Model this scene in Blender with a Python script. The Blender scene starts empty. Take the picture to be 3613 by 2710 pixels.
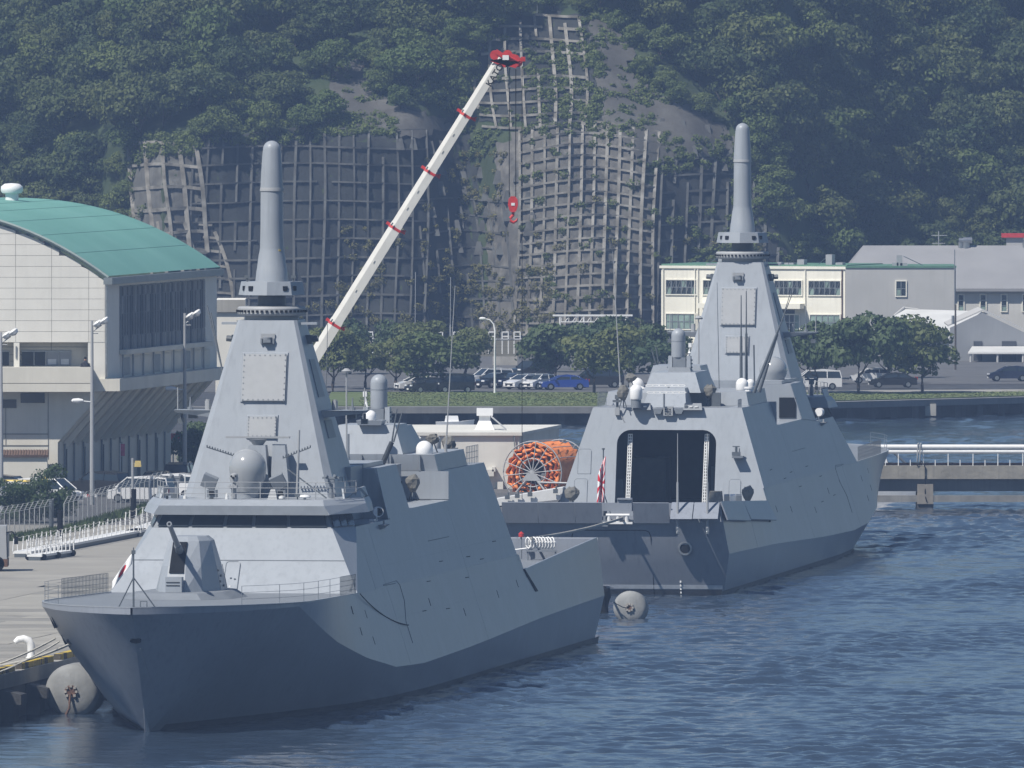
import bpy, bmesh, math, random
import numpy as np
from mathutils import Vector, Matrix, Euler
R = math.radians
random.seed(7)
rng = np.random.default_rng(7)
HAZE = 1.25e-4
SC = bpy.context.scene
COL = SC.collection

# ---------------------------------------------------------------- camera, light, exposure
CAM_H, F_PX, HOR, CX, CY = 39.93, 60217.0, -50.0, 1806.5, 1355.0     # measured on the 3613 x 2710 photograph
PITCH = math.atan((CY - HOR) / F_PX)
cam = bpy.data.cameras.new('camera')
cam.sensor_width = 36.0
cam.lens = F_PX / 3613.0 * 36.0
cam.clip_start = 5.0
cam.clip_end = 12000.0
camo = bpy.data.objects.new('camera', cam)
COL.objects.link(camo)
camo.location = (0, 0, CAM_H)
camo.rotation_euler = (math.pi / 2 - PITCH, 0, 0)
SC.camera = camo

SUN = Vector((-0.86, -0.80, 1.52)).normalized()          # towards the sun
sun_el = math.asin(SUN.z)
sun_az = math.atan2(SUN.x, SUN.y)
world = bpy.data.worlds.new('World')
SC.world = world
world.use_nodes = True
wn = world.node_tree
bg = wn.nodes['Background']
sky = wn.nodes.new('ShaderNodeTexSky')
sky.sky_type = 'NISHITA'
sky.sun_disc = False
sky.sun_elevation = sun_el
sky.sun_rotation = sun_az
sky.air_density = 1.0
sky.dust_density = 0.1
sky.ozone_density = 5.0
wn.links.new(sky.outputs[0], bg.inputs[0])
bg.inputs[1].default_value = 0.06
sl = bpy.data.lights.new('sun', 'SUN')
sl.energy = 4.5
sl.angle = R(0.53)
sl.color = (1.0, 0.95, 0.87)
so = bpy.data.objects.new('sun', sl)
COL.objects.link(so)
so.rotation_euler = SUN.to_track_quat('Z', 'Y').to_euler()
so.location = (-300, -100, 600)
SC.view_settings.view_transform = 'Standard'
SC.view_settings.look = 'None'
SC.view_settings.gamma = 1.0
SC.view_settings.use_curve_mapping = False
SC.view_settings.exposure = 0.36
SC.render.engine = 'CYCLES'
SC.cycles.max_bounces = 6
SC.cycles.diffuse_bounces = 2
SC.cycles.glossy_bounces = 3
SC.cycles.transmission_bounces = 3
SC.cycles.transparent_max_bounces = 6
SC.cycles.volume_bounces = 0
SC.cycles.use_denoising = True
SC.cycles.caustics_reflective = False
SC.cycles.caustics_refractive = False

# ---------------------------------------------------------------- measuring helpers (photo pixel -> place in the world)
def ray(px, py):
    return (Vector((0, math.cos(PITCH), -math.sin(PITCH))) + Vector((1, 0, 0)) * ((px - CX) / F_PX)
            + Vector((0, math.sin(PITCH), math.cos(PITCH))) * ((CY - py) / F_PX))
def at_y(px, py, D):
    r = ray(px, py)
    return Vector((0, 0, CAM_H)) + r * (D / r.y)
def at_z(px, py, z):
    r = ray(px, py)
    return Vector((0, 0, CAM_H)) + r * ((z - CAM_H) / r.z)
def ppm(D):
    return F_PX / D                                     # photo pixels per metre at distance D

# ---------------------------------------------------------------- materials
MATS = {}
def nd(nt, t, **kw):
    n = nt.nodes.new(t)
    for k, v in kw.items():
        if k.startswith('i_'):
            n.inputs[k[2:].replace('_', ' ')].default_value = v
        else:
            setattr(n, k, v)
    return n
def mat(name, col, rough=0.6, var=0.12, scale=1.0, metal=0.0, bump=0.0, bscale=6.0, streak=0.0, spec=0.5, var2=0.0, scale2=0.15, tint=None, coat=0.0):
    if name in MATS:
        return MATS[name]
    m = bpy.data.materials.new(name)
    m.use_nodes = True
    nt = m.node_tree
    b = nt.nodes['Principled BSDF']
    b.inputs['Roughness'].default_value = rough
    b.inputs['Metallic'].default_value = metal
    b.inputs['Specular IOR Level'].default_value = spec
    b.inputs['Coat Weight'].default_value = coat
    tc = nd(nt, 'ShaderNodeTexCoord')
    def mix(a_socket, bcol, fac_socket, mode='MIX'):
        mx = nd(nt, 'ShaderNodeMix', data_type='RGBA', blend_type=mode)
        nt.links.new(fac_socket, mx.inputs[0])
        nt.links.new(a_socket, mx.inputs[6])
        mx.inputs[7].default_value = bcol
        return mx.outputs[2]
    rgb = nd(nt, 'ShaderNodeRGB')
    rgb.outputs[0].default_value = (*col, 1)
    cur = rgb.outputs[0]
    def noise(sc, det=4.0, vec=None, lo=0.35, hi=0.65):
        n = nd(nt, 'ShaderNodeTexNoise')
        n.inputs['Scale'].default_value = sc
        n.inputs['Detail'].default_value = det
        nt.links.new(vec or tc.outputs['Object'], n.inputs['Vector'])
        mr = nd(nt, 'ShaderNodeMapRange')
        mr.inputs[1].default_value = lo
        mr.inputs[2].default_value = hi
        nt.links.new(n.outputs[0], mr.inputs[0])
        return mr.outputs[0]
    if var:
        d = tint or tuple(c * (1 - var * 2.0) for c in col)
        cur = mix(cur, (*d, 1), noise(scale))
    if var2:
        d = tuple(c * (1 - var2 * 2.0) for c in col)
        cur = mix(cur, (*d, 1), noise(scale2, 5.0))
    if streak:
        mp = nd(nt, 'ShaderNodeMapping')
        mp.inputs['Scale'].default_value = (2.2, 2.2, 0.12)
        nt.links.new(tc.outputs['Object'], mp.inputs[0])
        s = noise(1.6, 5.0, mp.outputs[0], 0.5, 0.8)
        cur = mix(cur, (*tuple(c * (1 - streak) for c in col), 1), s)
    nt.links.new(cur, b.inputs['Base Color'])
    if bump:
        n = nd(nt, 'ShaderNodeTexNoise')
        n.inputs['Scale'].default_value = bscale
        n.inputs['Detail'].default_value = 3.0
        nt.links.new(tc.outputs['Object'], n.inputs['Vector'])
        bp = nd(nt, 'ShaderNodeBump')
        bp.inputs['Strength'].default_value = bump
        bp.inputs['Distance'].default_value = 0.1
        nt.links.new(n.outputs[0], bp.inputs['Height'])
        nt.links.new(bp.outputs[0], b.inputs['Normal'])
    MATS[name] = m
    return m

# ---------------------------------------------------------------- mesh builder
class MB:
    def __init__(s):
        s.v = []; s.f = []
    def add(s, vs, fs):
        o = len(s.v)
        s.v += [tuple(v) for v in vs]
        s.f += [tuple(i + o for i in f) for f in fs]
        return s
    def hexa(s, p):                       # 4 bottom, 4 top, same winding
        return s.add(p, [(3, 2, 1, 0), (4, 5, 6, 7), (0, 1, 5, 4), (1, 2, 6, 5), (2, 3, 7, 6), (3, 0, 4, 7)])
    def box(s, x0, x1, y0, y1, z0, z1):
        return s.hexa([(x0, y0, z0), (x1, y0, z0), (x1, y1, z0), (x0, y1, z0), (x0, y0, z1), (x1, y0, z1), (x1, y1, z1), (x0, y1, z1)])
    def cbox(s, c, d, M=None):
        hx, hy, hz = d[0] / 2, d[1] / 2, d[2] / 2
        p = [Vector(q) for q in ((-hx, -hy, -hz), (hx, -hy, -hz), (hx, hy, -hz), (-hx, hy, -hz), (-hx, -hy, hz), (hx, -hy, hz), (hx, hy, hz), (-hx, hy, hz))]
        if M is not None:
            p = [M @ q for q in p]
        c = Vector(c)
        return s.hexa([q + c for q in p])
    def taper(s, x0, x1, y0, y1, z0, z1, i0, i1=None, j0=None, j1=None):    # box whose top is inset (-x,+x,-y,+y)
        i1 = i0 if i1 is None else i1; j0 = i0 if j0 is None else j0; j1 = j0 if j1 is None else j1
        return s.hexa([(x0, y0, z0), (x1, y0, z0), (x1, y1, z0), (x0, y1, z0), (x0 + i0, y0 + j0, z1), (x1 - i1, y0 + j0, z1), (x1 - i1, y1 - j1, z1), (x0 + i0, y1 - j1, z1)])
    def loft(s, rings, closed=True, cap=True):
        n = len(rings[0]); vs = [v for r in rings for v in r]; fs = []
        for i in range(len(rings) - 1):
            for j in range(n if closed else n - 1):
                k = (j + 1) % n
                fs.append((i * n + j, i * n + k, (i + 1) * n + k, (i + 1) * n + j))
        if cap and closed:
            fs.append(tuple(range(n - 1, -1, -1)))
            fs.append(tuple((len(rings) - 1) * n + j for j in range(n)))
        return s.add(vs, fs)
    def tube(s, a, b, r, r2=None, n=8):
        a = Vector(a); b = Vector(b); d = b - a
        if d.length < 1e-6: return s
        q = d.to_track_quat('Z', 'Y').to_matrix()
        r2 = r if r2 is None else r2
        rg = []
        for c, rr in ((a, r), (b, r2)):
            rg.append([c + q @ Vector((math.cos(6.28319 * i / n) * rr, math.sin(6.28319 * i / n) * rr, 0)) for i in range(n)])
        return s.loft(rg)
    def path(s, pts, r, n=6):
        pts = [Vector(p) for p in pts]
        rg = []
        for i, p in enumerate(pts):
            d = (pts[min(i + 1, len(pts) - 1)] - pts[max(i - 1, 0)]).normalized()
            q = d.to_track_quat('Z', 'Y').to_matrix()
            rr = r[i] if isinstance(r, (list, tuple)) else r
            rg.append([p + q @ Vector((math.cos(6.28319 * k / n) * rr, math.sin(6.28319 * k / n) * rr, 0)) for k in range(n)])
        return s.loft(rg)
    def lathe(s, prof, n=24, o=(0, 0, 0), M=None):
        o = Vector(o); rg = []
        for r, z in prof:
            rr = [Vector((math.cos(6.28319 * i / n) * r, math.sin(6.28319 * i / n) * r, z)) for i in range(n)]
            rg.append([o + (M @ q if M is not None else q) for q in rr])
        return s.loft(rg)
    def prism(s, poly, d0, d1, fn):       # poly of (u,v); fn(u,v,w) -> xyz
        return s.loft([[fn(u, v, d0) for u, v in poly], [fn(u, v, d1) for u, v in poly]])
    def quad(s, a, b, c, d):
        return s.add([a, b, c, d], [(0, 1, 2, 3)])
    def slab(s, pts, off):                # polygon sheet given thickness along vector off
        pts = [Vector(p) for p in pts]; off = Vector(off)
        return s.loft([pts, [p + off for p in pts]])
    def build(s, name, m, parent=None, smooth=35, loc=None, rot=None):
        me = bpy.data.meshes.new(name)
        me.from_pydata([tuple(v) for v in s.v], [], s.f)
        bm = bmesh.new(); bm.from_mesh(me)
        bmesh.ops.recalc_face_normals(bm, faces=bm.faces)
        bm.to_mesh(me); bm.free()
        if smooth:
            me.shade_smooth()
            me.set_sharp_from_angle(angle=R(smooth))
        return link(name, me, m, parent, loc, rot)
def link(name, me, m, parent=None, loc=None, rot=None):
    o = bpy.data.objects.new(name, me)
    if m is not None:
        for mm in (m if isinstance(m, (list, tuple)) else [m]):
            if mm.name not in [x.name for x in me.materials if x]:
                me.materials.append(mm)
    COL.objects.link(o)
    if parent is not None:
        o.parent = parent
    if loc is not None: o.location = loc
    if rot is not None: o.rotation_euler = rot
    return o
def thing(name, label, cat, loc=(0, 0, 0), rz=0.0, group=None):
    o = bpy.data.objects.new(name, None)
    o.empty_display_size = 0.5
    COL.objects.link(o)
    o.location = loc; o.rotation_euler = (0, 0, rz)
    return tag(o, label, cat, group)
def tag(o, label=None, cat=None, group=None, kind=None):
    if label: o['label'] = label
    if cat: o['category'] = cat
    if group: o['group'] = group
    if kind: o['kind'] = kind
    return o
def children(o):
    return [c for c in CHILD.get(o.name, [])]
CHILD = {}
def dup(o, loc, rz=0.0, label=None, group=None, scale=None):
    kids = list(o.children)
    c = o.copy(); COL.objects.link(c)
    c.location = loc; c.rotation_euler = (0, 0, rz)
    if scale is not None: c.scale = scale if isinstance(scale, (tuple, list)) else (scale,) * 3
    if label: c['label'] = label
    if group: c['group'] = group
    for k in kids:
        d = k.copy(); COL.objects.link(d); d.parent = c
        for g in list(k.children):
            e = g.copy(); COL.objects.link(e); e.parent = d
    return c
def lerp_tab(x, tab):
    if x <= tab[0][0]: return tab[0][1]
    for (a, p), (b, q) in zip(tab, tab[1:]):
        if x <= b:
            t = (x - a) / (b - a)
            return p + (q - p) * t
    return tab[-1][1]
# ---------------------------------------------------------------- paints
M_HULL = mat('hull_grey_paint', (0.268, 0.292, 0.335), 0.36, 0.06, 0.35, bump=0.06, bscale=0.9, streak=0.24, var2=0.07, scale2=0.12, spec=.22)
M_SHIP = mat('ship_grey_paint', (0.325, 0.352, 0.385), 0.42, 0.05, 0.6, bump=0.05, bscale=1.1, streak=0.2, var2=.05, scale2=.15, spec=.35)
M_PANEL = mat('radar_panel_grey', (0.33, 0.34, 0.35), 0.55, 0.03, 2.0)
M_DARKG = mat('dark_grey_paint', (0.10, 0.115, 0.13), 0.5, 0.06, 2.0)
M_MIDG = mat('mid_grey_paint', (0.19, 0.21, 0.235), 0.5, 0.06, 2.0)
M_DECK = mat('deck_grey_paint', (0.20, 0.22, 0.245), 0.75, 0.08, 0.8, var2=0.06, scale2=0.2)
M_BLACK = mat('black_rubber_and_shade', (0.012, 0.013, 0.015), 0.85, 0.1, 3.0, spec=.12)  # rubber; its black also stands in for shade inside slots and openings
M_GALV = mat('galvanised_steel', (0.40, 0.41, 0.42), 0.55, 0.1, 4.0)
M_VOID = mat('dark_interior_shade', (0.05, 0.057, 0.068), 0.7, 0.1, 1.0)  # dark tone stands in for shade inside the hangar and doorways
M_GLASS = mat('tinted_bridge_glass', (0.02, 0.028, 0.035), 0.08, 0.0, spec=0.6)
M_BGLASS = mat('bridge_window_glass', (0.04, 0.05, 0.062), 0.15, 0.0, spec=0.5)
M_WHITE = mat('white_paint', (0.78, 0.78, 0.77), 0.45, 0.04, 3.0)
M_DOME = mat('radome_white', (0.80, 0.80, 0.80), 0.35, 0.02, 1.0)
M_STEEL = mat('bare_steel', (0.42, 0.43, 0.44), 0.3, 0.1, 4.0, metal=0.8)
M_RED = mat('signal_red_paint', (0.55, 0.035, 0.03), 0.5, 0.12, 3.0)
M_ROPE = mat('pale_rope', (0.52, 0.50, 0.45), 0.85, 0.15, 8.0, bump=0.5, bscale=30)
M_TARP = mat('grey_canvas_cover', (0.17, 0.165, 0.15), 0.9, 0.12, 3.0, bump=0.5, bscale=4)
M_BOOT = mat('boot_top_dark_paint', (0.05, 0.055, 0.065), 0.55, 0.12, 2.0)
M_YEL = mat('yellow_paint', (0.72, 0.52, 0.06), 0.55, 0.1, 3.0)
M_ORNG = mat('orange_boom_fabric', (0.85, 0.30, 0.09), 0.7, 0.14, 2.5, bump=0.4, bscale=5, tint=(0.74, 0.21, 0.05))
M_RUST = mat('rusty_steel', (0.16, 0.085, 0.055), 0.85, 0.25, 6.0, bump=0.4, bscale=12)

# ---------------------------------------------------------------- the two frigates (built once in ship axes: x forward from the stern, y to port, z up)
ZK = [(0, 2.86), (30, 2.6), (60, 2.1), (81, 1.9), (91.5, 2.1), (100.8, 2.95), (108, 4.1), (115.5, 5.7), (119.5, 6.46)]
B0 = [(0, 7.45), (31, 7.6), (75, 7.75), (88, 7.35), (97, 6.5), (105, 5.2), (110, 4.2), (115, 3.05), (120, 1.9), (124, 0.95), (127.5, 0.03)]
BD = [(97, 6.95), (103, 7.1), (110, 7.25), (117, 7.25), (120, 6.98), (123, 6.3), (126, 5.3), (128.5, 4.1), (130.7, 2.5), (132.2, 1.0), (132.74, 0.06)]
def side(z, l=50):                                       # half-breadth of the flush sloping side plating
    if l >= 31: return 8.95 - 0.316 * z
    t = l / 31.0
    return (8.4 * (1 - t) + 8.95 * t) - (0.159 * (1 - t) + 0.316 * t) * z
def zdeck(l):
    if l >= 97: return 6.36 + (l - 97) / 35.74 * 0.46
    return 6.36 if l >= 31.6 else 5.0
def rake(l, z):                                          # transom leans aft towards the top
    return l
def tl(z):                                               # the transom overhangs: further aft towards the top
    return 0.7 + (2.86 - z) * 0.42 if z < 2.86 else 0.7 * max(5.0 - z, 0) / 2.14
def hull_ring(l):
    zd = zdeck(l)
    if l >= 97: bd = lerp_tab(l, BD)
    else: bd = side(zd, l)
    zk = min(lerp_tab(l, ZK), zd - 0.02)
    bk = side(zk, l) if l <= 101 else None
    if bk is None:
        if l >= 119.5: bk = bd
        else:
            t = (l - 101) / 18.5
            zz = zdeck(l)
            bk = side(zk, 60) * (1 - t) + 7.05 * t
            bk = max(bk, bd * 0.0 + bk)
    zb = 0.0 if l <= 127.5 else zd * (l - 127.5) / (132.74 - 127.5)
    zb = min(zb, zk - 0.01)
    b0 = lerp_tab(l, B0)
    flare = min(max((l - 84) / 24.0, 0), 1)
    pts = []
    if l <= 127.5: pts.append((b0 * 0.9, -1.6))
    else: pts.append((0.01, zb - 0.01))
    pts.append((b0, zb))
    for t, fr in ((0.25, 0.31), (0.5, 0.57), (0.75, 0.80)):
        fr = t * (1 - flare) + fr * flare
        pts.append((b0 + (bk - b0) * fr, zb + (zk - zb) * t))
    pts.append((bk, zk))
    pts.append((bk + (bd - bk) * 0.5, zk + (zd - zk) * 0.5))
    pts.append((bd, zd))
    return pts
HST = [0, 2.6, 5, 8, 14, 20, 26, 31.5, 31.7, 38, 46, 54, 62, 70, 76, 81, 85, 88, 91.5, 94.5, 97, 99, 101, 103, 105, 108, 111, 113.5, 115.5, 117.5, 119.5, 121, 123, 124.5, 126, 127.2, 128.5, 129.6, 130.7, 131.5, 132.2, 132.74]

def rounded_arch(w0, w1, z0, z1, r, n=6):                # opening outline: straight jambs, rounded top corners (y from w0 to w1)
    pts = [(w0, z0)]
    for i in range(n + 1):
        a = math.pi - i / n * math.pi / 2
        pts.append((w0 + r + r * math.cos(a), z1 - r + r * math.sin(a)))
    for i in range(n + 1):
        a = math.pi / 2 - i / n * math.pi / 2
        pts.append((w1 - r + r * math.cos(a), z1 - r + r * math.sin(a)))
    pts.append((w1, z0))
    return pts

def ship(root, far):
    def P(name, mb, m=None, parent=None, smooth=30, label=None):
        o = mb.build(name, m or M_SHIP, parent or root, smooth)
        if label: o['label'] = label
        return o
    # --- hull: plated skin from below the water to the deck edge, transom closed
    mb = MB()
    rings = []
    for l in HST:
        r = hull_ring(l)
        rings.append([Vector((l, b, z)) for b, z in r[::-1]] + [Vector((l, -b, z)) for b, z in r])
    rings[0] = [Vector((tl(v.z), v.y, v.z)) for v in rings[0]]
    mb.loft(rings, closed=False, cap=False)
    n = len(rings[0])
    mb.add([rings[0][i] for i in range(n)], [(i, i + 1, n - 2 - i, n - 1 - i) for i in range(n // 2 - 1)])
    P('hull', mb, M_HULL, smooth=16)
    # dark boot topping just proud of the plating
    mb = MB()
    for sgn in (1, -1):
        rr = []
        for l in HST:
            if l > 126: break
            r = hull_ring(l)
            b0 = r[1][0]; k = r[5]; t = 0.36 / max(k[1], 0.5); b1 = r[1][0] + (r[2][0] - r[1][0]) * min(t / 0.25, 1)
            rr.append([Vector((l, sgn * (b0 * 0.985 + 0.012), -0.25)), Vector((l, sgn * (b0 + 0.014), 0.0)), Vector((l, sgn * (b1 + 0.014), 0.34))])
        mb.loft(rr, closed=False, cap=False)
    P('boot_topping', mb, M_BOOT)
    # --- decks
    mb = MB()
    st = [l for l in HST if l >= 97]
    mb.loft([[Vector((l, -lerp_tab(l, BD), zdeck(l))), Vector((l, lerp_tab(l, BD), zdeck(l)))] for l in st], closed=False, cap=False)
    P('foredeck', mb, M_DECK)
    mb = MB()
    mb.add([(0, -side(5, 0), 5.0), (0, side(5, 0), 5.0), (31.9, side(5, 31), 5.0), (31.9, -side(5, 31), 5.0)], [(0, 1, 2, 3)])
    P('flight_deck', mb, M_DECK)
    # deck edge plate that catches the light
    mb = MB()
    for sgn in (1, -1):
        for a, b in zip(st, st[1:]):
            pa, pb = (a, sgn * lerp_tab(a, BD), zdeck(a)), (b, sgn * lerp_tab(b, BD), zdeck(b))
            mb.hexa([(pa[0], pa[1], pa[2] - 0.04), (pb[0], pb[1], pb[2] - 0.04), (pb[0], pb[1] * 0.985, pb[2] - 0.04), (pa[0], pa[1] * 0.985, pa[2] - 0.04),
                     (pa[0], pa[1], pa[2] + 0.05), (pb[0], pb[1], pb[2] + 0.05), (pb[0], pb[1] * 0.985, pb[2] + 0.05), (pa[0], pa[1] * 0.985, pa[2] + 0.05)])
    P('deck_edge', mb)
    # --- flight deck bulwarks: sloping panels, rising towards the stern
    def bw_top(l): return 6.36 - 0.9 * l / 32.0 if l <= 32 else 5.5
    for sgn in (1, -1):
        ls = [0, 8, 16, 24, 31.4]
        if far and sgn == -1:                            # the starboard screen is let down outboard
            for a, b in ((0, 15), (15, 31.4)):
                mb = MB()
                q = [(a + .03, sgn * side(bw_top(a), a), bw_top(a) - 0.0), (b - .03, sgn * side(bw_top(b), b), bw_top(b))]
                lo = [(a + .03, sgn * (side(bw_top(a) - 1.3, a) + 0.26), bw_top(a) - 1.24), (b - .03, sgn * (side(bw_top(b) - 1.3, b) + 0.26), bw_top(b) - 1.34)]
                mb.slab([q[0], q[1], lo[1], lo[0]], (0, 0.08 * sgn, 0.05))
                P('deck_side_screen', mb, M_HULL)
        mb = MB()
        for a, b in zip(ls, ls[1:]):
            if far and sgn == 1: break
            pa = [(a, sgn * side(5, a), 5.0), (b, sgn * side(5, b), 5.0), (b, sgn * side(bw_top(b), b), bw_top(b)), (a, sgn * side(bw_top(a), a), bw_top(a))]
            mb.slab(pa, (0, -0.12 * sgn, 0))
        if mb.v: P('bulwark', mb, M_HULL)
    # aft screens
    def aft_panel(y0, y1, z0, z1, out, name='stern_screen', top=0.0):
        mb = MB()
        mb.slab([(-0.1 - out, y0, z0), (-0.1 - out, y1, z0), (0.02 - top, y1, z1), (0.02 - top, y0, z1)], (0.1, 0, 0.03))
        P(name, mb, M_HULL)
    cuts = [7.36, 4.9, 2.4, 0.55]
    for a, b in zip(cuts, cuts[1:]): aft_panel(a - .012, b + .012, 4.9, 6.3, 0.12, top=.8)
    aft_panel(-1.55, -4.0, 4.92, 6.3, 0.12, top=.8)
    aft_panel(-4.12, -5.6, 5.24, 6.3, 1.05)
    aft_panel(-5.66, -7.36, 5.26, 6.3, 1.05)
    mb = MB(); mb.box(-0.1, 0.12, -7.4, 7.4, 4.98, 5.4); mb.box(0.0, 0.12, -7.4, -1.56, 5.4, 6.28); mb.box(0.0, 0.12, 0.56, 7.4, 5.4, 6.28)
    mb.box(0.0, 0.12, -1.56, 0.56, 5.72, 6.28)
    P('stern_bulwark', mb, M_HULL)
    mb = MB(); mb.box(-0.5, 0.3, -1.5, 0.5, 4.86, 5.0)
    for y in (-1.1, -0.5, 0.1): mb.tube((-0.35, y, 5.0), (-0.35, y, 5.42), 0.13, n=10)
    mb.tube((-0.4, -1.3, 5.46), (-0.4, 0.3, 5.46), 0.1, n=10)
    P('stern_fairlead', mb, M_WHITE)
    mb = MB(); mb.box(-0.16, 0.3, -1.42, -0.44, 5.72, 6.6); mb.box(-0.3, -0.16, -1.42, -0.44, 6.5, 6.6)
    P('fairlead_box', mb, M_HULL)
    # transom details
    for yy, zz in ((-4.97, 3.2), (4.97, 3.2)):
        Mx = Matrix.Rotation(R(90), 3, 'Y')
        mb = MB(); mb.lathe([(0.44, -0.05), (0.5, 0.03), (0.46, 0.10), (0.36, 0.10), (0.33, 0.0)], 24, (tl(zz) - 0.06, yy, zz), Matrix.Rotation(R(-90), 3, 'Y'))
        P('hawse_ring', mb, M_STEEL)
        mb = MB(); mb.lathe([(0.36, 0), (0.36, 0.06)], 20, (tl(zz) - 0.02, yy, zz), Matrix.Rotation(R(-90), 3, 'Y'))
        P('hawse_hole', mb, M_BLACK)
    mb = MB(); mb.slab([(tl(.42) - .02, -7.38, .42), (tl(.42) - .02, 7.38, .42), (tl(.68) - .02, 7.4, .68), (tl(.68) - .02, -7.4, .68)], (.03, 0, 0))
    P('waterline_stripe', mb, mat('pale_stripe_paint', (0.62, 0.64, 0.66), 0.6, 0.08, 2.0))
    mb = MB(); mb.slab([(tl(-.2) - .015, -7.3, -.2), (tl(-.2) - .015, 7.3, -.2), (tl(.36) - .015, 7.34, .36), (tl(.36) - .015, -7.34, .36)], (.03, 0, 0)); P('stern_boot_topping', mb, M_BOOT)
    mb = MB()
    path = [(-0.055, -2.72, 0.0), (-0.055, -2.66, 4.0), (-0.09, -2.55, 4.3), (-0.1, -2.3, 4.42), (-0.1, 2.3, 4.42), (-0.09, 2.6, 4.3), (-0.055, 2.7, 4.0), (-0.055, 2.76, 0.0)]
    mb.path([(tl(q[2]) - .012, q[1], q[2]) for q in path], 0.03, 5); P('stern_door_seam', mb, M_BLACK)
    for i, z in enumerate((0.12, 0.36, 0.6, 0.86)):
        mb = MB(); mb.cbox((tl(z + .06) - .03, -4.55, z + .06), (.03, .1, .13)); P('draught_mark', mb, M_WHITE)
    # --- superstructure: flush plated blocks
    def flank(l0, l1, z0, z1, name, m=M_SHIP, a0=0, a1=0, inset=0.0):       # a0/a1 slope of the end faces (dl per dz)
        mb = MB(); h = z1 - z0
        b0, b1 = side(z0) - inset, side(z1) - inset
        mb.hexa([(l0, -b0, z0), (l1, -b0, z0), (l1, b0, z0), (l0, b0, z0), (l0 + a0 * h, -b1, z1), (l1 + a1 * h, -b1, z1), (l1 + a1 * h, b1, z1), (l0 + a0 * h, b1, z1)])
        return P(name, mb, m)
    zt = 6.36
    # hangar block: forward wall and roof, with an open hangar at the after end
    A = 0.31                                             # after face leans forward
    def aft(z): return 32.15 + (z - 5.5) * A
    OP0, OP1, OZ = -3.5, 3.44, 10.33
    arch = rounded_arch(OP0, OP1, 5.0, OZ, 0.95)
    # after wall around the opening, as a plate 0.35 m thick
    mb = MB()
    def wpt(y, z, d): return Vector((aft(z) + d, y, z))
    outl = []
    zc = 11.86
    k = len(arch)
    for i, (y, z) in enumerate(arch):
        t = i / (k - 1)
        outl.append(None)
    outer = [(-side(5.0) + 0.004, 5.0)]
    na = 7
    for i in range(1, k - 1):
        if i <= na: outer.append((-side(zc * 1.0) + 0.0, zc) if i == na else (-side(5 + (zc - 5) * i / na), 5 + (zc - 5) * i / na))
        else:
            j = i - na - 1; jm = k - 2 - na - 1
            outer.append((side(zc), zc) if j == 0 else (side(zc - (zc - 5) * j / (jm + 1)), zc - (zc - 5) * j / (jm + 1)))
    outer.append((side(5.0) - 0.004, 5.0))
    ringi = [wpt(y, z, 0) for y, z in arch]; ringo = [wpt(y, z, 0) for y, z in outer]
    ringi2 = [wpt(y, z, 0.35) for y, z in arch]; ringo2 = [wpt(y, z, 0.35) for y, z in outer]
    vs = ringi + ringo + ringi2 + ringo2
    fs = []
    for i in range(k - 1):
        fs += [(i, i + 1, k + i + 1, k + i), (2 * k + i + 1, 2 * k + i, 3 * k + i, 3 * k + i + 1), (i + 1, i, 2 * k + i, 2 * k + i + 1), (k + i, k + i + 1, 3 * k + i + 1, 3 * k + i)]
    mb.add(vs, fs)
    P('hangar_wall', mb, M_SHIP, smooth=10)
    # hangar sides, roof
    for sgn in (1, -1):
        mb = MB()
        mb.hexa([(aft(zt) + 0.355, sgn * side(zt), zt + .003), (52.5, sgn * side(zt), zt + .003), (52.5, sgn * (side(zt) - 1.4), zt + .003), (aft(zt) + 0.355, sgn * (side(zt) - 1.4), zt + .003),
                 (aft(zc) + 0.355, sgn * side(zc), zc), (52.5, sgn * side(zc), zc), (52.5, sgn * (side(zc) - 1.0), zc), (aft(zc) + 0.355, sgn * (side(zc) - 1.0), zc)])
        P('hangar_side', mb)
    mb = MB(); mb.box(aft(zc) + 0.36, 40.0, -side(zc) + 1.0, side(zc) - 1.0, zc - 0.3, zc); P('hangar_roof', mb, M_DECK)
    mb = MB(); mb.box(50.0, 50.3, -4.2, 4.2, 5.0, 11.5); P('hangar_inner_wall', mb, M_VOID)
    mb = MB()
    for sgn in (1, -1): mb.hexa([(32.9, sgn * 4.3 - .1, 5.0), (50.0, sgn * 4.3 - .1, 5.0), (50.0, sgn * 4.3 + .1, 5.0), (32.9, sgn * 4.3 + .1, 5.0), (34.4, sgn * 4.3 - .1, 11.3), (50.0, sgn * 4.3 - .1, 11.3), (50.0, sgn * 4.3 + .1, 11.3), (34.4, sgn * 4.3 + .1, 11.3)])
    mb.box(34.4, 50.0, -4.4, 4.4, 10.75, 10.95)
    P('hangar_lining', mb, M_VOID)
    mb = MB()
    for i in range(6):
        mb.box(36 + i * 2.2, 36.3 + i * 2.2, -4.1, 4.1, 10.45, 10.74)
    P('hangar_beams', mb, M_MIDG)['kind'] = 'stuff'
    for q in ((47.5, 49.5, -3.6, -1.6, 5.0, 7.4), (46.5, 49.8, 1.5, 3.9, 5.0, 8.0), (36, 38, 3.3, 4.1, 5, 6.8), (41, 44, 3.2, 4.1, 5, 6.2)):
        mb = MB(); mb.box(*q); P('hangar_locker', mb, M_MIDG)
    for yy, ty in ((2.63, 2.6), (-2.71, -2.76)):         # white guide rails in the mouth of the hangar
        mb = MB(); l0 = 33.2
        a, b = Vector((l0 - 0.3, yy, 5.02)), Vector((l0 + 1.1, ty, 10.0))
        for s_ in (-0.13, 0.0, 0.13):
            mb.tube(a + Vector((0, s_, 0)), b + Vector((0, s_, 0)), 0.038, n=5)
        for i in range(25):
            c = a.lerp(b, i / 24); mb.cbox(c, (0.07, 0.32, 0.075))
        P('hangar_guide_rail', mb, M_WHITE)
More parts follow.
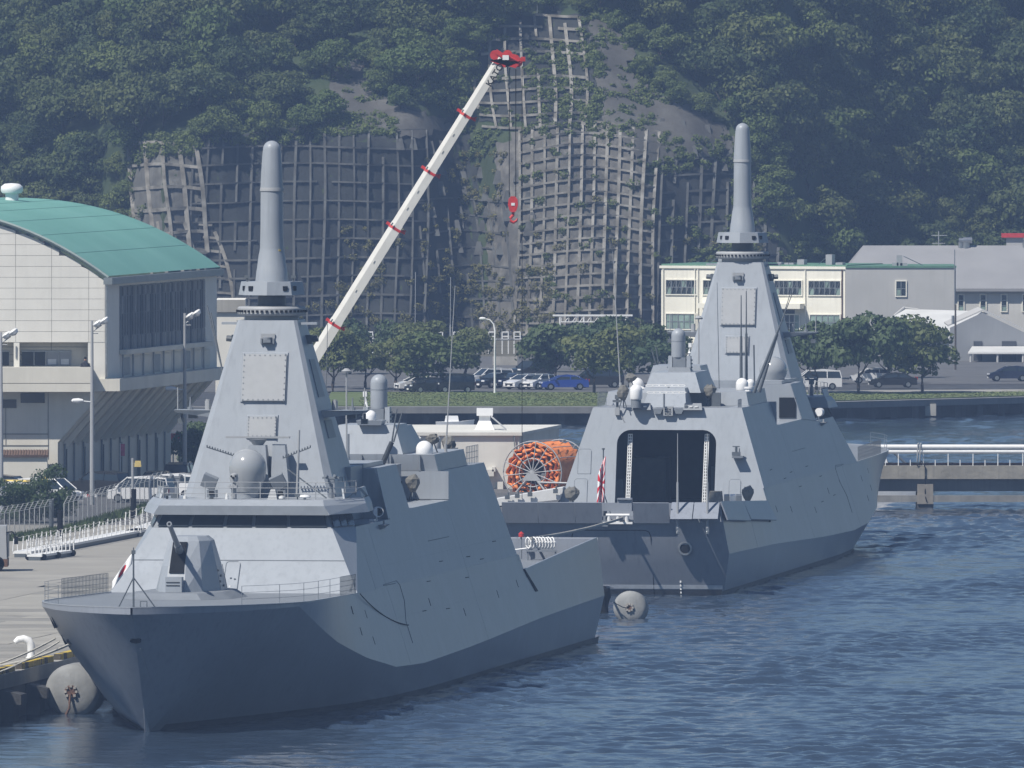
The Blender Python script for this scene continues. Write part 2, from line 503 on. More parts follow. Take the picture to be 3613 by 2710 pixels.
    # raised hangar block amidships
    mb = MB(); mb.hexa([(40.0, -5.05, 11.87), (52.3, -5.05, 11.87), (52.3, 5.05, 11.87), (40.0, 5.05, 11.87), (40.25, -4.85, 12.82), (52.5, -4.85, 12.82), (52.5, 4.85, 12.82), (40.25, 4.85, 12.82)])
    P('funnel_casing', mb)
    mb = MB(); mb.box(52.503, 52.56, -5.7, 5.7, 10.25, 11.86); P('bay_after_wall', mb)
    for i, y in enumerate((-3.2, -1.5, 0.6, 2.3, 4.0)):   # bolted joints on the casing wall
        mb = MB(); mb.box(52.45, 52.6, y - 0.05, y + 0.05, 11.9, 12.8); P('casing_joint', mb, M_MIDG)
    # bay between the blocks, forward block, bridge block
    flank(52.503, 69.0, zt, 10.2, 'midship_house')
    flank(69.003, 77.0, zt, 12.7, 'forward_house')
    mb = MB(); mb.box(77.003, 81.5, -4.25, 4.25, 9.9, 12.9); mb.box(69.2, 77.0, -4.3, 4.3, 12.71, 12.95); P('tower_house', mb)
    flank(77.003, 90.2, zt, 9.85, 'bridge_house')
    # aft-facing boat openings of the forward house: black sheets stand in for their shade
    for sgn in (1, -1):
        mb = MB(); mb.box(68.93, 68.999, sgn * 4.15, sgn * 5.35, 10.3, 11.75); P('boat_opening_shade', mb, M_BLACK)
    # bridge front: sloping face with triangular chamfers
    fz, tz = zt, 9.85
    mb = MB()
    pts = [(97.15, -6.93, fz), (97.15, 6.93, fz), (94.0, 5.05, tz), (94.0, -5.05, tz)]
    back = [(90.2, 6.93, fz), (90.2, -6.93, fz), (90.2, side(tz), tz), (90.2, -side(tz), tz)]
    v = pts + back
    mb.add(v, [(0, 1, 2, 3), (1, 4, 6, 2), (0, 3, 7, 5), (3, 2, 6, 7), (5, 7, 6, 4), (0, 5, 4, 1)])
    P('bridge_front', mb, M_SHIP, smooth=0)
    mb = MB()
    mb.path([(95.6, -6.0, 8.13), (95.6, 6.0, 8.13)], 0.014, 4); P('weld_seam', mb, M_MIDG)
    # window band
    zw0, zw1 = 9.85, 10.62
    mb = MB()
    mb.hexa([(90.0, -5.75, zw0), (93.98, -5.0, zw0), (93.98, 5.0, zw0), (90.0, 5.75, zw0), (89.6, -5.45, zw1), (93.3, -4.65, zw1), (93.3, 4.65, zw1), (89.6, 5.45, zw1)])
    mb.box(84.5, 90.0, -4.6, 4.6, zw0, zw1)
    P('window_band', mb, M_MIDG, smooth=0)
    ys = [-4.85, -2.95, -1.0, 0.62, 2.6, 4.85]
    for a, b in zip(ys, ys[1:]):
        w = MB(); q = 0.10
        w.slab([(93.985, a + q, zw0 + .1), (93.985, b - q, zw0 + .1), (93.35, (b - q) * .96, zw1 - .06), (93.35, (a + q) * .96, zw1 - .06)], (0.03, 0, 0))
        P('bridge_window', w, M_BGLASS, smooth=0)
    for sgn in (1, -1):
        pa, pb = Vector((93.9, sgn * 5.04, 0)), Vector((90.05, sgn * 5.78, 0))
        for t0, t1 in ((0.05, 0.34), (0.38, 0.64), (0.68, 0.95)):
            w = MB(); a = pa.lerp(pb, t0); b = pa.lerp(pb, t1)
            w.slab([(a.x, a.y, zw0 + .1), (b.x, b.y, zw0 + .1), (b.x - .4, b.y - sgn * .22, zw1 - .08), (a.x - .6, a.y - sgn * .24, zw1 - .08)], (0, 0.03 * sgn, 0))
            P('bridge_window', w, M_BGLASS, smooth=0)
    # visor and roof slab, wings
    zv0, zv1, zr = 10.62, 11.1, 11.4
    mb = MB()
    o0 = [(78.0, -4.3), (85.0, -4.3), (85.0, -6.05), (88.8, -6.35), (94.3, -4.95), (94.3, 4.95), (88.8, 6.35), (85.0, 6.05), (85.0, 4.3), (78.0, 4.3)]
    o1 = [(78.0, -4.25), (85.0, -4.25), (85.0, -5.95), (88.6, -6.15), (94.22, -4.62), (94.22, 4.62), (88.6, 6.15), (85.0, 5.95), (85.0, 4.25), (78.0, 4.25)]
    o2 = [(78.0, -4.2), (85.0, -4.2), (85.0, -5.8), (88.0, -5.95), (93.4, -4.45), (93.4, 4.45), (88.0, 5.95), (85.0, 5.8), (85.0, 4.2), (78.0, 4.2)]
    mb.loft([[(x, y, zv0) for x, y in o0], [(x, y, zv1) for x, y in o1], [(x, y, zr) for x, y in o2]])
    P('bridge_roof', mb, M_SHIP, smooth=0)
    mb = MB()
    mb.hexa([(93.9, -4.93, zv0 - .03), (94.32, -4.93, zv0 - .03), (94.32, 4.93, zv0 - .03), (93.9, 4.93, zv0 - .03), (93.9, -4.64, zv1 - .01), (94.245, -4.64, zv1 - .01), (94.245, 4.64, zv1 - .01), (93.9, 4.64, zv1 - .01)])
    P('visor', mb, M_MIDG, smooth=0)  # darker grey than the ship, standing in for shade on the overhang
    for sgn in (1, -1):                                   # raised wing screens beside the tower
        mb = MB()
        mb.slab([(85.05, sgn * 5.78, zr), (88.0, sgn * 5.93, zr), (90.4, sgn * 5.22, zr), (90.1, sgn * 5.1, 11.95), (87.8, sgn * 5.75, 11.95), (85.2, sgn * 5.6, 11.95)], (0, -0.1 * sgn, 0))
        P('wing_screen', mb, M_SHIP, smooth=0)
        mb = MB()                                        # fin plating ahead of the boat bay
        mb.slab([(69.05, sgn * side(10.2), 10.2), (77.9, sgn * side(9.9), 9.87), (76.6, sgn * side(12.7), 12.7), (68.8, sgn * side(12.7), 12.7)], (0, 0.05 * sgn, 0.02))
        P('side_fin', mb, M_SHIP, smooth=0)
        # wing searchlight
        mb = MB(); c = Vector((81.4, sgn * 5.72, 10.4))
        mb.tube(c + Vector((-0.15, 0, 0)), c + Vector((0.2, 0.12 * sgn, 0.0)), 0.3, n=14)
        mb.tube((81.4, sgn * 5.7, 9.87), (81.4, sgn * 5.7, 10.2), 0.05); mb.box(80.8, 81.6, sgn * 5.45 - .15, sgn * 5.45 + .15, 9.86, 9.98)
        P('wing_searchlight', mb, M_DOME)
        mb = MB(); mb.lathe([(0.23, 0), (0.23, .02)], 16, c + Vector((.2, .13 * sgn, 0)), Matrix.Rotation(R(90), 3, 'Y')); P('searchlight_lens', mb, M_GLASS)
        mb = MB(); s0 = side(9.55)
        mb.hexa([(81.9, sgn * (s0 - .05), 9.35), (80.6, sgn * (s0 - .05), 9.35), (80.6, sgn * s0, 9.38), (81.9, sgn * s0, 9.38), (82.2, sgn * (s0 - .1), 9.68), (80.3, sgn * (s0 - .1), 9.68), (80.3, sgn * (s0 + .38), 9.68), (82.2, sgn * (s0 + .38), 9.68)])
        mb.tube((81.2, sgn * (s0 + .15), 9.68), (81.2, sgn * (s0 + .15), 9.9), .06); P('side_light_bracket', mb, M_PANEL)
        # side seams, scuttles, drains
        for l0, z0, l1, z1 in ((57, 8.23, 65.5, 8.25), (82.5, 6.42, 87.1, 6.47)):
            mb = MB(); mb.path([(l0 + (l1 - l0) * i / 6, sgn * (side(z0) + .012), z0 + (z1 - z0) * i / 6) for i in range(7)], .018, 4); P('panel_seam', mb, M_DARKG)
        mb = MB(); ptsh = [(87.1, 6.5), (81.9, 6.55), (81.1, 6.3), (81.2, 5.4), (83.0, 4.3), (83.0, 3.1)]
        mb.path([(l, sgn * (side(z, 60) + .012), z) for l, z in ptsh], .016, 4); P('side_port_seam', mb, M_DARKG)
        for l, z in ((96.5, 5.2), (101.5, 5.6), (96.6, 3.75), (100.4, 4.4), (60, 4.0), (45, 4.5), (36, 4.8), (72, 5.0)):
            zz = z; mb = MB(); s1 = side(zz, 60) if l < 101 else side(zz, 60)
            s_a, s_b = side(zz - .22, 60), side(zz + .22, 60)
            if l > 97:
                rr = hull_ring(l); k5, k7 = rr[5], rr[7]
                fb = lambda q: k5[0] + (k7[0] - k5[0]) * (q - k5[1]) / (k7[1] - k5[1])
                s_a, s_b = fb(zz - .22), fb(zz + .22)
            mb.hexa([(l - .07, sgn * (s_a - .05), zz - .22), (l + .07, sgn * (s_a - .05), zz - .22), (l + .07, sgn * (s_a + .012), zz - .22), (l - .07, sgn * (s_a + .012), zz - .22),
                     (l - .07, sgn * (s_b - .05), zz + .22), (l + .07, sgn * (s_b - .05), zz + .22), (l + .07, sgn * (s_b + .012), zz + .22), (l - .07, sgn * (s_b + .012), zz + .22)])
            P('side_slot', mb, M_BLACK)
        for l, z in ((40, 7.4), (47, 6.6), (52, 6.9), (55, 5.8), (63, 7.0), (70, 6.1), (75, 4.6), (66, 4.4)):
            mb = MB(); mb.path([(l - .7, sgn * (side(z) + .01), z), (l + .7, sgn * (side(z) + .01), z + .02)], .022, 4); P('hatch_seam', mb, M_BLACK)
        mb = MB(); q = lambda l, z: (l, sgn * (side(z, l) + .012), z)
        mb.slab([q(31.9, 5.5), q(31.3, 5.5), q(28.7, 4.1), q(29.8, 4.1)], (0, .03 * sgn, 0)); P('screen_hinge_slot', mb, M_BLACK)
    # plate seams along the hull sides
    M_SEAM = mat('seam_grey', (.235, .258, .295), .5, .03, 2)
    for sgn in (1, -1):
        for l in (18, 54, 86):
            zk_ = lerp_tab(l, ZK); z1_ = 5.0 if l < 31 else (11.6 if 38 <= l <= 50 else (10.0 if l < 69 else (12.4 if l < 77 else 9.7)))
            mb = MB(); mb.path([(l + .25 * (i % 2) * 0, sgn * (side(zk_ + .05 + (z1_ - zk_ - .1) * i / 6, l) + .002), zk_ + .05 + (z1_ - zk_ - .1) * i / 6) for i in range(7)], .004, 4); P('plate_seam', mb, M_SEAM)
        for z in (4.6, 7.5):
            mb = MB(); mb.path([(l, sgn * (side(z, 60) + .002), z) for l in (33.2, 45, 60, 75, 90)], .004, 4); P('plate_seam', mb, M_SEAM)
    # door on the bridge front
    mb = MB()
    for i, (y0, y1, z0, z1, r_, th) in enumerate(((-0.62, 0.17, 6.45, 8.05, .16, .02),)):
        def fr(y, z, d): return Vector((97.15 - (z - fz) * (3.15 / (tz - fz)) + d, y, z))
        oc = []
        for cx_, cz_, a0 in ((y1 - r_, z0 + r_, -90), (y1 - r_, z1 - r_, 0), (y0 + r_, z1 - r_, 90), (y0 + r_, z0 + r_, 180)):
            for k_ in range(5):
                a = R(a0 + k_ * 22.5); oc.append((cx_ + r_ * math.cos(a), cz_ + r_ * math.sin(a)))
        mb.loft([[fr(y, z, 0.0) for y, z in oc], [fr(y, z, .04) for y, z in oc]])
    dr = P('front_door', mb, M_SHIP)
    mb = MB(); pp = [fr(y, z, .045) for y, z in oc]; mb.path(pp + [pp[0]], .026, 4); P('door_gasket', mb, M_MIDG, dr)
    for y, z in ((-.25, 6.72), (-.25, 7.15), (-.02, 7.1)):
        mb = MB(); mb.cbox(fr(y, z, .06), (.04, .1, .1)); P('door_fitting', mb, M_WHITE if z < 7 else M_DARKG, dr)
    # --- the tower
    T0, T1 = 11.4, 21.2
    def tw(z):
        t = (z - T0) / (T1 - T0)
        return (87.7 - 2.9 * t, 78.4 + 3.0 * t, 4.3 - 2.62 * t)   # front l, back l, half-breadth
    rings = []
    for z in (T0, 16.4, T1):
        a, b, h = tw(z); c = h * 0.10
        rings.append([(a, -h + c, z), (a, h - c, z), (a - c, h, z), (b + c, h, z), (b, h - c, z), (b, -h + c, z), (b + c, -h, z), (a - c, -h, z)])
    mb = MB(); mb.loft(rings); tower = P('radar_tower', mb, M_SHIP, smooth=0)
    for face in (1, -1):
        for nm, z0, z1, hw in (('radar_panel', 16.74, 19.32, 1.22), ('small_radar_panel', 14.72, 15.85, 0.80)):
            def fp(y, z, d):
                a, b, h = tw(z); return Vector(((a + d) if face == 1 else (b - d), y, z))
            mb = MB(); mb.loft([[fp(-hw - .1, z0 - .1, 0.0), fp(hw + .1, z0 - .1, 0.0), fp(hw + .1, z1 + .1, 0.0), fp(-hw - .1, z1 + .1, 0.0)],
                                [fp(-hw - .06, z0 - .06, 0.09), fp(hw + .06, z0 - .06, 0.09), fp(hw + .06, z1 + .06, 0.09), fp(-hw - .06, z1 + .06, 0.09)]])
            P('panel_frame', mb, M_SHIP, tower)
            mb = MB(); mb.slab([fp(-hw, z0, .09), fp(hw, z0, .09), fp(hw, z1, .09), fp(-hw, z1, .09)], (0.10 * face, 0, 0.0)); P(nm, mb, M_PANEL, tower)
            mb = MB()
            nb = 9 if hw > 1 else 7
            for i in range(nb):
                t = -1 + 2 * i / (nb - 1)
                for q in (fp(hw * .94 * t, z1 - .06, .2), fp(hw * .94 * t, z0 + .06, .2), fp(-hw * .95, z0 + (z1 - z0) * (t + 1) / 2, .2), fp(hw * .95, z0 + (z1 - z0) * (t + 1) / 2, .2)):
                    mb.cbox(q, (.03, .05, .06))
            o = P('panel_bolts', mb, M_MIDG, tower); o['kind'] = 'stuff'
        mb = MB(); c = fp(0.1, 20.1, .0)
        mb.cbox(c + Vector((.0, 0, 0)), (.1, .8, .72)); P('sensor_plate', mb, M_PANEL, tower)
        mb = MB(); mb.tube(c + Vector((.15 * face, 0, -.16)), c + Vector((.15 * face, 0, .16)), .26, n=14); mb.cbox(c + Vector((.3 * face, 0, -.05)), (.3, .42, .16))
        for s_ in (-.34, .34): mb.cbox(c + Vector((.14 * face, s_, -.05)), (.22, .09, .3))
        P('dome_camera', mb, M_MIDG, tower)
    # side faces: recessed strips
    for sgn in (1, -1):
        for z0, z1 in ((16.9, 19.0), (14.6, 15.6)):
            mb = MB()
            f0 = lambda z, t: Vector((tw(z)[1] + (tw(z)[0] - tw(z)[1]) * t, sgn * (tw(z)[2] + .01), z))
            mb.slab([f0(z0, .35), f0(z0, .72), f0(z1, .72), f0(z1, .35)], (0, .05 * sgn, 0)); P('side_radar_panel', mb, M_MIDG, tower)
        mb = MB(); c = Vector((82.8, sgn * 2.0, 20.1)); mb.cbox(c, (.6, .55, .5)); mb.tube(c, c + Vector((0, .6 * sgn, .05)), .17); P('side_camera', mb, M_DARKG, tower)
        # yardarm platform
        yz = 16.15
        mb = MB()
        mb.hexa([(84.6, sgn * 2.8, yz - .45), (82.2, sgn * 2.8, yz - .45), (82.4, sgn * 5.3, yz - .16), (83.9, sgn * 5.3, yz - .16), (84.8, sgn * 2.75, yz), (82.0, sgn * 2.75, yz), (82.2, sgn * 5.45, yz), (84.1, sgn * 5.45, yz)])
        yard = P('yardarm', mb, M_SHIP, tower)
        mb = MB(); mb.tube((83.2, sgn * 3.6, yz), (83.2, sgn * 3.6, yz + .5), .17, n=12); mb.tube((83.2, sgn * 3.6, yz + .5), (83.2, sgn * 3.6, yz + .58), .13, n=12)
        P('sensor_can', mb, M_PANEL)
        mb = MB(); mb.tube((83.2, sgn * 4.6, yz), (83.2, sgn * 4.6, yz + .7), .08, .03); mb.tube((83.2, sgn * 4.6, yz), (83.2, sgn * 4.6, yz + .15), .17); P('cone_aerial', mb, M_MIDG)
        mb = MB(); mb.tube((83.3, sgn * 5.3, yz), (83.3, sgn * 5.3, yz + 1.25), .035, n=5); P('yard_whip', mb, M_PANEL)
        mb = MB(); mb.tube((82.6, sgn * 5.2, yz - .2), (82.6, sgn * 5.2, yz - .7), .08); mb.cbox((82.6, sgn * 5.2, yz - .65), (.5, .35, .28)); mb.cbox((82.8, sgn * 4.5, yz - .35), (.4, .5, .3)); P('yard_camera', mb, M_DARKG)
        # upper short yards and slanted poles
        mb = MB(); mb.box(83.5, 84.0, sgn * 1.8, sgn * 2.7, 20.95, 21.08); P('short_yard', mb, M_SHIP, tower)
        mb = MB()
        if far or sgn > 0: continue
        mb.tube((79.8, sgn * 3.1, 17.4), (79.0, sgn * 4.3, 21.9), .045, n=5); mb.tube((79.4, sgn * 3.2, 17.4), (78.6, sgn * 4.15, 21.5), .045, n=5); P('slanted_whip', mb, M_DARKG)
    # --- ring, column, skirt and the tall radome mast
    ml = 83.0
    mb = MB(); mb.lathe([(1.5, 21.2), (1.5, 21.42), (1.86, 21.46), (1.93, 21.55), (1.93, 21.85), (1.86, 21.95), (1.3, 21.98)], 40, (ml, 0, 0)); ring = P('sensor_ring', mb, M_PANEL)
    mb = MB()
    for i in range(44):
        a = 6.28319 * i / 44
        mb.cbox((ml + 1.94 * math.cos(a), 1.94 * math.sin(a), 21.70), (.13, .13, .13), Matrix.Rotation(a, 3, 'Z'))
    o = P('ring_studs', mb, M_BLACK, ring); o['kind'] = 'stuff'
    mb = MB(); mb.tube((ml, 0, 21.98), (ml, 0, 22.6), .82, .78, n=20); P('mast_column', mb, M_DARKG)
    oct0 = [(ml + 1.78 * math.cos(R(a)) / 0.94, 1.78 * math.sin(R(a)) / 0.94) for a in range(0, 360, 45)]
    mb = MB(); mb.loft([[(x, y, 22.6) for x, y in oct0], [(ml + (x - ml) * .92, y * .92, 23.35) for x, y in oct0]]); skirt = P('mast_skirt', mb, M_SHIP, smooth=0)
    for k in range(8):
        if k % 2 == 0:
            a = R(k * 45 + 22.5)
            for sg in (1, -1):
                a2 = R(k * 45 + 22.5 * sg); u = Vector((math.cos(a2), math.sin(a2), 0)); t = Vector((-math.sin(a2), math.cos(a2), 0)) * sg
                c = Vector((ml, 0, 22.98)) + u * 1.69 + t * .35
                mb = MB(); mb.cbox(c, (.12, .26, .26), Matrix.Rotation(a2, 3, 'Z')); P('skirt_port', mb, M_BLACK, skirt)
    prof = [(.93, 23.35), (.86, 24.0), (.845, 24.04), (.74, 24.85), (.69, 25.05), (.665, 25.25), (.64, 26.5), (.63, 28.42)]
    mb = MB(); mb.lathe(prof, 28, (ml, 0, 0)); rad = P('mast_radome', mb, M_SHIP)
    mb = MB(); mb.lathe([(.672, 28.42), (.672, 28.47), (.64, 28.62)], 28, (ml, 0, 0)); P('mast_collar', mb, M_PANEL, rad)
    pr = [(.64, 28.62), (.60, 29.5), (.52, 30.6)] + [(.50 * math.cos(R(a)), 30.75 + .5 * math.sin(R(a))) for a in range(0, 91, 15)]
    mb = MB(); mb.lathe([(max(r, .004), z) for r, z in pr], 28, (ml, 0, 0)); P('radome_cap', mb, M_SHIP, rad)
    mb = MB(); mb.cbox((ml + .45, .52, 25.1), (.03, .15, .1), Matrix.Rotation(R(45), 3, 'Z')); P('mast_placard', mb, M_YEL, rad)
    for y in (-1.3, 1.3):
        mb = MB(); mb.tube((ml + .6, y, 23.35), (ml + .6, y, 23.55), .06); mb.cbox((ml + .6, y * 1.02, 23.62), (.2, .26, .16)); P('skirt_lamp', mb, M_DARKG)
    # --- bridge roof gear
    zr = 11.4
    mb = MB()
    prof = [(0.72, 11.75), (.8, 12.0), (.98, 12.5), (1.04, 12.9)] + [(1.05 * math.cos(R(a)), 13.1 + 1.05 * math.sin(R(a))) for a in range(0, 91, 10)]
    mb.lathe([(max(r, .004), z) for r, z in prof], 32, (90.0, -0.3, 0)); P('satcom_dome', mb, mat('dome_grey_gloss', (.31, .325, .34), .16, .01, 1.0, coat=.3))
    mb = MB(); mb.tube((90.0, -.3, zr), (90.0, -.3, 11.75), .6, .66, n=20); P('dome_pedestal', mb)
    mb = MB(); mb.taper(87.2, 88.8, -.8, .75, zr, 14.3, .45, .4, .3, .3); mb.taper(87.2, 88.4, .75, 1.75, 12.2, 14.35, .2, .3, .05, .25); P('navigation_radar_house', mb)
    mb = MB(); mb.tube((88.1, 0, 14.3), (88.1, 0, 14.62), .28, .5, n=12); mb.cbox((88.2, 0, 14.74), (.28, 3.6, .11)); nr = P('navigation_radar', mb, M_PANEL)
    for sgn, y0, z0, y1, z1 in ((-1, -1.3, 13.72, -2.75, 14.2), (1, 1.5, 13.6, 3.07, 14.2)):
        mb = MB(); a, b = Vector((88.6, y0, z0)), Vector((88.9, y1, z1))
        mb.tube(a, b, .03, n=5); mb.tube(a + Vector((.15, 0, .0)), b + Vector((.15, 0, 0)), .03, n=5)
        for i in range(11):
            c = a.lerp(b, i / 10); mb.cbox(c + Vector((.07, 0, .05)), (.25, .03, .15))
        P('ladder_aerial', mb, M_DARKG)
    mb = MB(); a, b = Vector((89.6, 1.9, 13.0)), Vector((90.6, 4.2, 11.45))
    for s_ in (-.12, .12): mb.tube(a + Vector((s_, 0, 0)), b + Vector((s_, 0, 0)), .03, n=5)
    for i in range(13):
        c = a.lerp(b, i / 12); mb.cbox(c, (.26, .04, .04))
    P('roof_ladder', mb, M_DARKG)
    mb = MB(); mb.tube((90.0, 2.47, 11.4), (90.0, 2.6, 15.2), .075, .06, n=7); P('roof_whip', mb, M_PANEL)
    mb = MB(); mb.tube((91.5, -3.6, 11.4), (91.5, -3.6, 12.75), .03, n=5); mb.tube((91.5, -3.6, 11.4), (91.5, -3.6, 11.55), .1); P('roof_pole', mb, M_WHITE)
    mb = MB(); mb.lathe([(.04, 12.3), (.2, 12.35), (.25, 12.55), (.2, 12.78), (.04, 12.85)], 16, (91.9, -.78, 0)); mb.tube((91.9, -.78, 11.4), (91.9, -.78, 12.3), .16, .12, n=10); mb.cbox((92.0, -.8, 12.08), (.4, .45, .16))
    P('optical_director', mb, M_PANEL)
    mb = MB(); mb.tube((92.12, -.78, 12.58), (92.19, -.78, 12.58), .07, n=10); mb.tube((92.1, -.9, 12.68), (92.16, -.9, 12.68), .05); mb.tube((92.1, -.66, 12.68), (92.16, -.66, 12.68), .05); P('director_lens', mb, M_BLACK)
    for y, tilt in ((-2.25, -22), (1.62, 25)):
        c = Vector((91.3, y, 12.35)); Mx = Matrix.Rotation(R(tilt), 3, 'X') @ Matrix.Rotation(R(18), 3, 'Y')
        mb = MB(); mb.cbox(c, (.35, .8, .74), Mx); P('dish_panel', mb, M_MIDG)
        mb = MB(); mb.tube((91.2, y + .1, 11.4), (91.25, y + .05, 12.0), .12); mb.cbox((91.3, y + .15, 11.68), (.45, .55, .42)); P('dish_mount', mb, M_MIDG)
        mb = MB(); mb.cbox((91.55, y + .15, 11.72), (.1, .26, .22)); P('mount_box', mb, M_BLACK)
    for y in (-4.3, 4.4):
        mb = MB(); mb.tube((90, y, zr), (90, y, 12.45), .14, .09); mb.cbox((90.05, y, 12.55), (.25, .95, .12)); mb.tube((89.8, y - .25, 12.6), (90.5, y - .25, 12.68), .08); mb.tube((89.8, y + .25, 12.6), (90.5, y + .25, 12.68), .08); mb.cbox((90, y, 12.35), (.3, .35, .3))
        P('gun_director_sight', mb, M_MIDG)
    for y, m_ in ((1.95, M_WHITE), (3.25, M_DOME)):
        mb = MB(); mb.lathe([(.3, 11.45), (.34, 11.5), (.3, 11.58), (.02, 11.62)] if y > 3 else [(.17, 11.4), (.17, 11.52), (.02, 11.56)], 18, (92.2, y, .05)); mb.tube((92.2, y, 11.4), (92.2, y, 11.5), .08); P('flat_gps_dome', mb, m_)
    mb = MB(); mb.tube((92.1, -1.15, 11.4), (92.1, -1.15, 11.62), .09); mb.lathe([(.1, 11.6), (.02, 11.74)], 10, (92.1, -1.15, 0)); P('small_lamp', mb, M_WHITE)
    mb = MB(); mb.cbox((92.2, -4.05, 11.6), (.4, .42, .3)); mb.tube((92.2, -4.5, 11.4), (92.2, -4.5, 11.62), .07); mb.cbox((92.3, -4.5, 11.66), (.2, .26, .16)); P('signal_lamp', mb, M_DARKG)
    mb = MB(); mb.cbox((92.3, 2.85, 11.62), (.2, .28, .16)); mb.tube((92.3, 2.85, 11.4), (92.3, 2.85, 11.6), .04); P('signal_lamp', mb, M_DARKG)
    mb = MB(); mb.taper(91.4, 92.3, 1.15, 1.7, zr, 11.95, .3, .3, .15, .15); P('rope_reel_stand', mb, M_PANEL)
    # roof rails
    def rails(pts, h, name, gap=1.2, nw=3, r=.022, mat_=M_MIDG, dense=None):
        mb = MB(); pts = [Vector(p) for p in pts]
        tot = [0]
        for a, b in zip(pts, pts[1:]): tot.append(tot[-1] + (b - a).length)
        def at(d):
            for i in range(len(pts) - 1):
                if d <= tot[i + 1] + 1e-6:
                    return pts[i].lerp(pts[i + 1], (d - tot[i]) / max(tot[i + 1] - tot[i], 1e-6))
            return pts[-1]
        n_ = max(1, round(tot[-1] / gap))
        for i in range(n_ + 1):
            c = at(tot[-1] * i / n_); mb.tube(c, c + Vector((0, 0, h)), r * 1.2, n=5)
        for k_ in range(nw):
            mb.path([p + Vector((0, 0, h * (k_ + 1) / nw)) for p in pts], r * .7, 4)
        return P(name, mb, mat_)
    rails([(88.6, -5.6, zr), (92.4, -4.6, zr), (92.4, 4.6, zr), (88.6, 5.6, zr)], .95, 'roof_rail', 1.6, 3, .024, M_PANEL)
    rails([(80.0, 4.1, 11.4), (84.9, 4.1, 11.4)], 1.0, 'wing_rail', 1.2, 3, .022, M_PANEL)
    rails([(80.0, -4.1, 11.4), (84.9, -4.1, 11.4)], 1.0, 'wing_rail', 1.2, 3, .022, M_PANEL)
    # --- foredeck: gun and its platform
    mb = MB()
    zz = lambda l: zdeck(l) + .005
    g_y = -.42
    base = [(114.6, -2.9), (114.6, .9), (111.5, 2.1), (105.5, 2.1), (104.0, 1.1), (104.0, -2.3), (105.5, -3.3), (111.5, -3.9)]
    mb.loft([[(x, y, zz(x)) for x, y in base], [(109.3 + (x - 109.3) * .86, y * .8 - .15, 6.92) for x, y in base]]); P('gun_platform', mb, M_DECK, smooth=0)
    g0, g1 = 6.92, 9.88
    n_before = set(o.name for o in root.children)
    gb = [(111.9, -1.02), (111.9, .02), (110.9, .85), (108.6, 1.55), (106.2, 1.5), (106.2, -1.9), (108.6, -2.08), (110.9, -1.6)]
    gt = [(109.8, -.98), (109.8, -.12), (109.5, .45), (108.3, .92), (106.7, .85), (106.7, -1.0), (108.3, -1.4), (109.5, -1.25)]
    gm = [(111.0, -1.02), (111.0, -.07), (110.4, .7), (108.5, 1.25), (106.4, 1.2), (106.4, -1.4), (108.5, -1.75), (110.4, -1.45)]
    mb = MB(); mb.loft([[(x, y - .02, g0) for x, y in gb], [(x, y - .02, 8.3) for x, y in gm], [(x, y - .02, g1 - .25) for x, y in gt], [(108.2 + (x - 108.2) * .75, y * .8 - .1, g1) for x, y in gt]])
    gun = P('gun_turret', mb, M_SHIP, smooth=0)
    mb = MB(); mb.hexa([(111.32, -.95, 7.95), (111.32, -.14, 7.95), (110.0, -.14, 7.95), (110.0, -.95, 7.95), (110.02, -.93, 9.6), (110.02, -.16, 9.6), (109.2, -.16, 9.6), (109.2, -.93, 9.6)]); P('gun_slot_shade', mb, M_BLACK, gun, smooth=0)  # solid black block in place of a recess, its colour stands for shade
    a = Vector((109.9, -.52, 8.95)); dirv = Vector((math.cos(R(19)) * math.cos(R(2)), math.cos(R(19)) * math.sin(R(2)), math.sin(R(19))))
    mb = MB(); mb.tube(a - dirv * .5, a + dirv * 1.6, .25, .19, n=16); mb.tube(a + dirv * 1.6, a + dirv * 5.2, .15, .12, n=16); mb.tube(a + dirv * 5.2, a + dirv * 5.5, .145, .145, n=16); brl = P('gun_barrel', mb, M_MIDG, gun)
    mb = MB(); mb.tube(a + dirv * 5.49, a + dirv * 5.51, .075, n=12); P('muzzle', mb, M_BLACK, brl)
    mb = MB(); mb.lathe([(.28, 8.6), (.34, 8.9), (.28, 9.2)], 16, (110.2, -.5, -.25)); P('gun_mantlet', mb, M_DARKG, gun)
    mb = MB(); mb.box(111.6, 112.28, -1.0, -.1, 6.93, 7.75); o = P('louvre_box', mb, M_SHIP, gun)
    for z in (7.28, 7.45):
        mb = MB(); mb.box(112.27, 112.31, -.95, -.2, z, z + .035); P('louvre', mb, M_BLACK, o)
    for i, (l, z) in enumerate(((108.4, 8.0), (107.9, 7.7), (108.5, 7.4), (107.6, 7.15))):
        mb = MB(); s_ = 1.55 - (z - 6.92) * .21; mb.cbox((l, s_ + .0, z), (.16, .08, .12)); P('turret_fitting', mb, M_DARKG, gun)
    mb = MB(); mb.path([(109.3, 1.36, 8.3), (109.0, 1.55, 7.0)], .016, 4); mb.path([(106.9, 1.3, 8.3), (106.8, 1.56, 7.0)], .016, 4); P('turret_door_seam', mb, M_DARKG, gun)
    for o in root.children:
        if o.name not in n_before: o.location.y += g_y
    # jackstaff
    mb = MB(); jz = zdeck(131.5)
    mb.tube((131.5, -.09, jz), (131.5, -.09, 9.7), .055, .045); mb.tube((131.5, -.09, 8.4), (131.3, -.92, jz), .035); mb.tube((131.5, -.09, 8.4), (131.3, 1.05, jz), .035); mb.cbox((131.5, -.09, 9.75), (.14, .2, .2)); mb.tube((131.5, -.09, 9.85), (131.5, -.09, 10.0), .03); P('jackstaff', mb, M_DARKG)
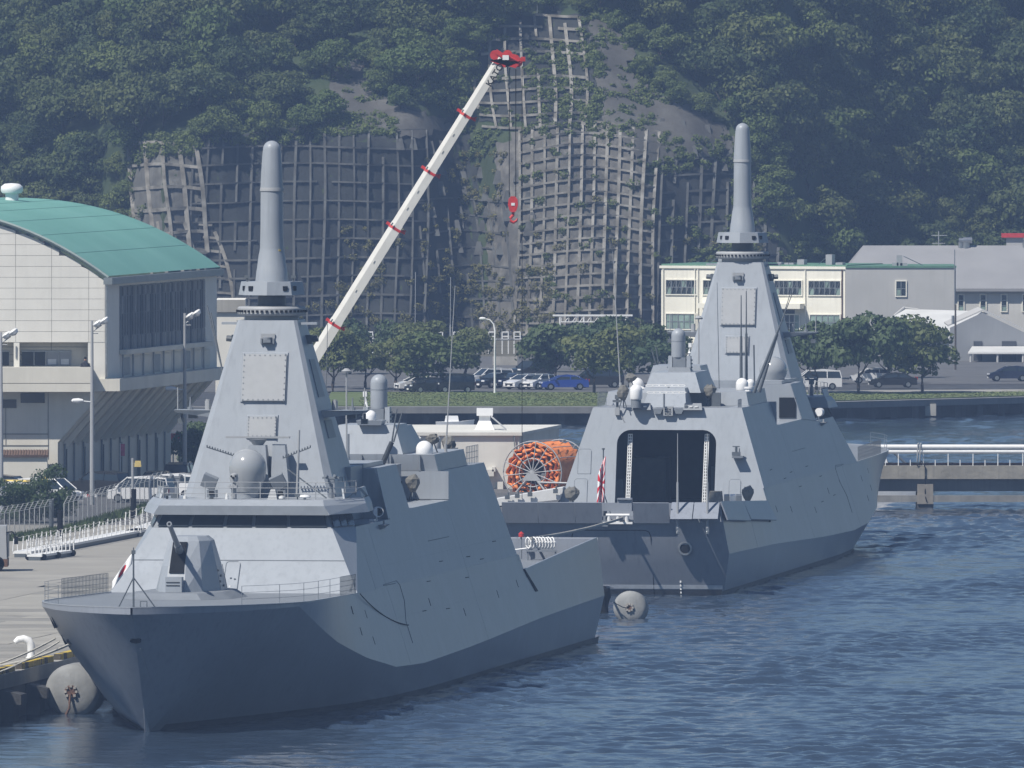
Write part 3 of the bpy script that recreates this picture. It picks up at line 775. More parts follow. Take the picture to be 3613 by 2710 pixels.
    mb = MB(); mb.path([(131.3, .25, jz), (131.3, .25, jz + .32), (131.3, .6, jz + .32), (131.3, .6, jz)], .03, 5); P('bow_chock', mb, M_DARKG)
    # foredeck rails: mesh sections at the sides, wires forward
    def de(l, s_): return (l, s_ * (lerp_tab(l, BD) - .08), zdeck(l))
    for sgn in (1, -1):
        rails([de(l, sgn) for l in ((97.6, 100, 102, 104.5) if sgn > 0 else (98, 102, 107, 112))], 1.08, 'mesh_rail', .42, 4, .017, M_DARKG)
        rails([de(l, sgn) for l in ((104.5, 110, 116, 120, 123, 126.5) if sgn > 0 else (112, 116, 119, 122, 126.5))], 1.05, 'wire_rail', 4.4, 3, .015, M_MIDG)
    mb = MB()
    for i in range(3): mb.path([(97.6, 6.85, 6.4), (98.4, 6.9, 7.3 - i * .1), (98.0 - i * .3, 6.6, 6.5)], .03, 5)
    P('rail_stay', mb, M_PANEL)
    # hull openings at the bow
    def hull_b(l, z):
        rr = hull_ring(l)
        for (b0_, z0_), (b1_, z1_) in zip(rr, rr[1:]):
            if z0_ <= z <= z1_ and z1_ > z0_: return b0_ + (b1_ - b0_) * (z - z0_) / (z1_ - z0_)
        return rr[-1][0]
    def oval(name, c, nrm, rx, rz, m=M_BLACK):
        mb = MB(); nrm = Vector(nrm).normalized(); u = Vector((0, 0, 1)).cross(nrm).normalized(); w = nrm.cross(u)
        mb.loft([[Vector(c) + u * rx * math.cos(6.283 * i / 18) + w * rz * math.sin(6.283 * i / 18) + nrm * d_ for i in range(18)] for d_ in (-.1, .05)]); return P(name, mb, m)
    oval('stem_fairlead', (131.35, 0, 5.02), (.8, 0, -.5), .30, .14)
    for l, z in ((123.4, 5.7), (121.6, 5.6), (122.2, 4.75)):
        oval('fairlead_slot', (l, -hull_b(l, z), z), (.5, -.75, -.4), .06, .34)
    oval('mooring_port', (124.6, -hull_b(124.6, 4.7), 4.7), (.6, -.7, -.4), .26, .15)
    mb = MB()
    for y in (.25,): mb.path([(131.36 - .42 * k, y * (1 + k * .4), 4.6 - k * .5) for k in range(6)], .02, 4)
    P('bow_seam', mb, M_MIDG)
    # --- roof gear aft: close-in weapon, domes, aerials, covered sights
    mb = MB(); mb.taper(37.2, 47.5, -2.0, 2.1, 12.83, 14.2, 1.4, .8, .55, .55); mb.taper(46.8, 52.3, -1.3, 3.0, 12.83, 14.5, .3, .6, .45, .55); P('weapon_house', mb, smooth=0)
    mb = MB(); mb.taper(34.2, 38.2, -1.3, 1.75, 11.87, 13.2, 1.6, .2, .25, .35); P('helicopter_control', mb, smooth=0)
    mb = MB(); mb.taper(42.0 - .75, 42.75, -.85, .75, 14.2, 14.5, .1); mb.taper(41.6, 42.5, -.45, .45, 14.5, 15.2, .0, .0, .0); cw = P('launcher_mount', mb, M_MIDG)
    for sgn in (1, -1):
        mb = MB(); mb.hexa([(41.6, sgn * .5, 14.3), (42.5, sgn * .5, 14.3), (42.5, sgn * .8, 14.3), (41.6, sgn * .8, 14.3), (41.7, sgn * .5, 15.3), (42.4, sgn * .5, 15.3), (42.4, sgn * .78, 15.3), (41.7, sgn * .78, 15.3)]); P('launcher_arm', mb, M_SHIP, cw)
        for z in (14.5, 14.75, 15.0):
            mb = MB(); mb.cbox((42.05, sgn * .84, z), (.5, .08, .08)); P('arm_rib', mb, M_DARKG, cw)
    mb = MB(); mb.lathe([(.48, 15.2), (.5, 15.3), (.5, 16.7)] + [(max(.5 * math.cos(R(a)), .004), 16.72 + .5 * math.sin(R(a))) for a in range(0, 91, 15)], 28, (42.0, .1, 0)); lr = P('launcher_radome', mb, M_SHIP)
    mb = MB(); mb.lathe([(.512, 16.30), (.512, 16.34)], 28, (42, .1, 0)); P('radome_band', mb, M_MIDG, lr)
    mb = MB(); mb.tube((41.9, -.6, 15.3), (41.9, -.75, 16.0), .05); mb.cbox((41.8, -.75, 16.05), (.3, .22, .3)); mb.lathe([(.01, 15.35), (.13, 15.5), (.01, 15.65)], 10, (41.8, -.7, 0)); mb.tube((41.9, -.5, 15.2), (41.9, -.72, 15.5), .04); P('launcher_sight', mb, M_WHITE)
    for (l, z, y0, y1) in ((36.2, 13.28, -1.0, 1.7), (33.4, 12.86, -1.35, 1.3)):
        mb = MB(); mb.box(l - .06, l + .06, y0, y1, z, z + .05); mb.box(l - .06, l + .06, y0, y1, z + .11, z + .16)
        n_ = 7
        for i in range(n_): mb.box(l - .06, l + .06, y0 + (y1 - y0) * i / (n_ - 1) - .06, y0 + (y1 - y0) * i / (n_ - 1) + .06, z + .05, z + .11)
        P('glide_light_bar', mb, M_WHITE)
        mb = MB(); mb.tube((l, .15, 11.87), (l, .15, z), .07); P('light_bar_post', mb, M_MIDG)
    def dome(l, y, z0, r, h):
        mb = MB(); mb.lathe([(r * .92, z0), (r, z0 + .08), (r, z0 + h - r)] + [(max(r * math.cos(R(a)), .004), z0 + h - r + r * math.sin(R(a))) for a in range(10, 91, 16)], 24, (l, y, 0)); P('white_dome', mb, M_DOME)
    dome(33.4, 2.1, 12.45, .44, 1.05); mb = MB(); mb.tube((33.4, 2.1, 11.87), (33.4, 2.1, 12.45), .36, n=16); P('dome_stand', mb, M_MIDG)
    dome(45.5, -4.0, 12.83, .44, .85); dome(46.8, -4.45, 12.83, .3, .75)
    dome(50.5, 4.0, 12.75, .50, .82); mb = MB(); mb.lathe([(.45, 12.83), (.46, 12.9), (.02, 13.1)], 18, (46.5, 3.3, 0)); P('flat_gps_dome', mb, M_WHITE)
    dome(51.5, 1.0, 14.75, .33, .6); mb = MB(); mb.taper(50.8, 52.2, .35, 1.7, 14.5, 14.78, -.1); P('dome_stand', mb)
    mb = MB(); mb.lathe([(.36, 13.0), (.36, 13.12)], 18, (43.2, -4.75, 0)); mb.tube((43.2, -4.75, 12.8), (43.2, -4.75, 13.0), .3); P('flat_gps_dome', mb, M_DOME)
    mb = MB(); mb.lathe([(.8, 12.95), (.98, 13.4)] + [(max(1.02 * math.cos(R(a)), .004), 13.6 + 1.02 * math.sin(R(a))) for a in range(0, 91, 10)], 32, (72.0, -3.4, 0)); P('satcom_dome', mb, MATS['dome_grey_gloss'])
    COL.objects[COL.objects.keys()[-1]] if False else None
    def cover(l, y, z, h, w):
        mb = MB(); rr = []
        random.seed(int(l * 10 + y * 7))
        for t, k_ in ((0, .35), (.25, .8), (.55, 1.0), (.8, .95), (1.0, .55)):
            rr.append([Vector((l + math.cos(6.283 * i / 10) * w * k_ * random.uniform(.8, 1.15), y + math.sin(6.283 * i / 10) * w * k_ * random.uniform(.8, 1.15), z + .5 + h * t + (random.uniform(-.12, .12) if t > .8 else 0))) for i in range(10)])
        mb.loft(rr); c = P('covered_sight', mb, M_TARP, smooth=0)
        mb = MB()
        for a in (0, 2.1, 4.2): mb.tube((l + .3 * math.cos(a), y + .3 * math.sin(a), z), (l, y, z + .75), .04)
        P('sight_tripod', mb, M_DARKG, c)
    cover(33.8, 3.05, 11.87, .95, .42); cover(39.0, -1.95 - .5, 11.87, .95, .46)
    cover(54.5, 3.9, 10.2, .95, .42); cover(54.5, -3.9, 10.2, .95, .42)
    cover(30.6, -6.0, 5.0, 1.0, .42); cover(30.0, 6.9 - .7, 5.0, .9, .5)
    cover(48.5, 4.2, 12.82, .5, .42)
    # rails aft of the casing
    rails([(34.6, 4.9, 11.87), (39.5, 4.9, 11.87)], 1.05, 'hangar_roof_rail', .7, 3, .022, M_MIDG)
    rails([(34.6, -4.9, 11.87), (36.5, -4.9, 11.87)], .55, 'hangar_roof_rail', .7, 2, .03, M_MIDG)
    # hangar top fittings
    for y0, y1 in ((1.14, 2.38), (-2.45, -1.2)):
        mb = MB(); la = aft(11.86); mb.hexa([(la - .55, y0 - .05, 11.72), (la - .55, y1 + .05, 11.72), (la + .2, y1, 11.72), (la + .2, y0, 11.72), (la - .25, y0 + .05, 12.18), (la - .25, y1 - .05, 12.18), (la + .2, y1 - .05, 12.18), (la + .2, y0 + .05, 12.18)]); o = P('deck_light_box', mb, M_MIDG)
        for t in (.3, .6):
            mb = MB(); mb.cbox((la - .45, y0 + (y1 - y0) * t, 11.95), (.12, .22, .09)); P('deck_lamp', mb, M_WHITE, o)
        mb = MB(); mb.cbox((la - .43, y0 + (y1 - y0) * .88, 11.95), (.12, .2, .2)); P('lamp_hood', mb, M_DARKG, o)
    for y in (.62, -.85):
        mb = MB(); la = aft(11.8); mb.hexa([(la - .5, y - .2, 11.45), (la - .5, y + .2, 11.45), (la + .1, y + .3, 11.5), (la + .1, y - .3, 11.5), (la - .5, y - .35, 11.8), (la - .5, y + .35, 11.8), (la + .1, y + .35, 11.86), (la + .1, y - .35, 11.86)]); P('floodlight', mb, M_MIDG, smooth=0)
    mb = MB(); la = aft(11.6); mb.box(la - .5, la - .05, -.45, .22, 11.32, 11.95); o = P('horizon_bar', mb, M_PANEL)
    for y, z in ((-.25, 11.75), (.05, 11.75), (-.25, 11.45), (.05, 11.45)):
        mb = MB(); mb.cbox((la - .5, y, z), (.05, .1, .08)); P('bar_lamp', mb, M_BLACK, o)
    mb = MB(); mb.cbox((la - .5, -.1, 11.6), (.06, .04, .5)); mb.cbox((la - .5, -.1, 11.6), (.06, .45, .04)); P('bar_cross', mb, M_BLACK, o)
    mb = MB(); la = aft(11.5); mb.cbox((la - .2, 3.45, 11.6), (.3, .32, .5)); mb.path([(la - .1, 3.2, 11.4), (la - .25, 3.1, 11.1), (la - .2, 2.9, 10.8)], .03, 5); P('wall_lamp', mb, M_PANEL)
    mb = MB(); mb.tube((34.6, 3.55, 11.87), (34.6, 3.55, 12.5), .09); mb.cbox((34.5, 3.55, 12.3), (.3, .6, .16)); mb.cbox((34.5, 3.55, 12.58), (.2, .3, .3)); P('signal_searchlight', mb, M_DARKG)
    mb = MB(); mb.box(38.7, 39.2, -3.2, -2.6, 11.87, 12.8); P('locker', mb, M_DARKG)
    # radar bracket on the hangar wall
    mb = MB(); la = aft(8.5); mb.cbox((la - .45, -5.1, 8.5), (.95, .75, .14)); mb.cbox((la - .3, -5.1, 8.38), (.6, .4, .18)); P('radar_bracket', mb, M_MIDG)
    mb = MB(); mb.cbox((la - .5, -4.98, 8.72), (.5, .55, .26)); mb.tube((la - .5, -4.98, 8.8), (la - .5, -4.98, 9.2), .09); mb.cbox((la - .5, -4.98, 9.22), (.1, .5, .07)); mb.tube((la - .5, -5.2, 8.8), (la - .5, -5.2, 9.1), .04); P('helicopter_radar', mb, M_DARKG)
    # hangar wall doors
    for y0, y1, z1 in ((-4.35 - .95, -4.5 - .0, 6.95), (5.4, 6.3, 6.95), (5.2, 6.1, 9.0)):
        mb = MB(); z0 = 5.05 if z1 < 8 else 7.3
        oc = rounded_arch(y0, y1, z0, z1, .16, 4)
        mb.loft([[Vector((aft(z) - .002, y, z)) for y, z in oc], [Vector((aft(z) - .03, y, z)) for y, z in oc]]); dr = P('hangar_door', mb)
        mb = MB(); mb.path([Vector((aft(z) - .03, y, z)) for y, z in oc], .016, 4); P('door_gasket', mb, M_MIDG, dr)
    # flight deck gear: covered boat bench etc.
    mb = MB(); mb.taper(29.2, 30.6, -4.35, -3.35, 5.0, 6.2, .12, .12, .12, .12); P('covered_winch', mb, M_TARP)
    for i in range(3):
        mb = MB(); mb.cbox((29.6, -4.65 - i * .42, 5.72), (.3, .36, .5), Matrix.Rotation(R(-20), 3, 'Y')); P('deck_mirror', mb, M_PANEL if i != 1 else M_WHITE)
    # whip aerials abaft the casing: pairs of tall tapered tubes
    for y, l, zt_, tilt in ((-3.45, 50.0, 19.4, 0), (-3.75, 50.6, 19.7, 0)):
        mb = MB(); zj = 13 + (zt_ - 13) * .55; mb.tube((l, y, 12.8), (l, y, zj), .12, .09, n=8); mb.tube((l, y, zj), (l, y, zt_), .06, .035, n=6); P('tall_whip', mb, M_DARKG)
    for k_, (dx, top) in enumerate(((0, (-8.0, 20.4)), (.5, (-7.6, 20.1)))):
        mb = MB(); a = Vector((44 + dx * 2, -5.0 - .25 * k_, 12.7)); b = Vector((44 + dx * 2, top[0], top[1])); c = a.lerp(b, .55); mb.tube(a, c, .13, .08, n=8); mb.tube(c, b, .05, .02, n=6); P('leaning_whip', mb, M_DARKG)
    for k_, (y1, z1) in enumerate(((2.95 + .6, 15.5), (3.25 + .6, 15.3))):
        mb = MB(); a = Vector((58.5, 2.6, 12.2)); c = Vector((58.5, 3.25, 13.7)); b = Vector((58.5, y1, z1 + .1)); mb.tube(a, c, .16, .14, n=8); mb.tube(c + Vector((0, .1 * k_, 0)), b, .055, .04, n=6); P('folded_whip', mb, M_DARKG)
    mb = MB(); mb.tube((50, -1.9, 12.8), (50, -1.75, 20.3), .03, .018, n=5); P('thin_whip', mb, M_DARKG)
    mb = MB(); mb.tube((50, -4.4, 12.8), (50, -4.35, 15.9), .06, n=6); P('short_whip', mb, M_DARKG)
    mb = MB(); mb.tube((47, 4.75, 12.8), (47, 5.3, 22.5), .05, .02, n=5); mb.tube((47, 4.75, 12.8), (47, 4.75, 13.3), .09); P('tall_thin_whip', mb, M_PANEL)
    mb = MB(); mb.tube((60, .95, 12.2), (60, .95, 14.2), .07, n=6); mb.tube((60, .7, 12.2), (60, .7, 12.9), .07, n=6); P('short_pole', mb, M_MIDG)
    mb = MB(); mb.tube((55, .1, 12.3), (55, .1, 17.6), .06, .05, n=6); mb.lathe([(.25, 17.6), (.3, 17.7), (.1, 17.85)], 12, (55, .1, 0)); mb.tube((55, .1, 12.3), (55, .1, 12.75), .22, n=10); P('lamp_mast', mb, M_PANEL)
    mb = MB(); mb.box(53, 66, -3.2, 3.0, 10.21, 12.3); P('bay_house', mb)
    return tower
# ---------------------------------------------------------------- setting: water, quay, far shore, hill
def water_material():
    m = bpy.data.materials.new('harbour_water'); m.use_nodes = True
    nt = m.node_tree; b = nt.nodes['Principled BSDF']
    b.inputs['Base Color'].default_value = (0.026, 0.042, 0.068, 1)
    b.inputs['Roughness'].default_value = 0.11
    b.inputs['IOR'].default_value = 1.333
    b.inputs['Specular IOR Level'].default_value = 0.5
    tc = nd(nt, 'ShaderNodeTexCoord')
    hs = []
    for sc, st, wgt in ((1.6, (1.0, 0.55, 1.0), 0.65), (4.5, (1.0, 0.7, 1.0), 0.35)):
        mp = nd(nt, 'ShaderNodeMapping'); mp.inputs['Scale'].default_value = st
        nt.links.new(tc.outputs['Object'], mp.inputs[0])
        n = nd(nt, 'ShaderNodeTexNoise'); n.inputs['Scale'].default_value = sc; n.inputs['Detail'].default_value = 4.0
        nt.links.new(mp.outputs[0], n.inputs['Vector'])
        mu = nd(nt, 'ShaderNodeMath', operation='MULTIPLY'); mu.inputs[1].default_value = wgt
        nt.links.new(n.outputs[0], mu.inputs[0]); hs.append(mu.outputs[0])
    ad = nd(nt, 'ShaderNodeMath', operation='ADD'); nt.links.new(hs[0], ad.inputs[0]); nt.links.new(hs[1], ad.inputs[1])
    bp = nd(nt, 'ShaderNodeBump'); bp.inputs['Strength'].default_value = 0.55; bp.inputs['Distance'].default_value = 0.10
    nt.links.new(ad.outputs[0], bp.inputs['Height']); nt.links.new(bp.outputs[0], b.inputs['Normal'])
    return m
def make_water():
    xs = np.concatenate([[-2500, -1200, -600, -300, -150, -80, -55], np.arange(-42, 56, 0.24), [70, 100, 160, 300, 600, 1200, 2500]])
    ys = [-300.0, 0, 200, 400, 600, 720, 800]
    y = 845.0
    while y < 1640:
        ys.append(y); y += 0.36 if y < 1150 else (0.75 if y < 1350 else 1.5)
    ys += [1700, 1900, 2300, 3000]
    ys = np.array(ys)
    X, Y = np.meshgrid(xs, ys)
    Z = np.zeros_like(X)
    r = np.random.default_rng(3)
    for i in range(64):
        wl = 0.75 * (6.0 / 0.75) ** r.random()                  # wavelengths 0.75 to 6 m
        th = R(75) + r.normal(0, 0.55)
        k = 2 * math.pi / wl
        amp = 0.0060 * wl ** 0.72
        ph = k * (X * math.cos(th) + Y * math.sin(th)) + r.random() * 6.283
        Z += amp * (np.sin(ph) + 0.25 * np.sin(2 * ph + 1.2))
    # gusts: calmer and rougher patches
    G = np.zeros_like(X)
    for i in range(14):
        wl = 25 * (5.0) ** r.random(); th = r.random() * 3.1416; k = 6.283 / wl
        G += np.sin(k * (X * math.cos(th) * 2.2 + Y * math.sin(th) * .6) + r.random() * 6.283)
    Z *= np.clip(0.85 + 0.13 * G, 0.45, 1.5)
    # sheltered water under the near bow and between ships and quay
    shel = np.clip(((-2.15 - (1039.5 - Y) * 0.1377) + 9.0 - X) / 9.0, 0, 1) * (Y < 1045)
    Z *= 1 - 0.8 * shel
    edge = np.clip(np.minimum(np.minimum(X + 44, 57 - X), np.minimum(Y - 845, 1640 - Y)) / 6.0, 0, 1)
    Z *= edge
    nx, ny = len(xs), len(ys)
    co = np.stack([X, Y, Z], -1).reshape(-1, 3).astype(np.float32)
    idx = np.arange(nx * ny).reshape(ny, nx)
    q = np.stack([idx[:-1, :-1], idx[:-1, 1:], idx[1:, 1:], idx[1:, :-1]], -1).reshape(-1, 4).astype(np.int32)
    me = bpy.data.meshes.new('water')
    me.vertices.add(len(co)); me.vertices.foreach_set('co', co.ravel())
    me.loops.add(q.size); me.loops.foreach_set('vertex_index', q.ravel())
    me.polygons.add(len(q)); me.polygons.foreach_set('loop_start', np.arange(0, q.size, 4, dtype=np.int32))
    me.polygons.foreach_set('loop_total', np.full(len(q), 4, dtype=np.int32))
    me.polygons.foreach_set('use_smooth', np.ones(len(q), dtype=bool))
    me.update(); me.validate()
    o = link('water', me, water_material()); o['kind'] = 'structure'
make_water()

def ground_mat(name, c1, c2, sc=0.3, joints=None, rough=0.9, stain=0.0):
    return mat(name, c1, rough, 0.25, sc, tint=c2, bump=0.25, bscale=3.0, var2=stain, scale2=0.06)
M_CONC = ground_mat('quay_concrete', (0.33, 0.315, 0.28), (0.23, 0.22, 0.20), 0.22, stain=.08)
M_CONC_D = mat('wet_dark_concrete', (0.075, 0.075, 0.075), 0.7, 0.3, 0.5, streak=0.4, bump=.3, bscale=3)
M_CONC_L = mat('pale_concrete', (0.36, 0.35, 0.32), 0.85, 0.1, 0.6, streak=0.25)
M_ASPH = ground_mat('asphalt', (0.115, 0.115, 0.115), (0.085, 0.085, 0.088), 0.4)
M_GRASSG = ground_mat('lawn_soil', (0.105, 0.14, 0.045), (0.085, 0.115, 0.035), 0.2)

def xe(Y):                                                # quay edge
    return -27.8 + 0.1373 * (Y - 926.0) - (1.6 if Y > 1062 else 0.0)
def structure(name, mb, m, smooth=0):
    o = mb.build(name, m, None, smooth); o['kind'] = 'structure'; return o
# quay body and paving slabs laid in rows with recessed joints
mb = MB()
mb.loft([[(xe(Y), Y, -2), (-260, Y, -2), (-260, Y, 2.42), (xe(Y), Y, 2.42)] for Y in (600, 1061.9, 1062.1, 1331)])
structure('quay', mb, M_CONC_D)
quay = COL.objects['quay']
random.seed(5)
sm = [mat('quay_slab_%d' % i, c, .9, .16, .35, bump=.2, bscale=4, var2=.1, scale2=.12) for i, c in enumerate(((.335, .32, .285), (.30, .288, .26), (.365, .35, .31), (.27, .26, .235)))]
n_sl = 0
for iy in range(0, 44):                                   # slabs parallel to the quay edge, 5 m x 6 m
    Ya = 905 + iy * 5.0
    for ix in range(0, 3):
        o0, o1 = 0.9 + ix * 6.0, 0.9 + (ix + 1) * 6.0 - 0.05
        if Ya > 1120: break
        dz = random.uniform(-.012, .012)
        s = MB(); z0, z1 = 2.425, 2.5 + dz
        P4 = [(xe(Ya) - o0, Ya + .03), (xe(Ya) - o1, Ya + .03), (xe(Ya + 5) - o1, Ya + 4.97), (xe(Ya + 5) - o0, Ya + 4.97)]
        s.hexa([(x, y, z0) for x, y in P4] + [(x, y, z1) for x, y in P4])
        s.build('paving_slab', random.choice(sm), quay, 0); n_sl += 1
s = MB(); s.loft([[(xe(Y) - 18.9, Y, 2.425), (-258, Y, 2.425), (-258, Y, 2.505), (xe(Y) - 18.9, Y, 2.505)] for Y in (905, 1061.9, 1062.1, 1125)]); s.build('paving', M_CONC, quay, 0)
s = MB(); s.loft([[(xe(Y) - .9, Y, 2.425), (-258, Y, 2.425), (-258, Y, 2.495), (xe(Y) - .9, Y, 2.495)] for Y in (1125.2, 1185)]); s.build('paving', M_CONC, quay, 0)
s = MB(); s.loft([[(xe(Y) - .9, Y, 2.425), (-258, Y, 2.425), (-258, Y, 2.49), (xe(Y) - .9, Y, 2.49)] for Y in (1185.2, 1330)]); s.build('paving', M_ASPH, quay, 0)
s = MB(); s.loft([[(xe(Y) + .12, Y, 1.75), (xe(Y) - .86, Y, 1.75), (xe(Y) - .86, Y, 2.53), (xe(Y) + .12, Y, 2.53)] for Y in (600, 1061.9, 1062.1, 1331)]); s.build('coping', M_CONC_L, quay, 0)
# buttresses under the coping
for i, Y in enumerate((917.5, 926.0, 934.5, 943.0)):
    s = MB(); x = xe(Y); s.hexa([(x - .2, Y, -1.5), (x + .75, Y, -1.5), (x + .98, Y + 1.7, -1.5), (x, Y + 1.7, -1.5), (x - .2, Y, .9), (x + .75, Y, .9), (x + .98, Y + 1.7, .9), (x, Y + 1.7, .9)])
    s.hexa([(x - .2, Y - .1, .9), (x + 1.15, Y - .1, .9), (x + 1.4, Y + 1.8, .9), (x, Y + 1.8, .9), (x - .2, Y - .1, 1.75), (x + 1.15, Y - .1, 1.45), (x + 1.4, Y + 1.8, 1.45), (x, Y + 1.8, 1.75)])
    s.build('quay_bracket', M_CONC_D, quay, 0)

# far shore: low land behind a seawall
def ysea(x): return 1549.0 if x < 12 else 1549 + (x - 12) * 1.05
xsl = [-30, -18, 0, 12, 22, 35, 60, 120, 300]
mb = MB(); mb.loft([[(x, ysea(x) + 2.6, -2), (x, 2100, -2), (x, 2100, 1.62), (x, ysea(x) + .3, 1.62), (x, ysea(x) + 2.6, 1.3)] for x in xsl])
mb.box(-260, -17.9, 1330.5, 2100, -2, 1.6)
structure('far_shore_ground', mb, M_CONC_D)
shore = COL.objects['far_shore_ground']
s = MB(); s.loft([[(x, ysea(x), 1.12), (x, ysea(x) + 2.8, 1.12), (x, ysea(x) + 2.8, 1.7), (x, ysea(x), 1.7)] for x in xsl]); s.build('seawall_coping', mat('grey_coping_concrete', (.20, .20, .195), .9, .12, .4, streak=.3), shore, 0)
for i, x in enumerate(np.arange(-16, 50, 2.05)):
    y = ysea(x); s = MB(); s.box(x - .28, x + .28, y + .8, y + 1.7, -1.5, 1.12); s.build('seawall_pile', M_CONC_D, shore, 0)
s = MB(); s.box(38.2, 39.2, ysea(38.7) - .1, ysea(38.7) + .6, .2, 1.3); s.build('seawall_pier', M_CONC_L, shore, 0)
# lawn, path, car park, road
mb = MB(); mb.loft([[(x, ysea(x) + 3.0, 1.66), (x, max(1602, ysea(x) + 22) + 0.3 * abs(x - 2) ** .5, 1.66), (x, max(1602, ysea(x) + 22) + .3 * abs(x - 2) ** .5, 1.78), (x, ysea(x) + 3.0, 1.78)] for x in (-17, -8, 0, 6, 12, 18, 24, 30, 40, 60, 120)])
lawn_base = structure('lawn', mb, M_GRASSG)
mb = MB(); mb.box(-60, 26, 1607, 1760, 1.5, 1.70); mb.box(26, 200, 1640, 1790, 1.5, 1.69); structure('car_park', mb, M_ASPH)
mb = MB(); mb.hexa([(22, 1598, 1.6), (120, 1622, 1.6), (120, 1632, 1.6), (22, 1606, 1.6), (22, 1598, 1.80), (120, 1622, 1.80), (120, 1632, 1.80), (22, 1606, 1.80)]); structure('path', mb, M_CONC)
mb = MB(); mb.box(-60, 150, 1700, 1850, 1.4, 1.66); structure('yard_ground', mb, mat('dry_earth', (.13, .12, .085), .95, .25, .3))
# grass blades on the lawn
def grass():
    n = 40000
    r = np.random.default_rng(11)
    x = r.uniform(-14, 60, n); yl = np.array([ysea(a) for a in x]); y = yl + 3.2 + r.random(n) * 52
    keep = (y < np.maximum(1602, yl + 22))
    x, y = x[keep], y[keep]; n = len(x)
    h = r.uniform(.03, .07, n); a = r.uniform(0, 3.14, n); w = .14
    dx, dy = np.cos(a) * w, np.sin(a) * w
    z = np.full(n, 1.77)
    v = np.empty((n, 3, 3)); v[:, 0] = np.stack([x - dx, y - dy, z], 1); v[:, 1] = np.stack([x + dx, y + dy, z], 1)
    v[:, 2] = np.stack([x + r.normal(0, .1, n), y + r.normal(0, .1, n), z + h], 1)
    me = bpy.data.meshes.new('grass'); me.from_pydata(v.reshape(-1, 3).tolist(), [], np.arange(3 * n).reshape(-1, 3).tolist())
    o = link('grass', me, mat('grass_blade', (.11, .15, .045), .8, .3, .12, tint=(.13, .145, .055)))
    tag(o, 'short green grass on the far shore lawn', 'grass', kind='stuff')
grass()

# ---------------------------------------------------------------- hill with the retained cliff
PXM = 32.2                                                # photo pixels per metre at the cliff
def X(px, D=1870.0): return (px - CX) / (F_PX / D)
def Zp(py, D=1870.0): return CAM_H - (py - HOR) * D / F_PX
CLIFF = [(300, 1260), (400, 900), (470, 690), (520, 520), (700, 480), (1000, 455), (1190, 440), (1165, 330), (1175, 220), (1215, 200), (1290, 240), (1345, 340), (1450, 370), (1620, 430), (1660, 320), (1680, 190), (1700, 120), (1790, 70), (1930, 30), (2050, 25), (2150, 90), (2240, 170), (2220, 240), (2290, 320), (2430, 365), (2540, 445), (2610, 490), (2680, 640), (2720, 780), (2760, 900), (2840, 1000), (2840, 1260)]
CLX = [X(a) for a, b in CLIFF]; CLZ = [Zp(b) for a, b in CLIFF]
def in_cliff(x, z):
    c = False; n = len(CLX); j = n - 1
    for i in range(n):
        if (CLZ[i] > z) != (CLZ[j] > z) and x < (CLX[j] - CLX[i]) * (z - CLZ[i]) / (CLZ[j] - CLZ[i]) + CLX[i]: c = not c
        j = i
    return c
def sm(a, b, t):
    t = min(max((t - a) / (b - a), 0), 1); return t * t * (3 - 2 * t)
def hillY(x, z):
    # left bluff, dark face, gully, grid rib, right shoulder, then the forest slope running back
    y = 1853.0 + 0.30 * z
    y += 7.5 * math.exp(-((x + 5.0) / 4.0) ** 2) * (1 - sm(24, 36, z))          # gully
    y += 5.0 * sm(13, 24, x)                                                     # right shoulder set back
    y -= 2.5 * math.exp(-((x - 8.0) / 6.0) ** 2) * (1 - sm(18, 30, z))           # rib
    y += 0.55 * max(z - 23, 0) + 0.2 * max(z - 10, 0) * sm(-12, 4, x)
    y += 1.6 * max(0, -38 - x) + 55 * sm(-38, -70, x) * 0
    y += 23.0 * sm(25, 47, x) + 0.9 * max(0, x - 44) + 7.0 * max(0, z - 43.5)      # forest slope, levelling off on top
    y += 1.0 * max(z - 23.5, 0) * (1 - sm(-14, -4, x))
    y += 0.7 * z * sm(28, 45, x)
    y += 1.1 * math.sin(x * .35 + 1.1) * math.sin(z * .22) + .7 * math.sin(x * .83 + z * .31)
    return y
def hp(x, z, out=0.0):
    return Vector((x, hillY(x, z) - out, z))
mb = MB()
xs = np.concatenate([np.arange(-150, -44, 6.0), np.arange(-44, 60, 1.0), np.arange(60, 220, 7.0)])
zs = np.concatenate([np.arange(-2, 46, 1.0), np.arange(46, 110, 6.0)])
def hz(x, z):
    return (x, hillY(x, z), z)
mb.loft([[hz(x, z) for x in xs] for z in zs], closed=False, cap=False)
M_HILL = mat('hill_soil_undergrowth', (0.024, 0.042, 0.014), 0.95, 0.3, 0.5, tint=(.042, .058, .022), bump=.8, bscale=1.5)
hill = mb.build('hill', M_HILL, None, 60); hill['kind'] = 'structure'

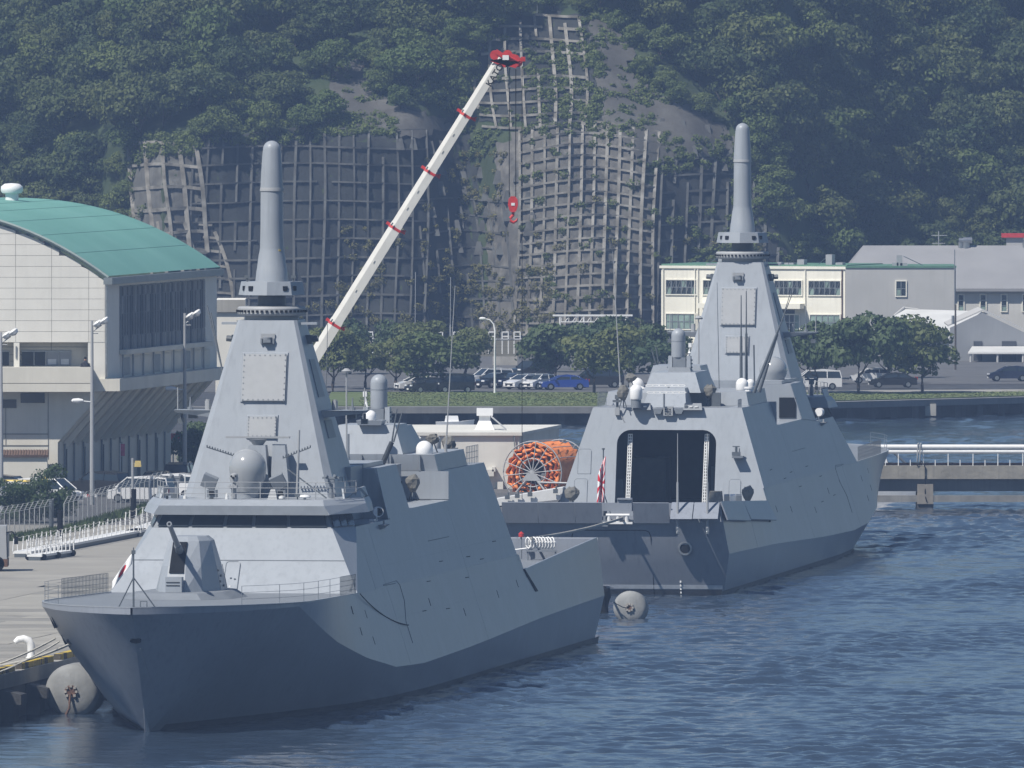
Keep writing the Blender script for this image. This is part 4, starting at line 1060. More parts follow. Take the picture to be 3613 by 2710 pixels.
# concrete skin of the cliff, facets of sprayed concrete with weathering
M_SH_D = mat('dark_weathered_shaded_shotcrete', (0.036, 0.040, 0.040), 0.95, 0.35, 0.45, streak=.5, bump=.6, bscale=1.6, tint=(.022, .025, .024), var2=.2, scale2=.12)  # dark tone holds weathering and some of the slope's shade
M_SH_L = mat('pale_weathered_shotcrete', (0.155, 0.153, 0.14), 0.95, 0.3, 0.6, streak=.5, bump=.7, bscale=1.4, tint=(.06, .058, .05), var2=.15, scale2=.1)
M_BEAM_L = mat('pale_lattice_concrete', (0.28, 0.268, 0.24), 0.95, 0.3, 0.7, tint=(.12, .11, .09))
M_BEAM_D = mat('dark_lattice_concrete', (0.105, 0.108, 0.104), 0.95, 0.35, 0.7, tint=(.06, .06, .056))  # dark beam colour also carries part of the slope's shade
def skin(name, poly_px, m, label, out=.12, step=.9):
    pts = [(X(a), Zp(b)) for a, b in poly_px]
    def inside(x, z):
        c = False; j = len(pts) - 1
        for i in range(len(pts)):
            if (pts[i][1] > z) != (pts[j][1] > z) and x < (pts[j][0] - pts[i][0]) * (z - pts[i][1]) / (pts[j][1] - pts[i][1]) + pts[i][0]: c = not c
            j = i
        return c
    x0, x1 = min(p[0] for p in pts), max(p[0] for p in pts); z0, z1 = min(p[1] for p in pts), max(p[1] for p in pts)
    nx, nz = int((x1 - x0) / step) + 2, int((z1 - z0) / step) + 2
    s = MB(); ids = {}
    for i in range(nx):
        for j in range(nz):
            x, z = x0 + i * step, z0 + j * step
            if inside(x + step / 2, z + step / 2):
                f = []
                for a, b in ((i, j), (i + 1, j), (i + 1, j + 1), (i, j + 1)):
                    if (a, b) not in ids:
                        ids[(a, b)] = len(s.v)
                        xx, zz = x0 + a * step, z0 + b * step
                        s.v.append(tuple(hp(xx + .2 * math.sin(b * 2.3), zz + .2 * math.sin(a * 1.7), out + .10 * math.sin(a * 1.3 + b * 2.1))))
                    f.append(ids[(a, b)])
                s.f.append(tuple(f))
    return s
def beam(pts, w, d, m, parent, name='beam'):
    s = MB(); rings = []
    n = len(pts)
    for i, (x, z) in enumerate(pts):
        a = pts[max(i - 1, 0)]; b = pts[min(i + 1, n - 1)]
        t = Vector((b[0] - a[0], 0, b[1] - a[1])).normalized(); u = Vector((-t.z, 0, t.x)) * (w / 2)
        c = hp(x, z); f = Vector((0, -1, 0))
        rings.append([c - u + f * (-.3), c + u + f * (-.3), c + u + f * d, c - u + f * d])
    s.loft(rings)
    return s.build(name, m, parent, 0)
def lattice(name, label, px0, px1, py0, py1, nx, ny, m, w=.34, d=.42, bow=0.0, lean=0.0, group='concrete slope lattices', skinpoly=None, skinm=None, skip=0.0, seed=1, clip=None, topcurve=0.0):
    r = random.Random(seed)
    t = thing(name, label, 'slope lattice', hp(X((px0 + px1) / 2), 2.0), 0, group)
    t.location = (0, 0, 0)
    if skinpoly:
        s = skin(name, skinpoly, skinm, label); s.build('shotcrete_skin', skinm, t, 60)
    def loc(u, v):                                        # u across, v up 0..1
        px = px0 + (px1 - px0) * u + lean * (v - .5) + bow * math.sin(v * 3.14) * (u - .5)
        py = py1 - (py1 - py0) * v - topcurve * math.sin(u * 3.1416) * v + 6 * math.sin(u * 5 + v * 3)
        return X(px), Zp(py)
    M_ = 14
    def runs(f, n_):
        cur = []
        for i in range(n_ + 1):
            p = f(i / n_)
            ok = (clip is None or clip(*p)) and r.random() > skip * .35
            if ok: cur.append(p)
            else:
                if len(cur) > 2: yield cur
                cur = []
        if len(cur) > 2: yield cur
    for i in range(nx + 1):
        if r.random() < skip * .5: continue
        j = r.uniform(-.06, .06) / nx
        for seg in runs(lambda v: loc(i / nx + j * math.sin(v * 7), v), ny * 2): beam(seg, w * r.uniform(.8, 1.2), d * r.uniform(.8, 1.1), m, t)
    for k in range(ny + 1):
        if r.random() < skip * .5: continue
        j = r.uniform(-.05, .05) / ny
        for seg in runs(lambda u: loc(u, k / ny + j), nx * 2): beam(seg, w * .8 * r.uniform(.8, 1.2), d * .97, m, t)
    return t
def cl(x, z): return in_cliff(x, z)
lattice('slope_lattice', 'pale broad concrete lattice on the left bluff above the green roof', 475, 720, 505, 890, 4, 5, M_BEAM_L, .42, .6, 10, -40, skinpoly=[(430, 900), (480, 560), (560, 500), (720, 480), (730, 900)], skinm=M_SH_L, seed=3)
lattice('slope_lattice', 'skewed pale concrete lattice with fallen diagonal beams right of the green roof', 560, 800, 780, 1130, 5, 7, M_BEAM_L, .32, .45, 30, -90, seed=5, skip=.2)
lattice('slope_lattice', 'wide dark weathered and shaded concrete lattice behind the crane boom', 690, 1500, 450, 1230, 16, 12, M_BEAM_D, .24, .5, 20, 10, skinpoly=[(560, 1250), (700, 900), (700, 480), (1000, 455), (1180, 440), (1450, 380), (1640, 440), (1700, 700), (1700, 1250)], skinm=M_SH_D, seed=8, skip=.05, clip=cl)
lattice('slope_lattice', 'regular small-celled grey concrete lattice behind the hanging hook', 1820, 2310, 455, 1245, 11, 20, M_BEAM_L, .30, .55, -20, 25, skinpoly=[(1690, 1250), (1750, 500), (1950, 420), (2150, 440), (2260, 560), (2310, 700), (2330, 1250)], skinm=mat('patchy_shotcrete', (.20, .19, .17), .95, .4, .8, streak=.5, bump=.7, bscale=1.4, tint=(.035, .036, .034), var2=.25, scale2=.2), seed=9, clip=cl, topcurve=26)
lattice('slope_lattice', 'topmost concrete lattice on the peak above the crane head', 1690, 2050, 55, 445, 7, 9, M_BEAM_L, .34, .7, 40, -20, skinpoly=[(1690, 430), (1690, 130), (1800, 70), (1950, 35), (2080, 60), (2140, 430)], skinm=M_SH_D, seed=12, clip=cl, skip=.08)
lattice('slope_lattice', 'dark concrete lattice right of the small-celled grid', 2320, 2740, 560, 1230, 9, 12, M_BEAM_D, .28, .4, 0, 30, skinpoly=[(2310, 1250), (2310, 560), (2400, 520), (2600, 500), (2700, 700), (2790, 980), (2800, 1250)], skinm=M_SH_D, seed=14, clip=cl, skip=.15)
lattice('slope_lattice', 'narrow lattice strip left of the small-celled grid in the gully', 1500, 1800, 700, 1230, 6, 9, M_BEAM_D, .24, .34, 0, -50, seed=16, clip=cl, skip=.2)
for nm, lb, poly in (('rock_face', 'bare brown rock patch among trees left of the crane head', [(1165, 360), (1180, 225), (1220, 205), (1290, 250), (1345, 345), (1450, 380), (1620, 440), (1500, 480), (1250, 450)]),
                     ('rock_face', 'smooth grey concrete-sprayed shoulder right of the lattices', [(2130, 440), (2080, 60), (2160, 95), (2240, 175), (2220, 240), (2290, 320), (2430, 370), (2600, 485), (2600, 520), (2320, 570), (2240, 540)])):
    s = skin(nm, poly, M_SH_L, lb, .5, .7); o = s.build(nm, mat('bare_slope_rock', (.115, .112, .102), .95, .3, .35, streak=.45, bump=.9, bscale=1.0, tint=(.06, .056, .05), var2=.2, scale2=.12), None, 70); tag(o, lb, 'rock face', 'bare slope faces')
# rows of anchor blocks
def anchors(name, label, rows, m):
    t = thing(name, label, 'slope anchors', (0, 0, 0), 0, 'rows of slope anchors')
    rr = random.Random(4)
    for (xa, xb, y, n, dy) in rows:
        for i in range(n):
            px = xa + (xb - xa) * i / max(n - 1, 1) + rr.uniform(-9, 9); py = y + dy * i / max(n - 1, 1) + rr.uniform(-9, 9)
            c = hp(X(px), Zp(py)); q = rr.uniform(.8, 1.2)
            s = MB(); s.hexa([c + Vector(v) * q for v in ((-.5, .2, -.75), (-.5, -.75, -.75), (.5, -.75, -.75), (.5, .2, -.75), (-.2, .2, .55), (-.2, -.25, .55), (.2, -.25, .55), (.2, .2, .55))])
            s.build('anchor_block', m, t, 0)
anchors('slope_anchors', 'staggered anchor blocks on the dark slope left of the hook', [(1420, 1560, 510, 4, 0), (1560, 1820, 600, 5, 20), (1480, 1860, 660, 6, 30), (1450, 1880, 735, 6, 20), (1540, 1860, 800, 5, -10), (1620, 1840, 860, 4, 0)], M_BEAM_D)
anchors('slope_anchors', 'short rows of anchor blocks on the right dark slope', [(2340, 2560, 440, 4, 20), (2370, 2640, 520, 5, 20), (2480, 2620, 575, 3, 10)], M_BEAM_D)
# slender masts on the peak
for px, h in ((1782, 2.6), (1840, 3.6), (1895, 3.8)):
    c = hp(X(px, 1890), Zp(48, 1890)); s = MB(); s.tube(c + Vector((0, 0, -1)), c + Vector((0, 0, h)), .05, n=5)
    o = s.build('peak_pole', M_MIDG, None, 30); tag(o, {1782: 'leftmost thin pole on the peak', 1840: 'middle thin pole on the peak', 1895: 'rightmost thin pole on the peak'}[px], 'pole', 'thin poles on the peak')

# ---------------------------------------------------------------- foliage
def leaf_mat(name, c, c2, tr=0.25):
    m = bpy.data.materials.new(name); m.use_nodes = True; nt = m.node_tree; b = nt.nodes['Principled BSDF']
    b.inputs['Roughness'].default_value = .65
    b.inputs['Specular IOR Level'].default_value = .3
    oi = nd(nt, 'ShaderNodeObjectInfo'); tc = nd(nt, 'ShaderNodeTexCoord')
    n = nd(nt, 'ShaderNodeTexNoise'); n.inputs['Scale'].default_value = .7; n.inputs['Detail'].default_value = 3
    nt.links.new(tc.outputs['Object'], n.inputs['Vector'])
    ad = nd(nt, 'ShaderNodeMath', operation='ADD'); nt.links.new(oi.outputs['Random'], ad.inputs[0]); nt.links.new(n.outputs[0], ad.inputs[1])
    mr = nd(nt, 'ShaderNodeMapRange'); mr.inputs[1].default_value = .3; mr.inputs[2].default_value = 1.7; nt.links.new(ad.outputs[0], mr.inputs[0])
    mx = nd(nt, 'ShaderNodeMix', data_type='RGBA'); mx.inputs[6].default_value = (*c, 1); mx.inputs[7].default_value = (*c2, 1)
    nt.links.new(mr.outputs[0], mx.inputs[0]); nt.links.new(mx.outputs[2], b.inputs['Base Color'])
    tl = nd(nt, 'ShaderNodeBsdfTranslucent'); nt.links.new(mx.outputs[2], tl.inputs[0])
    ms = nd(nt, 'ShaderNodeMixShader'); ms.inputs[0].default_value = tr
    nt.links.new(b.outputs[0], ms.inputs[1]); nt.links.new(tl.outputs[0], ms.inputs[2])
    nt.links.new(ms.outputs[0], nt.nodes['Material Output'].inputs[0])
    return m
M_LEAF = leaf_mat('broadleaf_foliage', (.034, .062, .022), (.105, .125, .034))
M_LEAF_B = leaf_mat('bright_foliage', (.07, .11, .028), (.12, .15, .04))
M_PINE = leaf_mat('pine_foliage', (.032, .058, .024), (.055, .085, .03), .15)
M_DRY = leaf_mat('dry_shrub_foliage', (.12, .12, .04), (.2, .18, .06))
M_BARK = mat('bark', (.085, .065, .048), .9, .25, 4.0, bump=.5, bscale=10)
def crown_mesh(name, rx, rz, nb, nl, leaf, seed, flat=0.0, sub=.42):
    r = np.random.default_rng(seed)
    V = []; N = 0
    cs = []
    for i in range(nb):
        while True:
            p = r.uniform(-1, 1, 3)
            d = np.linalg.norm(p)
            if .25 < d < 1: break
        p = p / max(d, 1e-3) * (0.45 + .45 * r.random())
        cs.append((p[0] * rx * .85, p[1] * rx * .85, p[2] * rz * .85 + rz * (.2 if p[2] < -.3 else 0), sub * rx * r.uniform(.7, 1.25)))
    per = nl // nb
    vs = []
    for cx_, cy_, cz_, rr in cs:
        d = r.normal(size=(per, 3)); d /= np.linalg.norm(d, axis=1)[:, None]
        d[:, 2] = np.where(d[:, 2] < -.35, -d[:, 2], d[:, 2])
        rad = rr * (0.72 + .38 * r.random(per))[:, None]
        c = np.array([cx_, cy_, cz_]) + d * rad * np.array([1, 1, .72])
        n = d + r.normal(0, .45, (per, 3)); n /= np.linalg.norm(n, axis=1)[:, None]
        t = np.cross(n, r.normal(size=(per, 3))); t /= np.linalg.norm(t, axis=1)[:, None] + 1e-9
        b = np.cross(n, t)
        s = leaf * r.uniform(.6, 1.35, per)[:, None]
        vs.append(np.stack([c - t * s, c - b * s * .6, c + t * s, c + b * s * .6], 1))
    v = np.concatenate(vs).reshape(-1, 3)
    me = bpy.data.meshes.new(name)
    nf = len(v) // 4
    me.vertices.add(len(v)); me.vertices.foreach_set('co', v.astype(np.float32).ravel())
    me.loops.add(nf * 4); me.loops.foreach_set('vertex_index', np.arange(nf * 4, dtype=np.int32))
    me.polygons.add(nf); me.polygons.foreach_set('loop_start', np.arange(0, nf * 4, 4, dtype=np.int32)); me.polygons.foreach_set('loop_total', np.full(nf, 4, dtype=np.int32))
    me.update()
    return me
def trunk_mesh(h, r0, seed, limbs=4, spread=1.6):
    rr = random.Random(seed); s = MB()
    p = [Vector((0, 0, -.6))]
    for i in range(1, 6): p.append(Vector((rr.uniform(-.15, .15) * i * .5, rr.uniform(-.15, .15) * i * .5, h * i / 5)))
    s.path(p, [r0 * (1 - .13 * i) for i in range(6)], 7)
    for k in range(limbs):
        a = 6.283 * k / limbs + rr.uniform(-.4, .4); b = p[2 + k % 3]
        e = b + Vector((math.cos(a) * spread, math.sin(a) * spread, h * .35))
        m_ = b.lerp(e, .5) + Vector((0, 0, -.12 * h * rr.random()))
        s.path([b, m_, e], [r0 * .5, r0 * .36, r0 * .15], 5)
    me = bpy.data.meshes.new('trunk'); me.from_pydata([tuple(v) for v in s.v], [], s.f); me.shade_smooth(); return me
# hillside wood: one tree after another, crowns share a few meshes
CR = []
for i in range(7):
    me = crown_mesh('crown', 3.3 + .25 * (i % 3), 2.7 + .3 * (i % 2), 15 + i % 4, 3400, .20, 100 + i)
    CR.append(me)
TR = [trunk_mesh(4.5, .22, 40 + i, 4, 1.4) for i in range(3)]
for me in TR: me.materials.append(M_BARK)
CRB = []
for me in CR[:4]:
    c = me.copy(); c.materials.append(M_LEAF_B); CRB.append(c)
for me in CR: me.materials.append(M_LEAF)
def hill_tree(x, z, sc, bright, label, group):
    c = hp(x, z)
    t = thing('hillside_tree', label, 'tree', (c.x, c.y, c.z - .3), random.uniform(0, 6.28), group)
    t.scale = (sc, sc, sc * random.uniform(.85, 1.2))
    cr = link('crown', random.choice(CRB if bright else CR), None, t, (0, -0.8, 3.2))
    tr = link('trunk', random.choice(TR), None, t, (0, 0, -1.0))
    return t
random.seed(21)
pts = []
def far_enough(x, z, d):
    return all((x - a) ** 2 + (z - b) ** 2 > d * d for a, b in pts[-400:])
tries = 0; n_trees = 0
NT = 300
while n_trees < NT and tries < 60000:
    tries += 1
    px = random.uniform(-130, 3740); py = random.uniform(-70, 1080)
    D = 1870 if px < 2500 else 1960
    x, z = X(px, D), Zp(py, D)
    z = z - 2.6
    if z < 2.0: continue
    if in_cliff(x, z + 2.6) or in_cliff(x, z + 1.0): continue
    if px < 2750 and py > 1000: continue
    if px < 470 and py > 800: continue
    dmin = 2.05 if px < 2700 else 2.35
    if not far_enough(x, z, dmin): continue
    pts.append((x, z))
    right = px > 2500
    edge = in_cliff(x - 3.5, z + 1.5) or in_cliff(x + 3.5, z + 1.5) or in_cliff(x, z - 1.5)
    bright = edge or random.random() < .12
    hill_tree(x, z, random.uniform(.62, 1.18) * (1.12 if right else 1.02) * (.66 if edge else 1), bright,
              'pale green tree on the rim of the concrete-faced cliff' if edge else ('dark leafy tree in the wood on the right-hand slope behind the grey roof' if right else 'dark leafy tree in the wood above the dark lattice and green roof'),
              'trees on the cliff rim' if edge else ('trees in the right-hand wood' if right else 'trees in the left-hand wood'))
    n_trees += 1
print('hill trees', n_trees, tries)
# shrubs and creepers rooted in the lattice cells: beyond counting
def creepers(name, label, boxes, m, n, seed, leaf=.16):
    r = np.random.default_rng(seed); vs = []
    tot = sum(b[4] for b in boxes)
    for (xa, xb, ya, yb, wgt) in boxes:
        k = int(n * wgt / tot)
        for i in range(k):
            px, py = r.uniform(xa, xb), r.uniform(ya, yb); x, z = X(px), Zp(py)
            c0 = np.array(hp(x, z, .35)); rad = r.uniform(.3, .85)
            q = int(46 * rad / .5)
            d = r.normal(size=(q, 3)); d /= np.linalg.norm(d, axis=1)[:, None]; d[:, 1] = -abs(d[:, 1])
            c = c0 + d * rad * np.array([1.1, .7, .8]) * (.5 + .5 * r.random((q, 1)))
            nn = d + r.normal(0, .5, (q, 3)); nn /= np.linalg.norm(nn, axis=1)[:, None]
            t = np.cross(nn, r.normal(size=(q, 3))); t /= np.linalg.norm(t, axis=1)[:, None]; b = np.cross(nn, t)
            s = leaf * r.uniform(.6, 1.4, (q, 1))
            vs.append(np.stack([c - t * s, c - b * s * .6, c + t * s, c + b * s * .6], 1))
    v = np.concatenate(vs).reshape(-1, 3); nf = len(v) // 4
    me = bpy.data.meshes.new(name); me.from_pydata(v.tolist(), [], np.arange(nf * 4).reshape(-1, 4).tolist())
    o = link(name, me, m); tag(o, label, 'shrubbery', kind='stuff')
creepers('green_creepers', 'green creepers and bushes rooted in the slope lattices', [(1860, 2120, 150, 420, 3.2), (1380, 1660, 180, 330, 1.6), (1050, 1400, 400, 470, 2.2), (560, 720, 470, 530, .7), (1830, 2310, 480, 1200, 1.3), (1690, 1830, 90, 440, .5), (2250, 2400, 200, 360, .8), (2350, 2780, 720, 1150, 1.6), (1620, 1760, 440, 560, .5), (2060, 2240, 60, 240, .6), (1990, 2300, 330, 460, .8), (690, 1210, 425, 500, 1.6), (430, 720, 470, 545, .9), (1830, 2310, 425, 480, .9), (2310, 2640, 470, 600, 1.3), (1180, 1440, 190, 360, .7), (2100, 2420, 60, 370, 1.3), (2560, 2740, 500, 760, 1.0), (440, 520, 560, 900, .5), (1020, 1240, 120, 300, 1.2), (1330, 1680, 100, 250, 1.6), (2050, 2250, 20, 140, .7)], M_LEAF_B, 1120, 31)
creepers('dry_shrubs', 'yellowish dry shrubs rooted in the dark slope', [(1500, 1960, 930, 1230, 4), (1200, 1600, 800, 1230, 2), (900, 1250, 950, 1230, .5), (1480, 1800, 500, 860, 1.2), (1850, 2300, 600, 1200, .6), (2350, 2700, 780, 1100, .8)], M_DRY, 330, 33, .13)
# trees of the far shore
CRP = [crown_mesh('crown', 3.0, 2.4, 13, 3000, .17, 200 + i, sub=.36) for i in range(3)]
M_PINE_S = leaf_mat('shore_pine_foliage', (.045, .078, .034), (.085, .12, .045), .2)
M_LEAF_S = leaf_mat('shore_tree_foliage', (.07, .105, .035), (.13, .15, .05), .25)
for c in CRP: c.materials.append(M_PINE_S)
CRS = [crown_mesh('crown', 2.8, 2.2, 12, 2800, .16, 220 + i, sub=.38) for i in range(3)]
for c in CRS: c.materials.append(M_LEAF_S)
def shore_tree(px, py_base, D, wpx, hpx, kind, label):
    b = at_y(px, py_base, D); k = ppm(D); W = wpx / k; H_ = hpx / k
    t = thing('shore_tree' if kind != 'pine' else 'pine_tree', label, 'tree', (b.x, D, 1.7), random.uniform(0, 6.28), 'trees along the far shore')
    ch = H_ * 1.0; W *= 1.18
    me = random.choice(CRP if kind == 'pine' else CRS)
    c = link('crown', me, None, t, (0, 0, H_ - ch * .50)); c.scale = (W / 5.6, W / 5.6, ch / 4.6)
    tr = link('trunk', TR[hash(label) % 3], None, t); tr.scale = (.8, .8, H_ * .5 / 4.5)
    return t
random.seed(77)
for a in [(1175, 1395, 1605, 260, 250, 'leaf', 'round yellow-green tree just right of the near tower'), (1290, 1390, 1618, 250, 215, 'leaf', 'bushy tree left of the white hatchback in the car park'),
          (1395, 1385, 1612, 200, 215, 'leaf', 'slim-trunked tree by the white hatchback behind the weapon radome'), (1555, 1385, 1605, 320, 225, 'leaf', 'broad tree shading the black boxy minivan'),
          (1430, 1330, 1690, 170, 210, 'pine', 'dark conical tree standing behind the car park trees'), (1960, 1385, 1640, 270, 225, 'pine', 'dark pine over the blue car'), (2095, 1400, 1600, 300, 260, 'leaf', 'tree with a crooked dark trunk at the seawall edge by the far hangar'),
          (2220, 1390, 1625, 280, 255, 'pine', 'pine just left of the far ship\'s launcher'), (2330, 1390, 1640, 240, 240, 'pine', 'pine half hidden behind the far ship\'s launcher'), (2065, 1330, 1700, 220, 190, 'pine', 'smaller pine in the second row left of the launcher'),
          (2880, 1440, 1600, 260, 290, 'pine', 'tall pine just right of the far tower dome'), (3030, 1445, 1596, 280, 330, 'pine', 'ragged pine in front of the cream building\'s corner'), (3255, 1440, 1600, 300, 290, 'leaf', 'dense round tree with a stout dark trunk by the white-roofed sheds'), (3130, 1400, 1640, 190, 210, 'pine', 'low pine between the ragged pine and the round tree'), (2790, 1400, 1640, 220, 230, 'pine', 'pine hidden behind the far tower'),
          (1120, 1385, 1625, 200, 230, 'leaf', 'tree half hidden by the near tower edge'), (1235, 1350, 1680, 230, 205, 'pine', 'dark pine in the second row right of the near tower'), (1490, 1350, 1680, 230, 200, 'leaf', 'second-row tree between the conical tree and the broad shading tree'), (1640, 1372, 1655, 190, 195, 'leaf', 'low tree behind the black boxy minivan'),
          (1930, 1345, 1690, 190, 170, 'pine', 'low dark pine behind the white sports hatch'), (2160, 1350, 1680, 250, 215, 'pine', 'tallest second-row pine left of the far launcher'), (2950, 1375, 1660, 240, 240, 'pine', 'second-row pine between the tall and ragged pines'), (3190, 1380, 1665, 210, 200, 'leaf', 'low second-row tree left of the round tree'), (2850, 1385, 1650, 180, 180, 'pine', 'low pine by the far ship\'s wing')]:
    shore_tree(*a)
# ---------------------------------------------------------------- ships in place
def ship_root(name, label, loc, fwd_deg, scale=1.0):
    t = thing(name, label, 'warship', loc, fwd_deg, 'stealth frigates at the quay'); t.scale = (scale,) * 3
    return t
tn, tf = R(7.84), R(6.9)
near = ship_root('frigate', 'nearer grey stealth frigate with gun turret, bow towards the viewer', (-2.15, 1039.5, 0), math.atan2(-math.cos(tn), -math.sin(tn)))
far = ship_root('frigate', 'farther grey stealth frigate showing its stern and open hangar', (6.49, 1116.9, 0), math.atan2(math.cos(tf), math.sin(tf)), .97)
ship(near, False); ship(far, True)
def NW(l, s, z):
    f = Vector((-math.sin(tn), -math.cos(tn), 0)); p = Vector((-f.y, f.x, 0)); return Vector((-2.15, 1039.5, 0)) + f * l + p * s + Vector((0, 0, z))
def FW(l, s, z):
    f = Vector((math.sin(tf), math.cos(tf), 0)); p = Vector((-f.y, f.x, 0)); return Vector((6.49, 1116.9, 0)) + (f * l + p * s + Vector((0, 0, z))) * .97

# flags
def flag_mat(name, kind):
    m = bpy.data.materials.new(name); m.use_nodes = True; nt = m.node_tree; b = nt.nodes['Principled BSDF']; b.inputs['Roughness'].default_value = .8
    uv = nd(nt, 'ShaderNodeTexCoord'); sp = nd(nt, 'ShaderNodeSeparateXYZ'); nt.links.new(uv.outputs['UV'], sp.inputs[0])
    def math_(op, a, bb=None):
        n = nd(nt, 'ShaderNodeMath', operation=op)
        for i, v in enumerate((a, bb)):
            if v is None: continue
            if isinstance(v, (int, float)): n.inputs[i].default_value = v
            else: nt.links.new(v, n.inputs[i])
        return n.outputs[0]
    cx_ = .5 if kind == 'sun' else .42
    dx = math_('MULTIPLY', math_('SUBTRACT', sp.outputs[0], cx_), 1.5); dy = math_('SUBTRACT', sp.outputs[1], .5)
    rr = math_('SQRT', math_('ADD', math_('MULTIPLY', dx, dx), math_('MULTIPLY', dy, dy)))
    disc = math_('LESS_THAN', rr, .3 if kind == 'sun' else .25)
    fac = disc
    if kind == 'rays':
        an = math_('ARCTAN2', dy, dx); sn = math_('SINE', math_('MULTIPLY', an, 16.0)); ray_ = math_('GREATER_THAN', sn, 0.0); fac = math_('MAXIMUM', disc, ray_)
    mx = nd(nt, 'ShaderNodeMix', data_type='RGBA'); mx.inputs[6].default_value = (.8, .8, .8, 1); mx.inputs[7].default_value = (.6, .02, .035, 1)
    nt.links.new(fac, mx.inputs[0]); nt.links.new(mx.outputs[2], b.inputs['Base Color']); return m
def flag(name, label, hoist_top, hoist_bot, fly, droop, m, thick=.012):
    nu, nv = 14, 9; s = MB(); uvs = []
    for i in range(nu + 1):
        for j in range(nv + 1):
            u, v = i / nu, j / nv; h = hoist_bot.lerp(hoist_top, v)
            p = h + fly * u + droop * (u ** 1.3) * (0.6 + .4 * v) + Vector((0, -1, 0)) * (.12 * math.sin(u * 9 + v * 2)) * u ** .5
            s.v.append(tuple(p)); uvs.append((u, v))
    for i in range(nu):
        for j in range(nv):
            a = i * (nv + 1) + j; s.f.append((a, a + nv + 1, a + nv + 2, a + 1))
    me = bpy.data.meshes.new(name); me.from_pydata(s.v, [], s.f); ul = me.uv_layers.new(name='UVMap')
    for lp in me.loops: ul.data[lp.index].uv = uvs[lp.vertex_index]
    me.shade_smooth(); o = link(name, me, m); tag(o, label, 'flag'); sol = o.modifiers.new('cloth', 'SOLIDIFY'); sol.thickness = thick
    return o
top = NW(131.5, -.12, 9.75); bot = NW(131.5, -.12, 8.55)
flag('flag', 'white flag with a red disc drooping from the near bow jackstaff', top, top + Vector((-.05, 0, -.62)), Vector((-1.05, .12, -1.15)), Vector((-.05, 0, -.42)), flag_mat('red_disc_flag', 'sun'))
# ensign at the stern of the far frigate on its raked staff
es = thing('ensign_staff', 'raked dark staff with tripod legs at the far frigate stern', 'flagstaff', FW(.6, .55, 5.0))
s = MB(); s.tube((0, 0, 0), (-.05, 0, 4.75), .05, .04); s.tube((0, 0, 1.8), (-.45, .3, 0), .035); s.tube((0, 0, 1.8), (.6, .3, 0), .035); s.tube((-.05, 0, 4.7), (-.05, 0, 4.8), .1); s.build('staff', M_DARKG, es)
s = MB(); s.tube((.1, -.3, -.1), (.1, -.3, .9), .12, .08); s.cbox((.1, -.3, 1.0), (.2, .2, .3)); s.build('stern_lamp', M_DARKG, es)
s = MB(); s.cbox((.05, -.9, -.1), (.4, .3, .4)); s.tube((.05, -.9, .1), (.05, -.9, .35), .1); s.build('winch', M_MIDG, es)
p0 = FW(.6, .55, 9.4)
flag('ensign', 'red and white rayed ensign hanging furled at the far stern', p0 + Vector((.1, -.05, 0)), p0 + Vector((.04, -.05, -2.9)), Vector((-.62, -.15, -.35)), Vector((.12, 0, -.9)), flag_mat('rayed_flag', 'rays'))

# stern whips of the far frigate (let down outboard sockets)
for y, lb in ((-4.6, 'tall tapering whip aerial on the far transom, left of the pair'), (-6.62, 'tall tapering whip aerial on the far transom, right of the pair')):
    t = thing('stern_whip', lb, 'aerial', FW(-.75, y, 4.6), 0, 'whip aerials on the far transom')
    s = MB(); s.tube((0, 0, 0), (0, .1, 3.0), .085, .075); s.tube((0, .1, 3.0), (0, .2, 6.2), .04, .02); s.build('rod', M_PANEL, t)
    s = MB(); s.cbox((0, .2, -.05), (.22, .5, .35)); s.lathe([(.01, -.35), (.1, -.25), (.1, -.12), (.01, -.05)], 10, (0, -.05, -.1)); s.build('socket', M_STEEL, t)

# rope flaked on the near flight deck, with its grating
c = NW(1.2, 4.05, 5.62)
s = MB(); rr = random.Random(2)
for k in range(9):
    x0 = -.72 + k * .18
    s.path([Vector((x0 + .16 * math.cos(a) + .04 * a / 6.28, .2 * math.sin(a * .5), .1 + .32 * (1 + math.sin(a)) + rr.uniform(-.03, .03))) for a in np.linspace(0, 6.6, 16)], .055, 6)
s.path([(-.8, 0, .1), (-1.4, .1, .02), (-2.2, .2, .0), (-2.9, .25, -.02)], .05, 6)
o = s.build('mooring_rope_coil', M_WHITE, None, 60, c); tag(o, 'white mooring rope coiled on a grating on the near stern deck', 'rope coil')
g = thing('rope_grating', 'low grey grating under the white rope coil', 'grating', c + Vector((.1, 0, -.62)))
s = MB(); s.box(-.95, .95, -.4, .4, .52, .62); s.build('top', M_MIDG, g)
for a, b in ((-.85, -.3), (.85, -.3), (-.85, .3), (.85, .3)):
    s = MB(); s.tube((a, b, 0), (a, b, .52), .05); s.build('leg', M_MIDG, g)
cp = thing('deck_post', 'red-capped post standing on the near stern', 'post', NW(.8, 2.85, 5.05))
s = MB(); s.tube((0, 0, 0), (0, 0, 1.3), .05); s.build('pole', M_MIDG, cp); s = MB(); s.lathe([(.01, 1.3), (.16, 1.36), (.17, 1.55), (.01, 1.68)], 12); s.build('cap', M_RED, cp)

